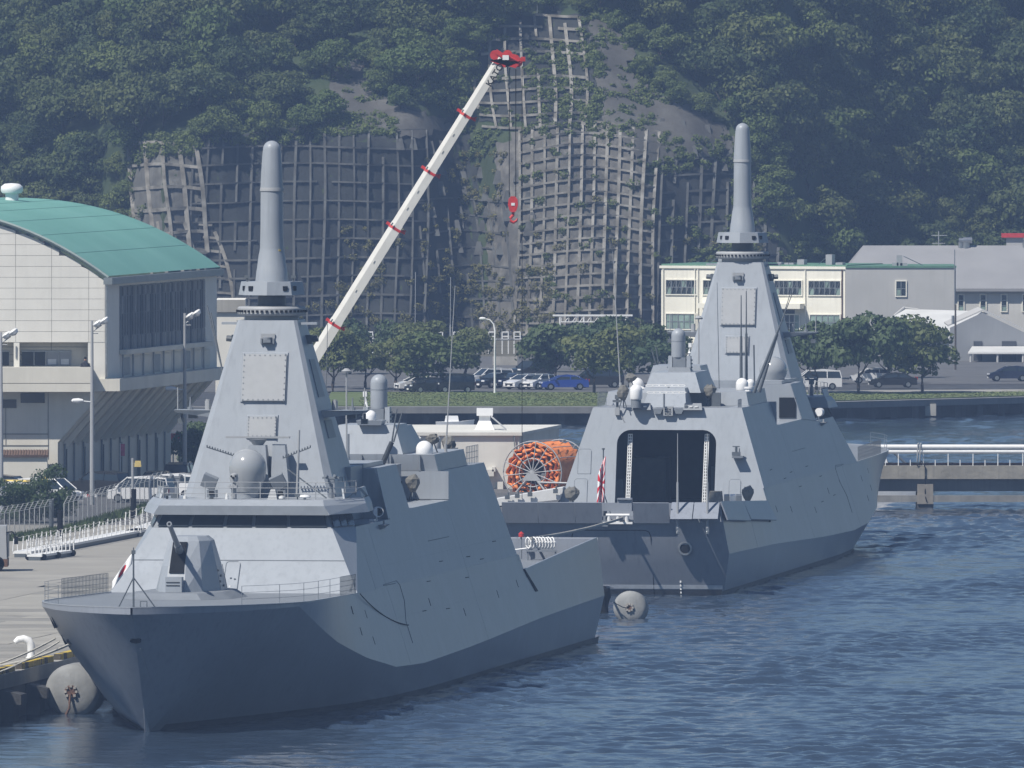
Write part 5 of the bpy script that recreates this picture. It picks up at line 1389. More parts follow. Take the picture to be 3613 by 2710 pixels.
# ropes
def rope(label, a, b, sag, r=.06, name='mooring_rope', group='mooring ropes'):
    s = MB(); n = 14
    s.path([a.lerp(b, i / n) + Vector((0, 0, -sag * 4 * (i / n) * (1 - i / n))) for i in range(n + 1)], r, 6)
    o = s.build(name, M_ROPE, None, 60); tag(o, label, 'rope', group); return o
bowp = [NW(121.8, -5.9, 4.75), NW(122.4, -5.6, 4.6), NW(124.7, -4.5, 4.62)]
rope('upper mooring rope from the near bow to the quay at frame left', bowp[0], at_z(-110, 2372, 2.5), .2, .05)
rope('middle mooring rope from the near bow, nearly meeting the bollard', bowp[1], at_z(-60, 2392, 2.5), .15, .045)
rope('lower mooring rope, thickest, from the near bow to the quay edge', bowp[2], at_z(-30, 2352, 2.5), .2, .065)
rope('taut pale rope from the far stern fairlead to the near stern', FW(-.3, -.8, 5.25), NW(2.0, 3.6, 6.35), .15, .09)
rope('thin dark line sagging along the near hull side below the bridge', NW(97.3, 7.1, 6.35), NW(83.0, 7.75, 4.1), .35, .03)
COL.objects[-1].data.materials.clear(); COL.objects[-1].data.materials.append(M_BLACK)

# bollard, rope eye and striped kerb blocks
bl = thing('bollard', 'white curved mooring bollard on the quay beside the near bow', 'bollard', at_z(110, 2322, 2.5)); bl.scale = (.72, .72, .72)
s = MB(); s.lathe([(.42, 0), (.42, .08), (.32, .12), (.27, .5), (.27, .8), (.01, .85)], 18); s.build('base', M_WHITE, bl)
s = MB(); s.path([(0, 0, .55), (-.02, 0, 1.0), (-.2, 0, 1.35), (-.6, 0, 1.5), (-1.0, -.05, 1.42), (-1.25, -.05, 1.2)], [.3, .31, .32, .3, .27, .2], 14); s.build('horn', M_WHITE, bl, 60)
rp = MB(); rp.path([(-.1, -.3, .1), (.3, -.4, .05), (.8, -.2, .04), (1.3, .1, .04)], .05, 6); o = rp.build('rope_tail', M_ROPE, None, 60, at_z(118, 2322, 2.5)); tag(o, 'short pale rope end lying at the foot of the bollard', 'rope')
kb = thing('kerb_blocks', 'yellow and black striped timber kerb along the quay edge', 'kerb')
for i in range(15):
    Y0 = 920.6 + i * 2.15
    if i in (5, 11): continue
    s = MB(); s.hexa([(xe(Y) - o_, Y, z) for z in (2.53, 2.86) for Y, o_ in ((Y0, .05), (Y0 + 2.02, .05), (Y0 + 2.02, .42), (Y0, .42))])
    blk = s.build('kerb_block', mat('kerb_timber', (.10, .085, .06), .9, .2, 4.0), kb, 0)
    for k in range(7 if i % 3 else 3):
        s = MB(); Y1 = Y0 + .12 + k * .28 + (0 if i % 3 else .1)
        s.hexa([(xe(Y) - o_, Y, z) for z in (2.525, 2.868) for Y, o_ in ((Y1, .035), (Y1 + .13, .035), (Y1 + .13, .43), (Y1, .43))]); s.build('stripe', M_YEL, blk, 0)

# fenders and buoy
def fender(name, label, c, r, axis, half, cat):
    t = thing(name, label, cat, c, 0, 'grey floating fenders'); q = axis.to_track_quat('Z', 'Y').to_matrix()
    s = MB(); pr = [(r * .32, -half - r * .30)] + [(r * math.sin(R(a)) ** .8 if a else .01, -half + -r * .3 * math.cos(R(a))) for a in (30, 50, 70, 90)] + [(r, half)] + [(r * math.sin(R(a)) ** .8, half + r * .3 * math.cos(R(a))) for a in (70, 50, 30)] + [(r * .3, half + r * .3)]
    s.lathe(pr, 32, (0, 0, 0), q); s.build('body', mat('fender_grey_rubber', (.27, .275, .27), .7, .12, 1.2, streak=.3, bump=.2, bscale=3), t, 50)
    for sg in (-1, 1):
        s = MB(); s.lathe([(r * .22, half + r * .27), (r * .24, half + r * .34), (r * .12, half + r * .36), (.01, half + r * .33)] if sg > 0 else [(r * .22, -half - r * .27), (r * .24, -half - r * .34), (r * .12, -half - r * .36), (.01, -half - r * .33)], 18, (0, 0, 0), q); s.build('end_flange', M_RUST, t)
        s = MB()
        for i in range(8):
            a = 6.283 * i / 8; s.cbox(q @ Vector((r * .2 * math.cos(a), r * .2 * math.sin(a), sg * (half + r * .36))), (.13, .13, .13))
        s.build('flange_bolts', mat('pale_flange', (.45, .42, .38), .8, .2, 5), t)
    return t
ax = Vector((.137, 1, 0)).normalized()
f1 = fender('fender', 'large grey cylindrical fender between quay and near bow', (-23.95, 936.5, 1.25), 1.5, ax, 1.2, 'fender')
s = MB(); e = Vector((-24.2, 934.75, 1.15))
s.path([e, e + Vector((-.05, -.12, -.5)), e + Vector((-.05, -.2, -.8)), e + Vector((-.35, -.3, -1.35))], .07, 6); o = s.build('fender_chain', M_RUST, None, 60); tag(o, 'rusty chain hanging from the large fender into the water', 'chain')
by = fender('fender', 'round pale fender floating off the near ship stern corner', (7.5, 1075.5, .72), 1.06, Vector((.12, 1, -.06)).normalized(), .55, 'fender')
s = MB(); s.path([Vector((7.4, 1074.2, .75)), Vector((7.0, 1074.1, .8)), Vector((6.4, 1074.4, 1.1))], .03, 5); o = s.build('fender_line', M_BLACK, None, 60); tag(o, 'thin dark line on the face of the round fender', 'rope')
w = thing('swimming_platform_float', 'dark upright float with pale caps behind the round fender', 'float', (5.7, 1083, 0))
s = MB(); s.path([(0, 0, -.2), (0, 0, 1.2), (.2, 0, 1.8)], [.55, .6, .35], 12); s.build('body', M_BLACK, w, 60)
s = MB(); s.tube((-.45, -.2, 1.9), (-.45, -.2, 2.6), .3, .27, n=14); s.tube((-.45, -.2, 2.4), (-.45, -.2, 2.9), .36, n=14); s.build('cap', M_DOME, w)
s = MB(); s.tube((-.5, -.4, .8), (-.5, -.4, 1.5), .3, .28, n=14); s.build('lower_cap', M_PANEL, w); s = MB(); s.tube((.2, -.2, 1.75), (.75, -.2, 1.75), .05); s.tube((.1, -.25, 1.85), (.5, -.25, 1.85), .05); s.build('handle', M_STEEL, w)

# ---------------------------------------------------------------- quay end: white house, boom reel, white ramp
hs = thing('quay_house', 'long low white flat-roofed building on the quay end', 'building', (0, 0, 0))
M_HW = mat('white_house_wall', (.66, .65, .60), .8, .06, .4, streak=.12, bump=.1, bscale=4)
s = MB(); x1 = at_y(1832, 1530, 1270).x; s.hexa([(-14, 1270, 2.5), (x1, 1270, 2.5), (x1 + 3.0, 1292, 2.5), (-11, 1292, 2.5), (-14, 1270, 6.45), (x1, 1270, 6.45), (x1 + 3.0, 1292, 6.45), (-11, 1292, 6.45)]); s.build('wall', M_HW, hs, 0)
s = MB(); s.hexa([(-14.2, 1269.75, 6.46), (x1 + .2, 1269.75, 6.46), (x1 + 3.2, 1292.2, 6.46), (-11.2, 1292.2, 6.46), (-14.2, 1269.75, 6.7), (x1 + .2, 1269.75, 6.7), (x1 + 3.2, 1292.2, 6.7), (-11.2, 1292.2, 6.7)]); s.build('roof', M_HW, hs, 0)
s = MB(); c = at_y(1710, 1520, 1278); s.taper(c.x - .75, c.x + .75, 1277, 1279, 6.7, 7.35, .3); s.box(c.x - .42, c.x + .42, 1277.4, 1278.6, 7.35, 7.75); s.box(c.x - .6, c.x + .62, 1277.2, 1278.8, 7.75, 8.3); s.build('roof_vent', M_DOME, hs, 20)
s = MB(); s.path([(c.x + .5, 1277, 7.7), (c.x + 1.0, 1276, 7.3), (c.x + 1.6, 1275, 6.8)], .06, 6); s.build('vent_pipe', M_PANEL, hs)
s = MB(); q = at_y(1816, 1600, 1269.9); s.tube((q.x, 1269.85, 2.6), (q.x, 1269.85, 6.5), .05); s.build('downpipe', M_STEEL, hs)
for px, py, w_, h_ in ((1728, 1668, .6, .5), (1765, 1714, .42, .6), (1742, 1655, .25, .35)):
    q = at_y(px, py, 1269.8); s = MB(); s.box(q.x - w_ / 2, q.x + w_ / 2, 1269.35, 1269.99, q.z - h_ / 2, q.z + h_ / 2); s.build('meter_box', M_HW, hs, 0)
# oil boom reel
rl = thing('boom_reel', 'steel reel wound with bright orange floating boom', 'reel', (1.56, 1262, 3.92), R(-22))
rl.scale = (1.07, 1.0, 1.07)
Mr = Matrix.Rotation(R(90), 3, 'X')
Rr = 2.15
s = MB()
rr = random.Random(6)
for k, (r0, lay) in enumerate(((1.02, 0), (1.38, 1), (1.74, 2), (2.02, 3))):
    rings = []
    n = 52
    for j in range(9):
        y = .12 + j * .62
        rings.append([Vector((math.cos(6.283 * i / n) * (r0 + .10 * math.sin(i * 1.9 + j * 2.2 + k) + .05 * rr.uniform(-1, 1)), y, math.sin(6.283 * i / n) * (r0 + .10 * math.sin(i * 1.9 + j * 2.2 + k) + .05 * rr.uniform(-1, 1)))) for i in range(n)])
    inner = [[v * 1.0 for v in r_] for r_ in rings]
    s2 = MB(); s2.loft(rings, cap=False)
    # front lip of each wrap, folded fabric
    lip = [Vector((v.x * (1 - .20 / r0), v.y + .10, v.z * (1 - .20 / r0))) for v in rings[0]]
    mid = [Vector((v.x * (1 - .09 / r0), v.y - .10 - .05 * rr.random(), v.z * (1 - .09 / r0))) for v in rings[0]]
    s2.loft([rings[0], mid, lip], cap=False)
    back = [Vector((v.x * (1 - .3 / r0), v.y + .15, v.z * (1 - .3 / r0))) for v in rings[-1]]
    s2.loft([rings[-1], back], cap=False)
    s2.build('boom_layer', M_ORNG, rl, 50)
for i in range(12):
    a = rr.uniform(0, 6.28); r0 = rr.choice((1.2, 1.58, 1.9)); s = MB()
    s.path([Vector((math.cos(a + d) * r0, -.02 - .06 * rr.random(), math.sin(a + d) * r0)) for d in (-.16, -.08, 0, .08, .16)], [.05, .13, .15, .12, .05], 6)
    s.build('boom_fold', M_ORNG, rl, 60)
def hoop(y, r, rad, m, name):
    s = MB(); pts_ = [Vector((math.cos(6.283 * i / 40) * r, y, math.sin(6.283 * i / 40) * r)) for i in range(41)]; s.path(pts_, rad, 6); s.build(name, m, rl, 60)
for y in (-.12, 5.3):
    hoop(y, Rr + .02, .045, M_GALV, 'rim'); hoop(y, .98, .045, M_GALV, 'inner_rim'); 
    s = MB()
    for i in range(14):
        a = 6.283 * i / 14 + .1; s.tube((math.cos(a) * .1, y - .04, math.sin(a) * .1), (math.cos(a) * Rr, y - .04, math.sin(a) * Rr), .035, n=6)
    s.build('spokes', M_GALV, rl)
    s = MB(); s.tube((0, y - .12, 0), (0, y + .08, 0), .16, n=14); s.build('hub', M_GALV, rl)
    s = MB(); s.slab([(-.75, y - .2, -.55), (.75, y - .2, -.55), (.3, y - .2, -.05), (-.3, y - .2, -.05)], (0, -.06, 0)); s.build('hub_plate', M_PANEL, rl, 0)
    s = MB()
    for sg in (-1, 1): s.tube((sg * .3, y - .2, -.4), (sg * 1.55, y - .25, -1.85), .07, n=6)
    s.tube((-1.7, y - .25, -1.8), (1.7, y - .25, -1.8), .07, n=6); s.tube((.5, y - .22, -.65), (2.9, y - .22, -.68), .07, n=6); s.build('reel_stand', M_GALV, rl)
s = MB(); s.tube((0, -.1, 0), (0, 5.3, 0), .25, n=12); s.build('axle', M_MIDG, rl)
for i in range(5):
    a = .5 + i * .42; s = MB(); s.path([Vector((math.cos(a) * (Rr + .06), .3 + 4.8 * t, math.sin(a) * (Rr + .06))) for t in (0, .33, .66, 1)], .03, 5); s.build('retaining_strap', M_GALV, rl)
s = MB()
for x in (-.6, 0, .5, -.3): s.tube((x, .5, -.2 - x * .3), (x + .2, 4.5, .3), .3, n=8)
s.build('inner_drum', M_MIDG, rl)
wr = thing('white_gangway', 'white boxed gangway lying below the orange reel', 'gangway', (0, 0, 0))
a, b = at_y(1745, 1762, 1226), at_y(1985, 1732, 1226.5)
s = MB(); s.hexa([a + Vector((0, 0, -.5)), b + Vector((0, 0, -.6)), b + Vector((.2, 3, -.6)), a + Vector((.2, 3, -.5)), a + Vector((0, 0, .02)), b + Vector((0, 0, .25)), b + Vector((.2, 3, .25)), a + Vector((.2, 3, .02))]); s.build('box', M_WHITE, wr, 0)
s = MB()
for px in (1790, 1825, 1870, 1960):
    c = a.lerp(b, (px - 1745) / 240); s.cbox(c + Vector((0, -.3, .05)), (.35, .2, .3)); s.tube(c + Vector((0, -.3, .1)), c + Vector((.1, -.3, .4)), .06)
s.build('deck_cleats', M_DARKG, wr)['kind'] = 'stuff'

# ---------------------------------------------------------------- pier at right
pr = thing('pipe_pier', 'concrete pier carrying white pipes out over the water', 'pier')
Yp = 1302.0
def PX(px, D=Yp): return (px - CX) / ppm(D)
xA, xB = 20.0, 58.0
s = MB(); s.box(xA, xB, Yp, Yp + 4.5, 2.3, 3.3); s.build('deck', mat('pier_concrete', (.29, .27, .23), .9, .15, .6, streak=.35, bump=.3, bscale=3), pr, 0)
s = MB(); s.box(xA, xB, Yp + .5, Yp + 4.2, 1.35, 2.295); s.build('girder', mat('pier_girder_concrete', (.16, .165, .165), .9, .12, .6, streak=.3), pr, 0)
s = MB(); s.box(xA, PX(3265), Yp - .3, Yp + .1, .55, 1.05); s.box(PX(3275), xB, Yp - .3, Yp + .1, .55, 1.05); s.build('lower_beam', mat('weathered_beam', (.24, .235, .22), .9, .15, 1.0, streak=.3), pr, 0)
for px in (3265, 3700):
    x = PX(px); s = MB(); s.box(x - .63, x + .63, Yp - .2, Yp + 4.4, -1.5, .4); s.build('pier_leg', M_CONC_D, pr, 0)
    s = MB(); s.box(x - .62, x + .62, Yp - .35, Yp + 4.6, .4, 1.15); s.box(x - .6, x + .6, Yp - .25, Yp + 4.5, 1.15, 1.9); s.build('bearing_block', mat('pier_cap_concrete', (.27, .245, .21), .9, .15, 1.0, streak=.3), pr, 0)
for z, r_ in ((4.72, .19), (4.36, .15)):
    s = MB(); s.tube((xA, Yp + .8, z), (xB, Yp + .8, z), r_, n=12); s.build('white_pipe', M_WHITE, pr, 60)
x = xA
while x < xB:
    s = MB(); s.box(x - .03, x + .03, Yp + .7, Yp + .9, 3.3, 4.25); s.build('pipe_post', M_WHITE, pr, 0)
    s = MB(); s.box(x + .9 - .03, x + .9 + .03, Yp + .1, Yp + .2, 3.1, 3.75); s.build('rail_post', M_WHITE, pr, 0); x += 1.9
s = MB(); s.box(xA, xB, Yp + 1.4, Yp + 1.6, 3.3, 3.5); s.build('cable_duct', M_RUST, pr, 0)
for px in (3238, 3247):
    x = PX(px); s = MB(); s.path([(x, Yp + .55, 3.6), (x, Yp + .5, 4.4), (x + .02, Yp + .55, 4.95), (x + .1, Yp + .8, 5.0)], .05, 6); s.build('pipe_clamp', M_PANEL, pr, 60)
s = MB(); x = PX(3265); s.path([(x - .6, Yp - .05, 3.3), (x - .3, Yp - .06, 3.7), (x, Yp - .08, 3.2), (x, Yp - .1, 2.2), (x, Yp - .3, 1.0), (x + .1, Yp - .4, .6)], .05, 6); s.build('hanging_hose', M_BLACK, pr, 60)
wb = thing('work_boat', 'small white cabin boat behind the pier at the far bow', 'boat', (28.2, 1330, 0))
s = MB(); s.loft([[(-4, -1.2, 0), (-4, 1.2, 0), (-4, 1.3, 1.1), (-4, -1.3, 1.1)], [(1, -1.2, 0), (1, 1.2, 0), (1, 1.4, 1.2), (1, -1.4, 1.2)], [(4.2, -.1, .3), (4.2, .1, .3), (4.4, .2, 1.7), (4.4, -.2, 1.7)]]); s.build('hull', M_WHITE, wb, 30)
s = MB(); s.taper(-1.5, 1.6, -1.0, 1.0, 1.2, 3.9, .3, .9, .1, .1); s.build('cabin', M_DOME, wb, 0); s = MB(); s.slab([(1.25, -.95, 2.3), (1.25, .95, 2.3), (.75, .9, 3.6), (.75, -.9, 3.6)], (.05, 0, .02)); s.build('windscreen', M_GLASS, wb, 0)
s = MB(); s.box(-1.3, .8, -1.05, 1.05, 3.9, 4.0); s.tube((1.5, -1, 3.6), (3.5, -1.1, 1.8), .1); s.build('boat_canopy', M_DARKG, wb, 0)

# ---------------------------------------------------------------- crane behind the near frigate
cr = thing('mobile_crane', 'mobile crane with white telescopic boom and red head', 'crane', (0, 0, 0))
D0 = 1130.0
A0 = at_y(1140, 1210, D0); B0_ = at_y(1768, 205, D0); d = (B0_ - A0).normalized(); foot = A0 - d * ((A0.z - 4.6) / d.z)
M_CRW = mat('crane_cream_paint', (.62, .61, .57), .45, .04, 1.5, streak=.1)
sections = []
L_ = (B0_ - foot).length
fz_ = [((Vector(at_y(px, py, D0)) - foot).length) for px, py in ((1150, 1125), (1372, 790), (1500, 595), (1628, 395))]
cuts = [0] + fz_ + [L_]
q = d.to_track_quat('Z', 'Y').to_matrix()
side_ax = Vector((0, 1, 0)); perp = d.cross(side_ax).normalized()
for i, (a, b) in enumerate(zip(cuts, cuts[1:])):
    w_, h_ = .86 - .045 * i, .86 - .045 * i
    # deep box with a rounded belly, like a telescopic boom
    prof = [(-w_ * .5, h_ * .5), (w_ * .5, h_ * .5), (w_ * .5, -h_ * .15), (w_ * .3, -h_ * .5), (-w_ * .3, -h_ * .5), (-w_ * .5, -h_ * .15)]
    s = MB(); s.loft([[foot + d * t + side_ax * u - perp * v for u, v in prof] for t in (a, b + (.3 if i < 4 else 0))]); sec = s.build('boom_section', M_CRW, cr, 20)
    if i == 4: last = sec
    if i < 4:
        s = MB(); s.loft([[foot + d * t + side_ax * u * 1.06 - perp * v * 1.06 for u, v in prof] for t in (b - .14, b + .04)])
        c = foot + d * b
        s.cbox(c - perp * .52, (.22, .5, .16), q); s.cbox(c + perp * .5, (.22, .35, .2), q); s.tube(c - perp * .45, c - perp * .72 + d * .2, .05); s.build('boom_collar', M_RED, cr, 0)
        s = MB(); s.tube(c + perp * .3 + Vector((0, -.55, 0)), c + perp * .3 + Vector((0, -.52, 0)) + d * .2, .05); s.build('collar_pin', M_DARKG, cr, 0)
    if i < 4:
        for k in range(2):
            s = MB(); c = foot + d * (a + (b - a) * (.35 + .3 * k)) + Vector((0, -w_ * .52, 0)); s.cbox(c, (.07, .03, .2), q); s.build('boom_pad', M_CRW, cr, 0)
# red head
H0 = B0_ + d * .1
s = MB()
X_ = Vector((1, 0, 0)); dn = Vector((0, 0, -1))
for y in (-.42, .42):
    Y_ = Vector((0, y, 0))
    s.slab([H0 + Y_ - perp * .55 - d * .5, H0 + Y_ - perp * .5 + d * .55, H0 + Y_ + X_ * 1.0 + d * .12, H0 + Y_ + X_ * 1.35 + dn * .3, H0 + Y_ + X_ * .9 + dn * .75, H0 + Y_ + perp * .55 - d * .65], (0, .08, 0))
s.cbox(H0 + perp * .1 + d * .1, (.7, .9, .3), q)
s.build('boom_head', M_RED, cr, 0)
for c in (H0 - perp * .25 + d * .3, H0 + X_ * 1.05 + dn * .35, H0 + perp * .45 - d * .15):
    s = MB(); s.lathe([(.1, -.3), (.33, -.3), (.26, 0), (.33, .3), (.1, .3)], 16, c, Matrix.Rotation(R(90), 3, 'X')); s.build('sheave', M_RED, cr)
s = MB(); s.cbox(H0 + X_ * .25 + Vector((0, -.55, -.05)), (.42, .14, .32)); s.build('head_lamp_box', M_WHITE, cr, 0)
s = MB(); s.tube(H0 + X_ * .3 + Vector((0, -.5, .1)), H0 + X_ * 1.1 + Vector((0, -.5, -.3)), .06); s.cbox(H0 + X_ * 1.4 + Vector((0, 0, -.15)), (.3, .5, .3)); s.build('head_arm', M_RED, cr)
# lettering on the boom
fc = bpy.data.curves.new('lettering', 'FONT'); fc.body = 'KATO'; fc.size = .60; fc.extrude = .006; fc.space_character = 1.03; fc.offset = .012; fc.align_x = 'LEFT'; fc.align_y = 'CENTER'
fo = bpy.data.objects.new('lettering', fc); COL.objects.link(fo); fc.materials.append(M_BLACK); fo.parent = cr
loc = at_y(1723, 303, D0 - .60)
u = d.normalized(); n_ = Vector((0, -1, 0)); n_ = (n_ - u * n_.dot(u)).normalized(); v_ = n_.cross(u)
fm = bpy.data.meshes.new_from_object(fo); bpy.data.objects.remove(fo); fo = link('lettering', fm, None, cr)
fo.matrix_local = Matrix.Translation(loc) @ Matrix((u, v_, n_)).transposed().to_4x4()
# hoist ropes and hook block
hk = at_y(1810, 695, D0)
s = MB()
for px in (1797, 1820): s.tube(at_y(px, 245, D0), Vector((at_y(px, 695, D0).x, D0, at_y(px, 695, D0).z)), .03, n=5)
s.build('hoist_rope', M_BLACK, cr)
s = MB(); s.tube(at_y(1842, 235, D0 - .2), at_y(1842, 1760, D0 - .2), .022, n=5); s.build('tag_line', M_BLACK, cr)
s = MB(); s.tube(at_y(1798, 240, D0), at_y(1795, 300, D0), .05, n=5); s.cbox(at_y(1796, 300, D0), (.2, .2, .35)); s.build('overwind_weight', M_DARKG, cr)
hb = thing('hook_block', 'red crane hook block hanging on two wires', 'hook', hk); hb.scale = (.8, .8, .8)
s = MB(); s.loft([[(x * w_, -.22, z) for x in (-1, 1)] + [(x * w_, .22, z) for x in (1, -1)] for w_, z in ((.18, .05), (.38, -.2), (.42, -.65), (.3, -1.1), (.16, -1.25))]); s.build('block', M_RED, hb, 30)
s = MB(); s.cbox((0, -.24, -.6), (.3, .03, .22)); s.build('block_plate', M_WHITE, hb)
s = MB(); s.path([(0, 0, -1.2), (.0, 0, -1.5), (-.22, 0, -1.75), (-.2, 0, -2.0), (.05, 0, -2.12), (.3, 0, -1.95), (.36, 0, -1.75)], [.16, .14, .14, .14, .13, .1, .04], 10); s.build('hook', M_RED, hb, 60)
# carrier on the quay, mostly hidden by the near bridge
s = MB(); f0 = foot; s.box(f0.x - 1.0, f0.x + 7.5, D0 - 1.4, D0 + 1.4, 3.3, 4.1); s.box(f0.x - .8, f0.x + 2.4, D0 - 1.3, D0 + 1.3, 4.1, 5.3); s.build('carrier', M_CRW, cr, 0)
s = MB(); s.taper(f0.x + 5.4, f0.x + 7.4, D0 - 1.4, D0 - .1, 4.1, 5.5, .1, .5, .05, .05); s.build('cab', M_CRW, cr, 0)
for i in range(4):
    for y in (-1.3, 1.3):
        s = MB(); s.lathe([(.1, -.2), (.62, -.2), (.62, .2), (.1, .2)], 18, (f0.x - .1 + i * 2.2, D0 + y, 3.14), Matrix.Rotation(R(90), 3, 'X')); s.build('wheel', M_BLACK, cr)
# ---------------------------------------------------------------- hall with the green barrel roof
gy = thing('sports_hall', 'cream hall with green barrel roof and overhanging shaded side', 'building')
D1 = 1262.0
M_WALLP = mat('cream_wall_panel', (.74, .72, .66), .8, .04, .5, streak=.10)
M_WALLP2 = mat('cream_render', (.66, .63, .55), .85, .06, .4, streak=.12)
M_JOINT = mat('panel_joint', (.22, .215, .20), .9, .1, 1)
M_ROOFG = mat('verdigris_roof', (.155, .365, .305), .6, .08, .25, tint=(.18, .39, .33), streak=0, var2=.05, scale2=.1)
xc = -30.1; dx40 = 7.6; DEP = 40.0
def shear(x, D): return x + dx40 * (D - D1) / DEP
def arch_z(t): return 18.2 + 5.3 * (1 - (1 - min(t, 1)) ** 2.35)       # t 0 at the eave, 1 at the ridge
HW = 16.5
def gx(px): return (px - CX) / ppm(D1)
def gz(py): return CAM_H - (py - HOR) * D1 / F_PX
# roof shell
prof = []
for i in range(41):
    t = i / 40; dxx = t * 2 * HW; tt = dxx / HW if dxx <= HW else 2 - dxx / HW
    prof.append((xc + .25 - dxx, arch_z(tt)))
s = MB()
for D_ in (D1 - .6, D1 + DEP + .3):
    pass
ring0 = [(shear(x, D1 - .15), D1 - .15, z + .28) for x, z in prof]; ring1 = [(shear(x, D1 + DEP), D1 + DEP, z + .28) for x, z in prof]
low0 = [(x, y, z - .3) for x, y, z in ring0]; low1 = [(x, y, z - .3) for x, y, z in ring1]
s.loft([low0, ring0, ring1, low1], closed=False, cap=False)
s.build('roof', M_ROOFG, gy, 60)
for k in range(1, 13):                                     # standing seams
    t = k * 3; s = MB(); x, z = prof[t]
    s.tube((shear(x, D1 - .15), D1 - .15, z + .29), (shear(x, D1 + DEP), D1 + DEP, z + .29), .012, n=4); s.build('roof_seam', M_ROOFG, gy)
s = MB(); s.path([(x, y - .05, z - .12) for x, y, z in ring0], .14, 6); s.build('verge_trim', mat('verge_grey', (.30, .36, .34), .6, .05, 1), gy, 60)
s = MB(); s.box(0, 0, 0, 0, 0, 0); s = MB(); s.hexa([(xc - .1, D1 - .6, 17.85), (xc + .55, D1 - .6, 17.85), (shear(xc, D1 + DEP) + .55, D1 + DEP, 17.85), (shear(xc, D1 + DEP) - .1, D1 + DEP, 17.85), (xc - .1, D1 - .6, 18.35), (xc + .55, D1 - .6, 18.35), (shear(xc, D1 + DEP) + .55, D1 + DEP, 18.35), (shear(xc, D1 + DEP) - .1, D1 + DEP, 18.35)]); s.build('gutter', mat('gutter_grey', (.20, .23, .24), .5, .08, 1), gy, 0)
# gable wall: panel rows with recessed joints
zb = gz(1208)
vj = [-46.6, gx(-250), gx(55), gx(182), gx(313), xc]
rows = np.linspace(zb, 24.0, 14)
def top_at(x):
    dxx = xc - x; tt = dxx / HW if dxx <= HW else 2 - dxx / HW
    return arch_z(max(tt, 0)) - .1
s = MB(); s.box(-62, xc - .03, D1 + .12, D1 + .5, zb, 17.9); 
s.loft([[(x, D1 + .12, 17.9), (x, D1 + .5, 17.9), (x, D1 + .5, max(top_at(x), 17.95)), (x, D1 + .12, max(top_at(x), 17.95))] for x in np.linspace(-62, xc - .03, 30)])
s.build('gable_backing', M_JOINT, gy, 0)
for i in range(len(vj) - 1):
    for j in range(len(rows) - 1):
        x0, x1 = vj[i] + .012, vj[i + 1] - .012; z0, z1 = rows[j] + .011, rows[j + 1] - .011
        n = 6; xsx = np.linspace(x0, x1, n)
        tops = [min(z1, top_at(x)) for x in xsx]
        if max(tops) < z0 + .08: continue
        keep = [k for k in range(n) if tops[k] > z0 + .02]
        if len(keep) < 2: continue
        s = MB(); s.loft([[(xsx[k], D1, z0), (xsx[k], D1 + .115, z0), (xsx[k], D1 + .115, tops[k]), (xsx[k], D1, tops[k])] for k in keep]); s.build('wall_panel', M_WALLP, gy, 0)
# recess band with windows, balcony, lower wall
s = MB(); s.box(gx(310), xc, D1 + .02, D1 + .5, gz(1345), zb); s.build('corner_wall', M_WALLP, gy, 0)
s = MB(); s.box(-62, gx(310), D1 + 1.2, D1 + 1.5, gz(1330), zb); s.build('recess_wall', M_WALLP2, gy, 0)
s = MB(); s.box(gx(48), gx(68), D1 + .02, D1 + 1.2, gz(1330), zb); s.build('recess_column', M_WALLP, gy, 0)
for a, b, m_ in ((75, 117, M_GLASS), (119, 158, M_GLASS), (162, 204, M_PANEL), (208, 248, M_PANEL), (-60, -20, M_GLASS), (-15, 30, M_GLASS)):
    s = MB(); s.box(gx(a), gx(b), D1 + 1.14, D1 + 1.199, gz(1291), gz(1242)); w = s.build('balcony_window', m_, gy, 0)
    s = MB(); s.box(gx(a) - .05, gx(b) + .05, D1 + 1.1, D1 + 1.139, gz(1242), gz(1239)); s.box(gx(b), gx(b) + .05, D1 + 1.1, D1 + 1.139, gz(1291), gz(1242)); s.build('window_frame', M_STEEL, w, 0)
    if m_ is M_PANEL:
        s = MB(); s.box(gx(a + 5), gx(b - 7), D1 + 1.11, D1 + 1.139, gz(1287), gz(1268)); s.build('paper_blind', M_WHITE, w, 0)
for py in (1225, 1252, 1275):
    s = MB(); s.box(-62, gx(75) if py > 1240 else gx(305), D1 + 1.17, D1 + 1.199, gz(py) - .03, gz(py)); s.build('recess_joint', M_JOINT, gy, 0)
s = MB(); s.box(gx(178), gx(178) + .04, D1 + 1.165, D1 + 1.2, gz(1240), zb); s.build('recess_joint', M_JOINT, gy, 0)
s = MB(); s.box(gx(57) - .05, gx(57) + .05, D1 - .05, D1 + .02, gz(1265), gz(1222)); s.build('wall_lamp', M_STEEL, gy, 0)
bx1 = gx(325)
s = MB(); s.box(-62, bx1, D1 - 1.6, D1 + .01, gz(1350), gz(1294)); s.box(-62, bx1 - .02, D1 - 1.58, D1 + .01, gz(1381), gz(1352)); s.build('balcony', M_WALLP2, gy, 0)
s = MB(); s.box(gx(326), xc + 1.1, D1 - .3, D1 + .01, gz(1380), gz(1337)); s.build('ledge_end', M_WALLP2, gy, 0)
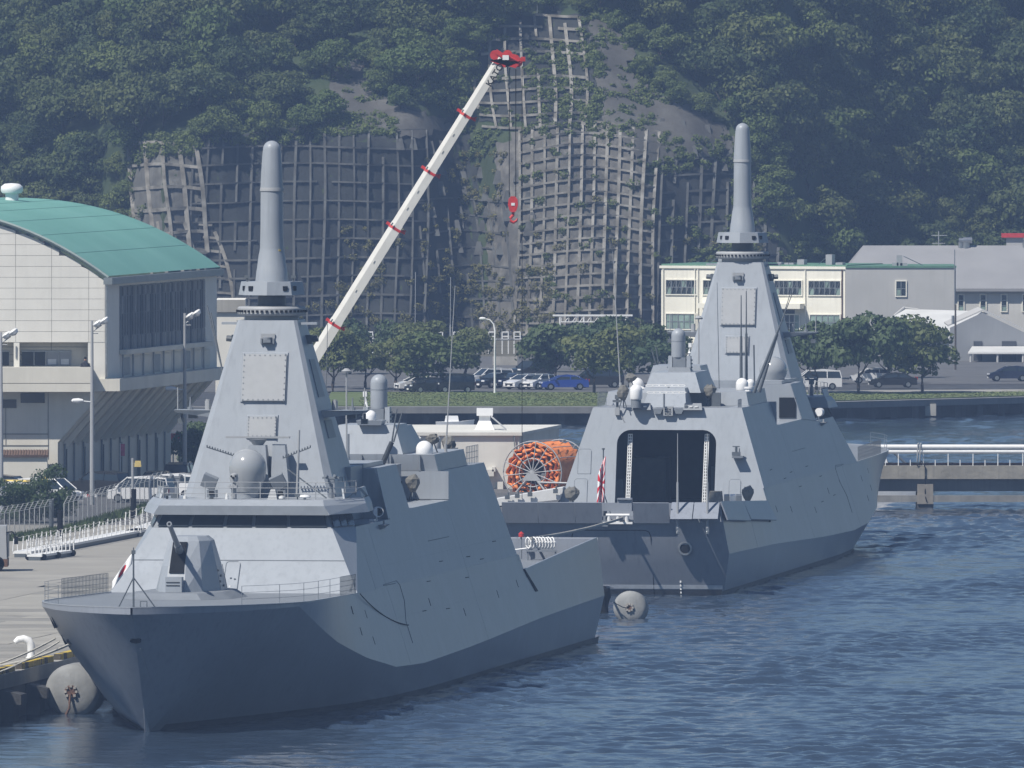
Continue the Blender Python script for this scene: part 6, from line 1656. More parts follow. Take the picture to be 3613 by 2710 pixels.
# lower front wall with slanting end, and the raked soffit along the side
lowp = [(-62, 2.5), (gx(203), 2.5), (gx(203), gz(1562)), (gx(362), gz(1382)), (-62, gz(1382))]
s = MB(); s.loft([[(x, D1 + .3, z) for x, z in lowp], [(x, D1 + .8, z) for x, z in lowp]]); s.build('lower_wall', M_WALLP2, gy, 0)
for px0, px1, py0, py1 in ((72, 157, 1387, 1422), (-20, 57, 1410, 1440)):
    s = MB(); s.box(gx(px0), gx(px1), D1 + .24, D1 + .299, gz(py1), gz(py0)); s.build('slot_window', M_GLASS, gy, 0)
for a, b, c, d_ in ((168, 170, 1385, 1620), (18, 20, 1420, 1570)):
    s = MB(); s.box(gx(a), gx(b), D1 + .26, D1 + .3, gz(d_), gz(c)); s.build('wall_joint', M_JOINT, gy, 0)
for py in (1532, 1572):
    s = MB(); s.box(-62, gx(170), D1 + .26, D1 + .3, gz(py) - .03, gz(py) + .03); s.build('wall_joint', M_JOINT, gy, 0)
def sidewall(name, pts2, m, thick=.3, D0=D1 + .8, D2=D1 + DEP, par=gy):
    s = MB(); (xa, za), (xb, zb_) = pts2
    s.hexa([(shear(xa, D0), D0, za), (shear(xb, D0), D0, zb_), (shear(xb, D2), D2, zb_), (shear(xa, D2), D2, za), (shear(xa, D0) - thick, D0, za), (shear(xb, D0) - thick, D0, zb_), (shear(xb, D2) - thick, D2, zb_), (shear(xa, D2) - thick, D2, za)])
    return s.build(name, m, par, 0)
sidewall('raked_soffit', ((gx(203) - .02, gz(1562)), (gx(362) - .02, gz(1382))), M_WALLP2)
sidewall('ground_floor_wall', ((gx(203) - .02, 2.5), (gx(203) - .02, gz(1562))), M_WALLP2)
for k in range(12):
    Dk = D1 + 2 + k * 3.2
    s = MB(); P = [(gx(203) + .02, gz(1562)), (gx(362) + .02, gz(1383)), (gx(362) + .25, gz(1383)), (gx(203) + .35, gz(1562) - .3)]
    s.loft([[(shear(x, Dk), Dk, z) for x, z in P], [(shear(x, Dk + .35), Dk + .35, z) for x, z in P]]); s.build('soffit_rib', M_WALLP2, gy, 0)
    if k % 2 == 0:
        s = MB(); x_ = shear(gx(203), Dk + 1); s.box(x_ + .0, x_ + .05, Dk + .6, Dk + 2.6, 2.5, 5.6); s.build('shutter_door' if k % 4 == 0 else 'service_door', M_VOID if k % 4 == 0 else M_MIDG, gy, 0)
    s = MB(); x_ = shear(gx(203), Dk) + .1; s.tube((x_, Dk, 2.5), (x_, Dk, 6.0), .07, n=6); s.build('downpipe', M_MIDG, gy)
s = MB(); L0, L1 = D1, D1 + DEP
s.hexa([(shear(gx(326), L0), L0, gz(1380)), (shear(xc + 1.1, L0), L0, gz(1380)), (shear(xc + 1.1, L1), L1, gz(1380)), (shear(gx(326), L1), L1, gz(1380)), (shear(gx(326), L0), L0, gz(1337)), (shear(xc + 1.1, L0), L0, gz(1337)), (shear(xc + 1.1, L1), L1, gz(1337)), (shear(gx(326), L1), L1, gz(1337))]); s.build('side_ledge', M_WALLP2, gy, 0)
# upper side: blind bays, tall strip glazing with fins
sidewall('side_wall', ((xc - .02, gz(1337)), (xc - .02, 17.9)), M_WALLP, D0=D1 + .1, D2=D1 + DEP)
NB = 34
zg0, zg1 = 11.0 + 1.9, 17.55
for i in range(NB):
    Da = D1 + 5.2 + i * (DEP - 9.6) / NB; Db = Da + (DEP - 9.6) / NB - .10
    for z0, z1, m_ in ((zg0, zg0 + 1.0, M_PANEL if i % 3 else M_GLASS), (zg0 + 1.05, zg0 + 2.65, M_GLASS), (zg0 + 2.7, zg0 + 3.95, M_GLASS if i % 5 else M_PANEL), (zg0 + 4.0, zg1, M_PANEL if i % 2 else M_GLASS)):
        s = MB(); s.hexa([(shear(xc, Da) + .0, Da, z0), (shear(xc, Da) + .04, Da, z0), (shear(xc, Db) + .04, Db, z0), (shear(xc, Db), Db, z0), (shear(xc, Da), Da, z1), (shear(xc, Da) + .04, Da, z1), (shear(xc, Db) + .04, Db, z1), (shear(xc, Db), Db, z1)]); s.build('strip_pane', m_, gy, 0)
    s = MB(); s.box(shear(xc, Da) - .05, shear(xc, Da) + .16, Da - .09, Da - .02, zg0 - .1, zg1 + .1); s.build('glazing_fin', M_PANEL if i % 4 else M_MIDG, gy, 0)
for z in (zg0 - .35,):
    s = MB(); s.hexa([(shear(xc, D1 + 5), D1 + 5, z), (shear(xc, D1 + 5) + .55, D1 + 5, z), (shear(xc, L1 - 4) + .55, L1 - 4, z), (shear(xc, L1 - 4), L1 - 4, z), (shear(xc, D1 + 5), D1 + 5, z + .35), (shear(xc, D1 + 5) + .55, D1 + 5, z + .35), (shear(xc, L1 - 4) + .55, L1 - 4, z + .35), (shear(xc, L1 - 4), L1 - 4, z + .35)]); s.build('sill_ledge', M_WALLP2, gy, 0)
for i in range(9):
    Dk = D1 + 5.5 + i * 3.6; s = MB(); s.tube((shear(xc, Dk) + .15, Dk, gz(1337)), (shear(xc, Dk) + .15, Dk, zg0 - .3), .08, n=6); s.build('side_pipe', M_PANEL, gy)
    s = MB(); s.hexa([(shear(xc, Dk + .6) + .01, Dk + .6, 11.0), (shear(xc, Dk + .6) + .06, Dk + .6, 11.0), (shear(xc, Dk + 2.9) + .06, Dk + 2.9, 11.0), (shear(xc, Dk + 2.9) + .01, Dk + 2.9, 11.0), (shear(xc, Dk + .6) + .01, Dk + .6, 12.3), (shear(xc, Dk + .6) + .06, Dk + .6, 12.3), (shear(xc, Dk + 2.9) + .06, Dk + 2.9, 12.3), (shear(xc, Dk + 2.9) + .01, Dk + 2.9, 12.3)]); s.build('side_bay_panel', M_WALLP2 if i % 3 else M_MIDG, gy, 0)
for z in np.arange(11.3, 18, .95):
    s = MB(); s.box(xc - .02, xc + .02, D1 + .2, D1 + 4.9, z - .02, z + .02); s.build('side_joint', M_JOINT, gy, 0)
s = MB(); s.tube((xc + .12, D1 - .12, 11), (xc + .12, D1 - .12, 18.0), .1, n=8); s.build('corner_downpipe', M_STEEL, gy)
s = MB(); cx_ = gx(40); s.lathe([(.5, 0), (.5, .8), (.75, .85), (.85, 1.05), (.82, 1.35), (.55, 1.55), (.01, 1.6)], 24, (at_y(42, 716, D1 + 30).x, D1 + 30, 23.4)); s.build('roof_ventilator', M_DOME, gy, 50)
# tiled lean-to at the foot
lt = thing('tiled_lean_to', 'lean-to with scalloped brown tile roof behind the parked vans', 'shed')
z0 = gz(1612)
for i in range(22):
    x = gx(168) - i * .2; s = MB(); s.path([(x, D1 - .25, z0 + .45), (x, D1 - 1.9, z0 + .1)], .11, 8); s.build('roof_tile', mat('brown_tile', (.16, .10, .07), .8, .2, 3), lt, 60)
s = MB(); s.box(-45, gx(168), D1 - 1.7, D1 - .2, 2.5, z0 + .05); s.build('wall', M_WALLP2, lt, 0)
# guard on the balcony
ps = thing('person', 'person in dark clothes standing behind the balcony wall', 'person', (gx(302), D1 - .9, gz(1294) - 1.12))
s = MB()
s.loft([[Vector((.0 + rx * math.cos(a), .13 * k * math.sin(a), z)) for a in np.linspace(0, 5.8, 12)] for rx, k, z in ((.16, 1, .0), (.19, 1.1, .5), (.2, 1.15, .85), (.25, 1.2, 1.15), (.28, 1.25, 1.36), (.24, 1.1, 1.44), (.09, .8, 1.5), (.075, .7, 1.58))])
for sg in (-1, 1): s.path([(.25 * sg, 0, 1.38), (.32 * sg, -.02, 1.15), (.26 * sg, -.25, 1.02)], [.085, .07, .055], 8)
s.build('body', mat('navy_clothes', (.02, .022, .035), .9, .1, 5), ps, 60)
s = MB(); s.lathe([(.01, 1.54), (.075, 1.57), (.1, 1.66), (.1, 1.74), (.07, 1.82), (.01, 1.85)], 14); s.build('head', mat('skin', (.35, .2, .14), .6, .05, 5), ps, 60)
s = MB(); s.lathe([(.108, 1.72), (.112, 1.77), (.08, 1.86), (.01, 1.885)], 14); s.build('cap', M_BLACK, ps, 60)

# annex behind, right of the hall
an = thing('pale_annex', 'small pale grey block between green-roofed hall and near tower', 'building')
s = MB(); a = at_y(760, 1060, 1320); b = at_y(862, 1060, 1320); s.box(a.x, b.x, 1320, 1330, 2.4, a.z); s.build('wall', M_WALLP, an, 0)
s = MB(); s.box(a.x - .1, b.x + .1, 1319.8, 1320, a.z - .9, a.z + .05); s.build('parapet', M_CONC_L, an, 0)
sl_ = MB(); sl_.box(-60, a.x, 1345, 1349, 1.5, 3.2); o = sl_.build('bank_wall', M_CONC_L, an, 0)

# ---------------------------------------------------------------- lamp posts
def yard_lamp(px, py_top, D, label):
    b = at_y(px, 1700, D); top = at_y(px, py_top, D).z; t = thing('yard_lamp', label, 'lamp post', (b.x, D, 2.45), 0, 'tall yard lamps'); h = top - 2.45
    s = MB(); s.tube((0, 0, 0), (0, 0, h * .55), .17, .15, n=10); s.tube((0, 0, h * .55), (0, 0, h), .13, .09, n=10); s.build('pole', M_PANEL, t)
    s = MB(); s.tube((0, 0, h - .8), (.7, 0, h - .3), .05, n=6); s.tube((0, 0, h - .9), (.45, 0, h - .9), .05, n=6); s.build('arm', M_PANEL, t)
    for k, dx in enumerate((.55, 1.05)):
        s = MB(); s.lathe([(.06, 0), (.28, .1), (.36, .32), (.3, .42), (.01, .45)], 14, (dx, -.1 * k, h - .42 + .22 * k), Matrix.Rotation(R(-35), 3, 'Y')); s.build('floodlight', M_WHITE, t)
    s = MB(); s.tube((0, 0, h * .56), (-.7, 0, h * .56 + .06), .05, n=6); s.lathe([(.01, -.5), (.14, -.4), (.18, 0), (.1, .35), (.01, .4)], 12, (-1.0, 0, h * .56 + .1), Matrix.Rotation(R(90), 3, 'Y')); s.build('side_lantern', M_WHITE, t)
    return t
yard_lamp(325, 1132, 1231, 'tall yard lamp in front of the hall corner, middle of three')
yard_lamp(652, 1105, 1275, 'tall yard lamp behind the near tower yardarm, rightmost of three')
yard_lamp(4, 1172, 1215, 'tall yard lamp cut by the frame edge, leftmost of three')
def speaker_post(px, py_top, py_bot, D, label):
    b = at_y(px, py_bot, D); tp = at_y(px, py_top, D); t = thing('speaker_post', label, 'speaker post', (b.x, D, 2.5), 0, 'posts with yellow speaker boxes'); h = tp.z - 2.5
    s = MB(); s.tube((0, 0, 0), (0, 0, h), .09, n=8); s.build('pole', M_PANEL, t); s = MB(); s.tube((0, 0, 0), (0, 0, h * .34), .16, n=8); s.build('sleeve', M_BLACK, t)
    s = MB(); s.taper(.12, .62, -.25, .25, h - .62, h - .2, .05); s.build('speaker_box', mat('faded_yellow', (.55, .42, .14), .6, .1, 3), t, 0); s = MB(); s.tube((0, 0, h - .4), (.2, 0, h - .4), .04); s.build('bracket', M_PANEL, t)
speaker_post(468, 1616, 1830, 1200, 'post with yellow speaker box by the near bridge wing')
speaker_post(141, 1672, 1830, 1195, 'post with yellow speaker box behind the bushes at left')

# ---------------------------------------------------------------- fence, gangways, bushes
fe = thing('security_fence', 'grey security fence with angled post tops along the quay', 'fence')
M_FPOST = mat('galvanised_post', (.42, .43, .43), .5, .1, 4)
m = bpy.data.materials.new('chain_link'); m.use_nodes = True; nt = m.node_tree
tr_ = nd(nt, 'ShaderNodeBsdfTransparent'); ms = nd(nt, 'ShaderNodeMixShader'); ms.inputs[0].default_value = .14
nt.nodes['Principled BSDF'].inputs['Base Color'].default_value = (.25, .26, .26, 1)
nt.links.new(tr_.outputs[0], ms.inputs[1]); nt.links.new(nt.nodes['Principled BSDF'].outputs[0], ms.inputs[2]); nt.links.new(ms.outputs[0], nt.nodes['Material Output'].inputs[0]); M_LINK = m
fpts = [at_z(16 + (193 - 16) * i / 10 - 18, 1905 - 31 * i / 10 + 3, 2.5) for i in range(11)] + [at_z(226 + (560 - 226) * i / 20, 1869 - (1869 - 1775) * i / 20, 2.5) for i in range(21)]
for i, p in enumerate(fpts):
    s = MB(); s.tube(p, p + Vector((0, 0, 1.8)), .034, n=6); s.tube(p + Vector((0, 0, 1.8)), p + Vector((.28, -.1, 2.3)), .03, n=6); s.build('fence_post', M_FPOST, fe)
for i in range(len(fpts) - 1):
    if i == 10: continue
    a, b = fpts[i], fpts[i + 1]; s = MB(); s.slab([a + Vector((0, .05, .08)), b + Vector((0, .05, .08)), b + Vector((0, .05, 1.75)), a + Vector((0, .05, 1.75))], (0, .02, 0)); s.build('chain_link_panel', M_LINK, fe, 0)
s = MB()
for k, (dx, dz) in enumerate(((0, 1.8), (.1, 1.95), (.2, 2.12), (.28, 2.28))):
    for seg in (fpts[:11], fpts[11:]): s.path([p + Vector((dx, -dx * .3, dz)) for p in seg], .022 if k == 0 else .012, 4)
s.build('top_rail_and_barbs', M_FPOST, fe)
gp = thing('fence_gate_post', 'dark gate post where the fence steps back', 'post', fpts[10] + Vector((.12, 0, 0))); s = MB(); s.tube((0, 0, 0), (0, 0, 2.2), .16, n=10); s.build('post', M_DARKG, gp)
for px, D_, lb in ((212, 1150, 'short black bollard post at the fence gap'), (472, 1198, 'short black post by the far end of the gangway')):
    b = at_y(px, 1870, D_); t = thing('black_post', lb, 'post', (b.x, D_, 2.5)); s = MB(); s.tube((0, 0, 0), (0, 0, 2.1), .18, n=10); s.build('post', M_BLACK, t)
# verge of weeds under the fence
def weeds():
    r = np.random.default_rng(5); v = []
    for i in range(len(fpts) - 1):
        a, b = np.array(fpts[i]), np.array(fpts[i + 1])
        for k in range(150):
            c = a + (b - a) * r.random() + np.array([r.uniform(.05, 1.5), -r.uniform(.2, 1.2), 0]); h = r.uniform(.15, .55); w_ = .1; an_ = r.uniform(0, 3.1)
            dx, dy = math.cos(an_) * w_, math.sin(an_) * w_; v += [(c[0] - dx, c[1] - dy, 2.5), (c[0] + dx, c[1] + dy, 2.5), (c[0] + r.normal(0, .12), c[1], 2.5 + h)]
    me = bpy.data.meshes.new('weeds'); me.from_pydata([tuple(map(float, p)) for p in v], [], np.arange(len(v)).reshape(-1, 3).tolist()); o = link('weeds', me, mat('weed_green', (.07, .11, .03), .8, .3, .5)); tag(o, 'green weeds growing along the foot of the security fence', 'weeds', kind='stuff')
weeds()
def gangway(label, a, b, n, w_, wheels, h=.78):
    t = thing('gangway', label, 'gangway', (0, 0, 0), 0, 'white gangways on the quay'); d_ = (b - a); u = d_.normalized(); sd = Vector((u.y, -u.x, 0)) * w_
    s = MB(); s.hexa([a, b, b + sd, a + sd] and [a + Vector((0, 0, .25)), b + Vector((0, 0, .25)), b + sd + Vector((0, 0, .25)), a + sd + Vector((0, 0, .25)), a + Vector((0, 0, .4)), b + Vector((0, 0, .4)), b + sd + Vector((0, 0, .4)), a + sd + Vector((0, 0, .4))]); s.build('deck', M_WHITE, t, 0)
    rr = random.Random(n)
    for i in range(n + 1):
        for o_ in (Vector(), sd):
            p = a.lerp(b, i / n) + o_; s = MB(); tilt = Vector((rr.uniform(-.05, .12), 0, h + rr.uniform(-.1, .1)))
            s.tube(p + Vector((0, 0, .4)), p + Vector((0, 0, .5)) + tilt, .04, n=6); s.build('stanchion', M_WHITE, t)
    for o_ in (Vector(), sd):
        for z in (.55, 1.0):
            s = MB(); s.path([a.lerp(b, i / (n * 2)) + o_ + Vector((0, 0, .5 + z * h - (.08 if i % 2 else 0))) for i in range(n * 2 + 1)], .018, 4); s.build('rail_rope', M_ROPE, t)
    s = MB(); s.hexa([a + Vector((.1, 0, 0)), b + Vector((.1, 0, 0)), b + sd * .9, a + sd * .9, a + Vector((.1, 0, .25)), b + Vector((.1, 0, .25)), b + sd * .9 + Vector((0, 0, .25)), a + sd * .9 + Vector((0, 0, .25))]); s.build('underframe', M_DARKG, t, 0)
    if wheels:
        for f in (.05, .5, .97):
            for o_ in (Vector((0, 0, 0)), sd):
                s = MB(); s.lathe([(.05, -.08), (.22, -.08), (.22, .08), (.05, .08)], 12, a.lerp(b, f) + o_ + Vector((0, -.1, .22)), Matrix.Rotation(R(90), 3, 'X')); s.build('wheel', M_BLACK, t)
    return t
gangway('long white gangway with rope rails lying beside the fence', at_z(45, 1967, 2.5), at_z(475, 1884, 2.5), 26, 1.2, False)
gangway('shorter wheeled white gangway in front of the long one', at_z(95, 1978, 2.5), at_z(208, 1962, 2.5), 8, 1.0, True)
gangway('white gangway at the far end, disappearing behind the near bridge', at_z(440, 1893, 2.5), at_z(560, 1850, 2.5), 6, 1.1, False, 1.1)
# grey lorry at the frame edge
lr = thing('lorry', 'grey lorry corner with mirror at the left frame edge', 'lorry', at_z(-60, 2015, 2.5))
s = MB(); s.taper(-2, 1.55, -1, 2, .8, 2.9, .05); s.build('body', M_PANEL, lr, 0); s = MB(); s.box(-2, 1.6, -1.05, 2, .3, .8); s.build('skirt', M_RUST, lr, 0)
s = MB(); s.path([(1.5, -.9, 2.5), (1.9, -.95, 2.55), (2.1, -.95, 2.3)], .05, 6); s.cbox((2.15, -.95, 2.0), (.25, .12, .5)); s.build('mirror', M_BLACK, lr)
s = MB(); s.lathe([(.1, -.2), (.5, -.2), (.5, .2), (.1, .2)], 16, (.9, -.85, .5), Matrix.Rotation(R(90), 3, 'X')); s.build('wheel', M_BLACK, lr)
s = MB(); s.box(1.56, 1.63, -.9, 1.9, .9, 2.4); s.build('tail_panel', M_DARKG, lr, 0)
# bushes by the fence
BU = [crown_mesh('crown', 1.6, 1.5, 11, 3200, .075, 300 + i, sub=.42) for i in range(3)]
for b in BU: b.materials.append(M_PINE)
for i, (px, py, sc_, lb) in enumerate(((20, 1760, 1.05, 'dark clipped bush at the left frame edge by the vans'), (75, 1765, 1.1, 'dark bush below the yellow and white van'), (125, 1790, .9, 'lower dark bush in the middle of the row'), (180, 1755, 1.25, 'tallest pointed dark bush in front of the white minivan'), (205, 1810, .9, 'dark bush spilling over the fence gap'), (62, 1812, .85, 'dark bush close behind the fence posts at left'))):
    b = at_y(px, py, 1188 + i); t = thing('bush', lb, 'bush', (b.x, 1188 + i, 2.5), i * 1.3, 'dark bushes behind the fence'); cr_ = link('crown', BU[i % 3], None, t, (0, 0, b.z - 2.5)); cr_.scale = (sc_, sc_, sc_ * (1.3 if i == 3 else 1)); s = MB(); s.tube((0, 0, -.1), (0, 0, b.z - 2.5), .08); s.build('stem', M_BARK, t)

# ---------------------------------------------------------------- vehicles
M_TYRE = M_BLACK
def car_paint(name, c): return mat('car_' + name, c, .22, .0, coat=.6)
def car(name, label, loc, rz, kind, paint, group):
    t = thing(name, label, 'van' if kind in ('van', 'boxy') else 'car', loc, rz, group)
    # side profile: (x, z) of lower body and greenhouse, half width
    K = {'hatch': (4.1, 1.5, .86, [(-2.0, .62), (-1.95, .95), (-.2, 1.02), (1.2, .95), (2.0, .72), (2.05, .45)], [(-1.85, .96), (-1.55, 1.42), (-.3, 1.5), (.25, 1.42), (1.15, .97)]),
         'sedan': (4.6, 1.45, .88, [(-2.25, .6), (-2.2, .98), (-.5, 1.0), (1.0, .96), (2.2, .74), (2.28, .45)], [(-1.75, .98), (-1.1, 1.36), (-.2, 1.44), (.35, 1.36), (1.25, .96)]),
         'suv': (4.7, 1.85, .94, [(-2.3, .7), (-2.3, 1.12), (-.4, 1.2), (1.1, 1.16), (2.2, 1.0), (2.3, .5)], [(-2.2, 1.14), (-2.0, 1.72), (-.5, 1.85), (.4, 1.78), (1.2, 1.16)]),
         'van': (4.8, 1.95, .92, [(-2.35, .6), (-2.38, 1.1), (-.4, 1.12), (1.5, 1.1), (2.25, .9), (2.35, .45)], [(-2.33, 1.1), (-2.15, 1.85), (-.3, 1.95), (.8, 1.86), (1.75, 1.1)]),
         'boxy': (3.5, 1.8, .78, [(-1.7, .6), (-1.72, 1.05), (0, 1.06), (1.1, 1.05), (1.62, .9), (1.7, .45)], [(-1.7, 1.05), (-1.6, 1.7), (-.3, 1.8), (.75, 1.74), (1.25, 1.05)])}[kind]
    L, H_, W, low, up = K
    def sec(pts_, z_b, w0, w1):
        return pts_
    s = MB(); lowp = [(low[0][0], .28)] + low + [(low[-1][0] - .05, .28)]
    s.loft([[(x, y * W * (1 - .04 * abs(x) / 2), z) for x, z in lowp] for y in (-1, 1)]); rr2 = []
    s2 = MB(); wl = .97
    s.build('body', paint, t, 30)
    gl = MB(); gl.loft([[(x, sg * W * (.95 if z < 1.2 else .80), z) for x, z in up] for sg in (-1, 1)]); gl.build('windows', M_GLASS, t, 20)
    rf = MB(); top = [p for p in up if p[1] > H_ - .16]; xa, xb = top[0][0], top[-1][0]
    rf.loft([[(xa - .03, y * W * .83, top[0][1] - .02), ((xa + xb) / 2, y * W * .83, H_ + .02), (xb + .04, y * W * .83, top[-1][1]), (xb, y * W * .83, top[-1][1] - .09), (xa, y * W * .83, top[0][1] - .12)] for y in (-1, 1)]); rf.build('roof', paint, t, 30)
    pl = MB()
    for sg in (-1, 1):
        for (x0, z0), (x1, z1) in ((up[0], up[1]), (up[-1], up[-2]), ((up[1][0] * .45, up[0][1]), (up[1][0] * .45, H_ - .06))):
            pl.tube((x0, sg * W * .955, z0), (x1, sg * W * .815, z1), .045, n=5)
    pl.build('pillars', paint, t)
    for x in (-L * .30, L * .31):
        for sg in (-1, 1):
            w_ = MB(); w_.lathe([(.05, -.1), (.31, -.1), (.33, -.06), (.33, .08), (.28, .1), (.05, .1)], 16, (x, sg * (W - .06), .33), Matrix.Rotation(R(90), 3, 'X')); wh = w_.build('wheel', M_TYRE, t)
            w_ = MB(); w_.lathe([(.02, -.105), (.2, -.108), (.2, .108), (.02, .105)], 12, (x, sg * (W - .06), .33), Matrix.Rotation(R(90), 3, 'X')); w_.build('rim', M_STEEL, wh)
    for sg in (-1, 1):
        w_ = MB(); w_.cbox((L * .485, sg * W * .68, low[-2][1] - .02), (.12, .4, .14)); w_.build('headlight', mat('lamp_glass', (.7, .72, .75), .1, 0), t)
        w_ = MB(); w_.cbox((-L * .492, sg * W * .78, .9), (.08, .2, .28)); w_.build('tail_light', mat('tail_lamp_red', (.4, .02, .02), .2, 0), t)
        w_ = MB(); w_.cbox((up[-1][0] - .25, sg * (W + .1), up[-1][1] + .08), (.16, .2, .14)); w_.build('mirror', paint, t)
    w_ = MB(); w_.cbox((L * .495, 0, .5), (.06, W * 1.2, .2)); w_.build('grille', M_BLACK, t); w_ = MB(); w_.cbox((L * .505, 0, .38), (.05, .35, .16)); w_.build('number_plate', M_WHITE, t)
    return t
WHT = car_paint('white', (.75, .75, .75)); BLK = car_paint('black', (.012, .012, .014)); NVY = car_paint('navy', (.012, .018, .05)); BLU = car_paint('blue', (.02, .06, .32)); YLW = car_paint('yellow', (.7, .5, .05))
def lot(px, py, kind, paint, ang, label, name='parked_car'):
    c = at_z(px, py, 1.7); car(name, label, (c.x, c.y, 1.7), R(ang), kind, paint, 'cars in the far car park')
lot(1472, 1380, 'hatch', WHT, 200, 'white hatchback partly behind a thin tree trunk')
lot(1518, 1386, 'sedan', BLK, 205, 'black sedan between the white hatchback and the boxy minivan')
lot(1610, 1386, 'boxy', BLK, 183, 'black boxy minivan parked side-on by the lawn')
lot(1726, 1366, 'suv', WHT, 205, 'large white off-roader left of the street lamp')
lot(1748, 1369, 'sedan', BLK, 225, 'black car just right of the white off-roader')
lot(1812, 1369, 'sedan', NVY, 222, 'dark blue car with white plates beside the white sports hatch')
lot(1852, 1374, 'hatch', WHT, 222, 'white sports hatch at the right of the row of cars')
lot(1898, 1374, 'hatch', WHT, 235, 'small white car half hidden behind the sports hatch')
lot(1990, 1376, 'sedan', BLU, 190, 'bright blue car under the dark pine')
lot(1875, 1338, 'suv', BLK, 225, 'black off-roader in the second row behind the sports hatch')
lot(2110, 1368, 'van', BLK, 190, 'dark van behind the crooked tree trunk')
for px, py, k, p_, l_ in ((2880, 1375, 'van', WHT, 'white van seen between trunks right of the far dome'), (3150, 1368, 'sedan', BLK, 'black sedan left of the round tree'), (3075, 1352, 'hatch', WHT, 'white hatchback half hidden right of the ragged pine'), (3560, 1345, 'hatch', NVY, 'dark car under the white shed canopy')):
    lot(px, py, k, p_, 185, l_)
def yardcar(px, D, kind, paint, ang, label):
    c = at_y(px, 1700, D); return car('parked_van' if kind in ('van', 'boxy') else 'parked_car', label, (c.x, D, 2.5), R(ang), kind, paint, 'vehicles beside the hall')
v = yardcar(80, 1222, 'van', WHT, -18, 'white van with yellow roof edge above the bushes')
s = MB(); s.hexa([(-2.1, -.75, 1.93), (.6, -.75, 1.93), (.6, .75, 1.93), (-2.1, .75, 1.93), (-2.05, -.7, 2.05), (.5, -.7, 2.05), (.5, .7, 2.05), (-2.05, .7, 2.05)]); s.build('roof_pod', YLW, v, 0)
yardcar(175, 1232, 'van', WHT, -28, 'white minivan with sloping bonnet at the hall corner')
yardcar(20, 1238, 'van', BLK, -20, 'black van behind the white vans at left')
yardcar(500, 1236, 'van', WHT, 160, 'white van whose roof shows above the fence by the bridge')
yardcar(600, 1246, 'suv', WHT, 165, 'white off-roader behind the near bridge gear')
yardcar(350, 1252, 'suv', BLK, 150, 'black off-roader in the shade under the hall')
yardcar(560, 1266, 'sedan', BLK, 75, 'black car with red tail lights under the soffit, left one')
yardcar(640, 1275, 'suv', BLK, 80, 'dark off-roader with red tail lights by the hall end')
bar = thing('road_barrier', 'long red and white road barrier lying low behind the security fence', 'barrier', at_y(290, 1754, 1240))
for i in range(6):
    s = MB(); s.box(-1.05 + i * .35, -1.05 + (i + 1) * .35 - .005, -.08, .08, .0, .2); s.build('bar', M_RED if i in (0, 1, 2, 4) else M_WHITE, bar, 0)
s = MB(); s.box(-1.0, .1, -.1, .12, -.3, -.02); s.build('base', M_WHITE, bar, 0)
rs = thing('red_sign', 'small red board by the far end of the hall', 'sign', at_y(625, 1550, 1310)); s = MB(); s.box(-.55, .55, -.05, .05, -.1, .45); s.build('board', M_RED, rs, 0); s = MB(); s.box(-.55, .55, -.06, .06, -.4, -.12); s.build('lower_board', M_WHITE, rs, 0)
s = MB(); s.tube((-.3, 0, -2.2), (-.3, 0, -.35), .05); s.tube((.3, 0, -2.2), (.3, 0, -.35), .05); s.build('legs', M_PANEL, rs)
bn = thing('banner', 'narrow pink and white banner in the shade of the hall', 'banner', at_y(433, 1590, 1268)); s = MB(); s.box(-.16, .16, -.02, .02, -.4, .5); s.build('cloth', mat('pink_cloth', (.55, .12, .22), .8, .2, 4), bn, 0); s = MB(); s.tube((-.18, 0, -2.0), (-.18, 0, .55), .03); s.build('pole', M_WHITE, bn)
# two shore trees between the hall and the near tower
shore_tree(700, 1680, 1305, 150, 230, 'pine', 'small dark conifer at the far end of the hall')
shore_tree(690, 1480, 1340, 170, 190, 'pine', 'dark conifer above the red board')

# ---------------------------------------------------------------- far shore buildings
M_CRM = mat('cream_school_wall', (.86, .83, .72), .85, .06, .3, streak=.16, bump=.1, bscale=3)
M_GREYW = mat('pale_grey_wall', (.46, .455, .44), .85, .05, .3, streak=.12)
M_GRN = mat('green_curtained_glass', (.28, .38, .33), .3, .2, .8)
cb = thing('cream_building', 'cream two-storey building with dark mullioned windows behind the far tower', 'building')
D2 = 1795.0
def bx(px, D=D2): return (px - CX) / ppm(D)
def bz(py, D=D2): return CAM_H - (py - HOR) * D / F_PX
s = MB(); s.box(bx(2335), bx(2982), D2, D2 + 12, 1.6, bz(950)); s.build('wall', M_CRM, cb, 0)
s = MB(); s.box(bx(2330), bx(2986), D2 - .15, D2 + 12, bz(950) + .003, bz(941)); s.build('parapet', M_CRM, cb, 0)
s = MB(); s.box(bx(2330), bx(2984), D2 + .5, D2 + 12.1, bz(941), bz(935)); s.build('roof_edge', mat('green_roof_edge', (.10, .22, .15), .7, .1, 1), cb, 0)
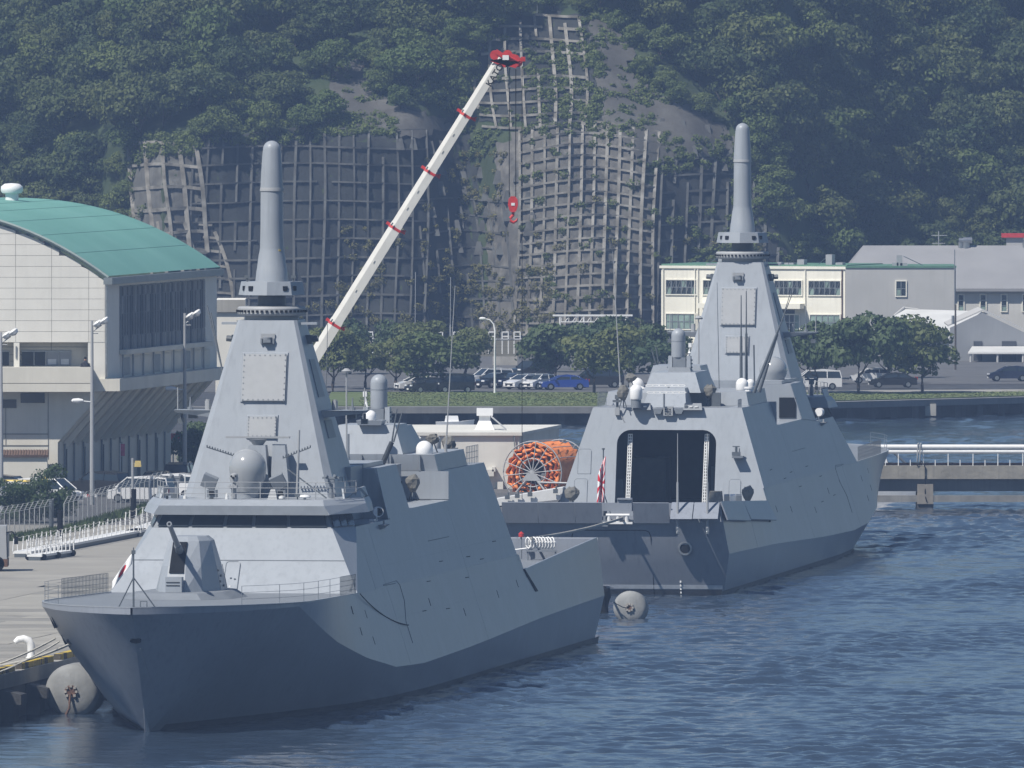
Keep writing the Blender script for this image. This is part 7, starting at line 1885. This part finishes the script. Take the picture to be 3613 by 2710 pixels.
def window_bank(par, x0, x1, z0, z1, Y, n, m_, name='window', rows_=2, tb=False):
    f = MB(); d_ = .10
    f.box(x0 - d_, x1 + d_, Y - .12, Y - .003, z0 - d_, z0); f.box(x0 - d_, x1 + d_, Y - .12, Y - .003, z1, z1 + d_); f.box(x0 - d_, x0, Y - .12, Y - .003, z0, z1); f.box(x1, x1 + d_, Y - .12, Y - .003, z0, z1)
    fr = f.build(name, M_CRM, par, 0)
    for i in range(n):
        for j in range(rows_):
            xa, xb = x0 + (x1 - x0) * i / n, x0 + (x1 - x0) * (i + 1) / n; za, zb_ = z0 + (z1 - z0) * j / rows_, z0 + (z1 - z0) * (j + 1) / rows_
            p = MB(); p.box(xa + .05, xb - .05, Y - .03, Y - .004, za + .04, zb_ - .04); p.build('pane', m_ if (i * 3 + j) % 5 else M_GRN, fr, 0)
    mm = MB()
    for i in range(n + 1): xx = x0 + (x1 - x0) * i / n; mm.box(xx - .045, xx + .045, Y - .07, Y - .032, z0, z1)
    for j in range(rows_ + 1): zz_ = z0 + (z1 - z0) * j / rows_; mm.box(x0, x1, Y - .068, Y - .034, zz_ - .04, zz_ + .04)
    if tb:
        for i in range(n): xa, xb = x0 + (x1 - x0) * i / n, x0 + (x1 - x0) * (i + .8) / n; mm.tube((xa, Y - .1, z0 + .1), (xb, Y - .1, z1 - .1), .03, n=4)
    mm.build('mullions', M_STEEL, fr, 0)
    return fr
for a, b, n in ((2353, 2460, 6), (2484, 2570, 5), (2735, 2830, 6), (2855, 2966, 6)):
    window_bank(cb, bx(a), bx(b), bz(1042), bz(992), D2, n, M_GLASS, tb=True)
for a, b, n in ((2353, 2458, 5), (2860, 2964, 5), (2735, 2822, 5)):
    window_bank(cb, bx(a), bx(b), bz(1165), bz(1112), D2, n, M_GRN)
for px in (2343, 2455, 2466, 2843, 2972):
    s = MB(); s.tube((bx(px), D2 - .1, 2), (bx(px), D2 - .1, bz(952)), .06, n=6); s.build('drainpipe', M_CRM if px != 2972 else M_RUST, cb)
for px in (2480, 2745):
    s = MB(); s.hexa([(bx(px), D2 - 1.5, bz(1090)), (bx(px + 95), D2 - 1.5, bz(1090)), (bx(px + 95), D2 - .01, bz(1090)), (bx(px), D2 - .01, bz(1090)), (bx(px), D2 - 1.5, bz(1072)), (bx(px + 95), D2 - 1.5, bz(1072)), (bx(px + 95), D2 - .01, bz(1072)), (bx(px), D2 - .01, bz(1072))]); s.build('porch_slab', M_CRM, cb, 0)
    s = MB(); s.box(bx(px + 8), bx(px + 60), D2 - .05, D2 - .004, 1.6, bz(1095)); s.build('doorway', M_VOID, cb, 0)
GE = thing('grey_end_block', 'plain grey end wall with a single window beside the cream building', 'building')
for px, w_, h_ in ((2535, 20, 42), (2740, 14, 14), (2765, 14, 12), (2782, 16, 12), (2815, 24, 24), (2914, 22, 42), (2950, 24, 14), (3175, 20, 40), (3160, 22, 14), (3190, 26, 12)):
    s = MB(); s.box(bx(px - w_ / 2), bx(px + w_ / 2), D2 + 1, D2 + 2, bz(941), bz(941 - h_)); s.build('roof_unit', M_PANEL, cb if px < 2980 else GE, 0)
s = MB(); s.tube((bx(2460), D2 + 3, bz(940)), (bx(2530), D2 + 1.5, bz(905)), .04, n=4); s.tube((bx(2850), D2 + 3, bz(940)), (bx(2905), D2 + 1.5, bz(905)), .04, n=4); s.build('stay_wire', M_MIDG, cb)
s = MB(); s.tube((bx(3190), D2 + 1.5, bz(905)), (bx(3260), D2 + 3, bz(938)), .04, n=4); s.build('stay_wire', M_MIDG, GE)
_C = Vector((bx(2983), D2, 0)); _a = R(-20); cb.rotation_euler = (0, 0, _a); cb.scale = (1 / math.cos(_a), 1, 1)
cb.location = _C - Matrix.Rotation(_a, 3, 'Z') @ Vector((_C.x / math.cos(_a), _C.y, 0))
ge = GE
s = MB(); s.box(bx(2983), bx(3372), D2 - .5, D2 + 12, 1.6, bz(945)); s.build('wall', M_GREYW, ge, 0)
s = MB(); s.box(bx(2983), bx(3374), D2 - .6, D2 + 12, bz(945) + .003, bz(938)); s.build('roof_edge', MATS['green_roof_edge'], ge, 0)
window_bank(ge, bx(3162), bx(3196), bz(1044), bz(992), D2 - .5, 2, M_GLASS, tb=False)
s = MB(); s.tube((bx(3368), D2 - .6, 2), (bx(3368), D2 - .6, bz(880)), .05, n=6); s.build('aerial_pole', M_MIDG, ge)
# long hall with hipped grey roof
D3 = 1822.0
lh = thing('grey_roofed_hall', 'long pale hall with wide grey hipped roof at right', 'building')
xa, xb = bx(2960, D3), bx(3900, D3)
s = MB(); s.box(bx(3000, D3), xb, D3, D3 + 22, 1.6, bz(1020, D3)); s.build('wall', mat('off_white_wall', (.58, .57, .54), .85, .06, .3, streak=.15), lh, 0)
zr_, ze = bz(866, D3 + 11), bz(1018, D3)
s = MB(); s.add([(xa - .5, D3 - .7, ze), (xb, D3 - .7, ze), (xb, D3 + 11, zr_), (bx(3045, D3 + 11), D3 + 11, zr_), (xa - .5, D3 + 23, ze), (xb, D3 + 23, ze), (xa - .5, D3 - .7, ze - .3), (xb, D3 - .7, ze - .3)], [(0, 1, 2, 3), (0, 3, 4), (3, 2, 5, 4), (6, 7, 1, 0)]); s.build('roof', mat('grey_sheet_roof', (.27, .27, .275), .7, .05, .3), lh, 0)
s = MB()
for i in range(60): x = xa + (xb - xa) * i / 60; s.box(x, x + .06, D3 - .72, D3 - .7, ze, ze + .1)
s.build('eave_brackets', M_GREYW, lh, 0)
for px in (3391, 3469, 3543, 3618):
    window_bank(lh, bx(px - 9, D3), bx(px + 9, D3), bz(1098, D3), bz(1040, D3), D3, 1, M_GLASS, rows_=3)
s = MB(); s.box(bx(3383, D3), xb, D3 - .25, D3 - .003, bz(1036, D3), bz(1028, D3)); s.build('string_course', M_GREYW, lh, 0)
for px, py, r_ in ((3390, 850, .38), (3408, 842, .5), (3618, 845, .4)):
    c = at_y(px, 866, D3 + 11); s = MB(); s.tube((c.x, D3 + 10.5, c.z - .4), (c.x, D3 + 10.5, c.z + .35), r_ * .8, n=12); s.tube((c.x - .6 * r_, D3 + 10.5, c.z + .55), (c.x + 1.3 * r_, D3 + 10.5, c.z + .55), r_ * .7, n=12); s.build('roof_cowl', M_STEEL, lh)
rh = thing('red_roofed_house', 'small house with red roof at the right edge behind the grey roof', 'house', at_y(3590, 850, 1850))
s = MB(); s.box(-1.2, 1.6, 0, 2, -2, .35); s.build('wall', M_GREYW, rh, 0); s = MB(); s.box(-1.7, 1.8, -.3, 2.2, .36, .8); s.build('roof', M_RED, rh, 0)
pl_ = thing('aerial_mast', 'thin mast with cross arms behind the grey hall roof', 'mast', at_y(3312, 870, 1845)); s = MB(); s.tube((0, 0, -2), (0, 0, 1.7), .05, n=5); s.tube((-.7, 0, .35), (.7, 0, .35), .04, n=5); s.tube((-.8, 0, 1.2), (.9, 0, 1.2), .04, n=5); s.build('mast', M_PANEL, pl_)
up = thing('utility_pole', 'dark utility pole in front of the white-roofed sheds', 'pole', at_y(3371, 1350, 1700)); s = MB(); zt_ = at_y(3371, 1075, 1700).z - up.location.z; s.tube((0, 0, -.6), (0, 0, zt_), .11, .09, n=8); s.build('pole', mat('weathered_timber', (.10, .085, .07), .9, .2, 3), up); s = MB(); s.tube((-.25, 0, zt_ * .86), (-.25, 0, zt_ * .75), .14, n=8); s.build('transformer', M_MIDG, up)
# sheds with pale roofs
sd = thing('white_roofed_shed', 'shed with broad white sheet roof below the grey end wall', 'shed'); Ds = 1765.0
q0, q1, q2, q3 = at_y(3055, 1192, Ds), at_y(3350, 1192, Ds), at_y(3465, 1098, Ds + 9), at_y(3188, 1090, Ds + 9)
s = MB(); s.slab([q0, q1, q2, q3], (0, 0, -.18)); s.build('roof', mat('white_sheet_roof', (.62, .62, .60), .6, .05, .5), sd, 0)
s = MB(); s.box(q0.x + .3, q1.x, Ds + .5, Ds + 9, 1.6, q0.z - .05); s.build('wall', M_GREYW, sd, 0)
s = MB(); s.tube(at_y(3100, 1160, Ds + 4), at_y(3190, 1086, Ds + 9), .14, n=6); s.tube(at_y(3190, 1086, Ds + 9), at_y(3240, 1092, Ds + 9), .12, n=6); s.build('roof_ridge_cap', M_GREYW, sd)
s = MB()
for i in range(16):
    x = q0.x + .2 + i * (q1.x - q0.x - .2) / 16; s.box(x, x + .25, Ds - .04, Ds + .02, q0.z - .3, q0.z - .05)
s.build('eave_scallops', M_GREYW, sd, 0)
gs = thing('gabled_shed', 'grey gable-fronted shed with white canopy at the right edge', 'shed'); Dg = 1740.0
g0, g1, g2 = at_y(3345, 1152, Dg), at_y(3466, 1098, Dg), at_y(3640, 1180, Dg)
s = MB(); poly = [(g0.x + .2, 1.6), (g2.x, 1.6), (g2.x, g2.z - .15), (g1.x, g1.z - .15), (g0.x + .2, g0.z - .15)]; s.loft([[(x, Dg, z) for x, z in poly], [(x, Dg + .4, z) for x, z in poly]]); s.build('gable_wall', mat('shed_grey_wall', (.25, .26, .275), .8, .05, .4, streak=.12), gs, 0)
s = MB(); s.slab([g0, g1, g1 + Vector((0, 16, 0)), g0 + Vector((0, 16, 0))], (0, 0, .16)); s.build('roof_slope', M_GREYW, gs, 0); s = MB(); s.slab([g1, g2, g2 + Vector((0, 16, 0)), g1 + Vector((0, 16, 0))], (0, 0, .16)); s.build('roof_slope', M_GREYW, gs, 0)
c0, c1 = at_y(3415, 1244, Dg - 6), at_y(3700, 1244, Dg - 6); c2, c3 = at_y(3700, 1222, Dg - .2), at_y(3430, 1222, Dg - .2)
s = MB(); s.slab([c0, c1, c2, c3], (0, 0, -.15)); s.build('canopy_roof', MATS['white_sheet_roof'], gs, 0)
for px in (3425, 3520, 3610):
    c = at_y(px, 1300, Dg - 5.8); s = MB(); s.tube((c.x, c.y, 1.6), (c.x, c.y, c0.z - .1), .12, n=8); s.build('canopy_post', M_GREYW, gs)
for px, w_ in ((3450, 30), (3560, 50)):
    c = at_y(px, 1340, Dg - .05); k = ppm(Dg); s = MB(); s.box(c.x - w_ / k / 2, c.x + w_ / k / 2, Dg - .08, Dg - .004, 1.6, 3.7); s.build('dark_doorway', M_VOID, gs, 0)
# street lamp by the lawn
st = thing('street_lamp', 'curved white street lamp by the lawn in front of the parked cars', 'street lamp', at_z(1746, 1390, 1.7)); D_ = st.location.y; h = at_y(1746, 1125, D_).z - 1.7
s = MB(); s.path([(0, 0, 0), (0, 0, h * .55), (0, 0, h * .84), (-.12, 0, h * .93), (-.45, 0, h * .985), (-.9, 0, h)], [.11, .09, .075, .07, .06, .05], 8); s.build('pole', M_DOME, st, 60); s = MB(); s.lathe([(.01, -.32), (.12, -.25), (.15, 0), (.1, .25), (.01, .3)], 10, (-1.15, 0, h + .02), Matrix.Rotation(R(90), 3, 'Y')); s.build('lantern', M_WHITE, st)
# substation gantries and truss canopy
D4 = 1775.0
for i, px in enumerate((1195, 1243, 1305, 1365, 1551, 1612, 1673, 1735, 1783, 1825, 1882, 1924, 1962)):
    b = at_y(px, 1255, D4); t = thing('substation_frame', '%s white steel frame from the left in the substation row below the cliff' % ('first second third fourth fifth sixth seventh eighth ninth tenth eleventh twelfth thirteenth'.split()[i]), 'steel frame', (b.x, D4, 1.66), 0, 'substation frames'); zt_ = at_y(px, 1172, D4).z - 1.66; zm = at_y(px, 1198, D4).z - 1.66
    s = MB()
    for x in (-.32, .32): s.tube((x, 0, 0), (x, 0, zt_), .06, n=5)
    s.tube((-.32, 0, zt_), (.32, 0, zt_), .06, n=5); s.tube((-.32, 0, zt_ - .45), (.32, 0, zt_ - .45), .05, n=5); s.build('legs', M_DOME, t)
    s = MB(); s.tube((-.9, 0, zm), (.9, 0, zm), .10, n=6); s.build('busbar', M_PANEL, t)
tc_ = thing('truss_canopy', 'white trussed canopy standing below the small-celled lattice', 'canopy', (0, 0, 0)); Dt = 1785.0; a, b = at_y(1950, 1112, Dt), at_y(2232, 1112, Dt)
s = MB(); s.box(a.x, b.x, Dt, Dt + .3, a.z - .12, a.z + .06); s.build('top_chord', M_WHITE, tc_, 0); s = MB(); s.box(a.x + .9, b.x - .5, Dt, Dt + .2, a.z - .75, a.z - .65); s.build('bottom_chord', M_WHITE, tc_, 0)
for i in range(18):
    x = a.x + .9 + (b.x - a.x - 1.4) * i / 18; s = MB(); s.tube((x, Dt + .1, a.z - .7), (x + .4 * (1 if i % 2 else 0) + .05, Dt + .1, a.z - .1), .035, n=4); s.build('truss_web', M_WHITE, tc_)
for px in (1976, 2060, 2150, 2210):
    x = (px - CX) / ppm(Dt); s = MB(); s.tube((x, Dt + .1, 1.6), (x, Dt + .1, a.z - .1), .08, n=6); s.build('column', M_DOME, tc_)
fw = thing('yard_wall', 'pale stained wall panel behind the street lamp', 'wall', (0, 0, 0)); a, b = at_y(1738, 1290, 1720), at_y(1825, 1258, 1720); s = MB(); s.box(a.x, b.x, 1720, 1720.3, 1.6, b.z); s.build('wall', mat('stained_pale_wall', (.42, .40, .36), .9, .2, .5, streak=.4), fw, 0)
# thin aerial poles before the dark slope
for px, pt, lb in ((1464, 960, 'thin pole standing before the dark lattice, left of two'), (1588, 978, 'thin white pole rising above the car park trees')):
    b = at_y(px, 1235, 1760); t = at_y(px + 2, pt, 1760); s = MB(); s.tube(Vector((b.x, 1760, 1.6)), b.lerp(t, .35), .07, n=5); s.tube(b.lerp(t, .35), t, .035, n=5); o = s.build('tall_pole', M_PANEL, None, 30); tag(o, lb, 'pole', 'thin poles before the cliff')
s = MB(); a = at_y(1384, 1418, 1600); b = at_y(1384, 1280, 1600)
# far bank launch and small white boat by the seawall
bt = thing('moored_boat', 'tiny white boat by the seawall beyond the quay house', 'boat', at_z(1600, 1512, 0)); s = MB(); s.loft([[(-1.6, -.5, 0), (-1.6, .5, 0), (-1.6, .6, .6), (-1.6, -.6, .6)], [(.6, -.5, 0), (.6, .5, 0), (.6, .65, .65), (.6, -.65, .65)], [(1.8, -.05, .2), (1.8, .05, .2), (1.9, .1, .8), (1.9, -.1, .8)]]); s.build('hull', M_WHITE, bt, 30); s = MB(); s.taper(-.8, .5, -.4, .4, .6, 1.15, .1); s.build('cabin', M_DOME, bt, 0)
# ---------------------------------------------------------------- summer haze over the harbour
mb = MB(); mb.box(-420, 420, -60, 2330, -3.2, 140)
hz_o = mb.build('haze', None, None, 0)
hm = bpy.data.materials.new('haze_air'); hm.use_nodes = True; nt = hm.node_tree
for n in list(nt.nodes):
    if n.type != 'OUTPUT_MATERIAL': nt.nodes.remove(n)
pv = nd(nt, 'ShaderNodeVolumePrincipled')
pv.inputs['Color'].default_value = (.42, .61, 1.0, 1)
pv.inputs['Density'].default_value = HAZE
pv.inputs['Anisotropy'].default_value = .0
nt.links.new(pv.outputs[0], nt.nodes['Material Output'].inputs['Volume'])
hz_o.data.materials.append(hm); hz_o['kind'] = 'stuff'; hz_o['label'] = 'pale blue summer haze over the harbour'
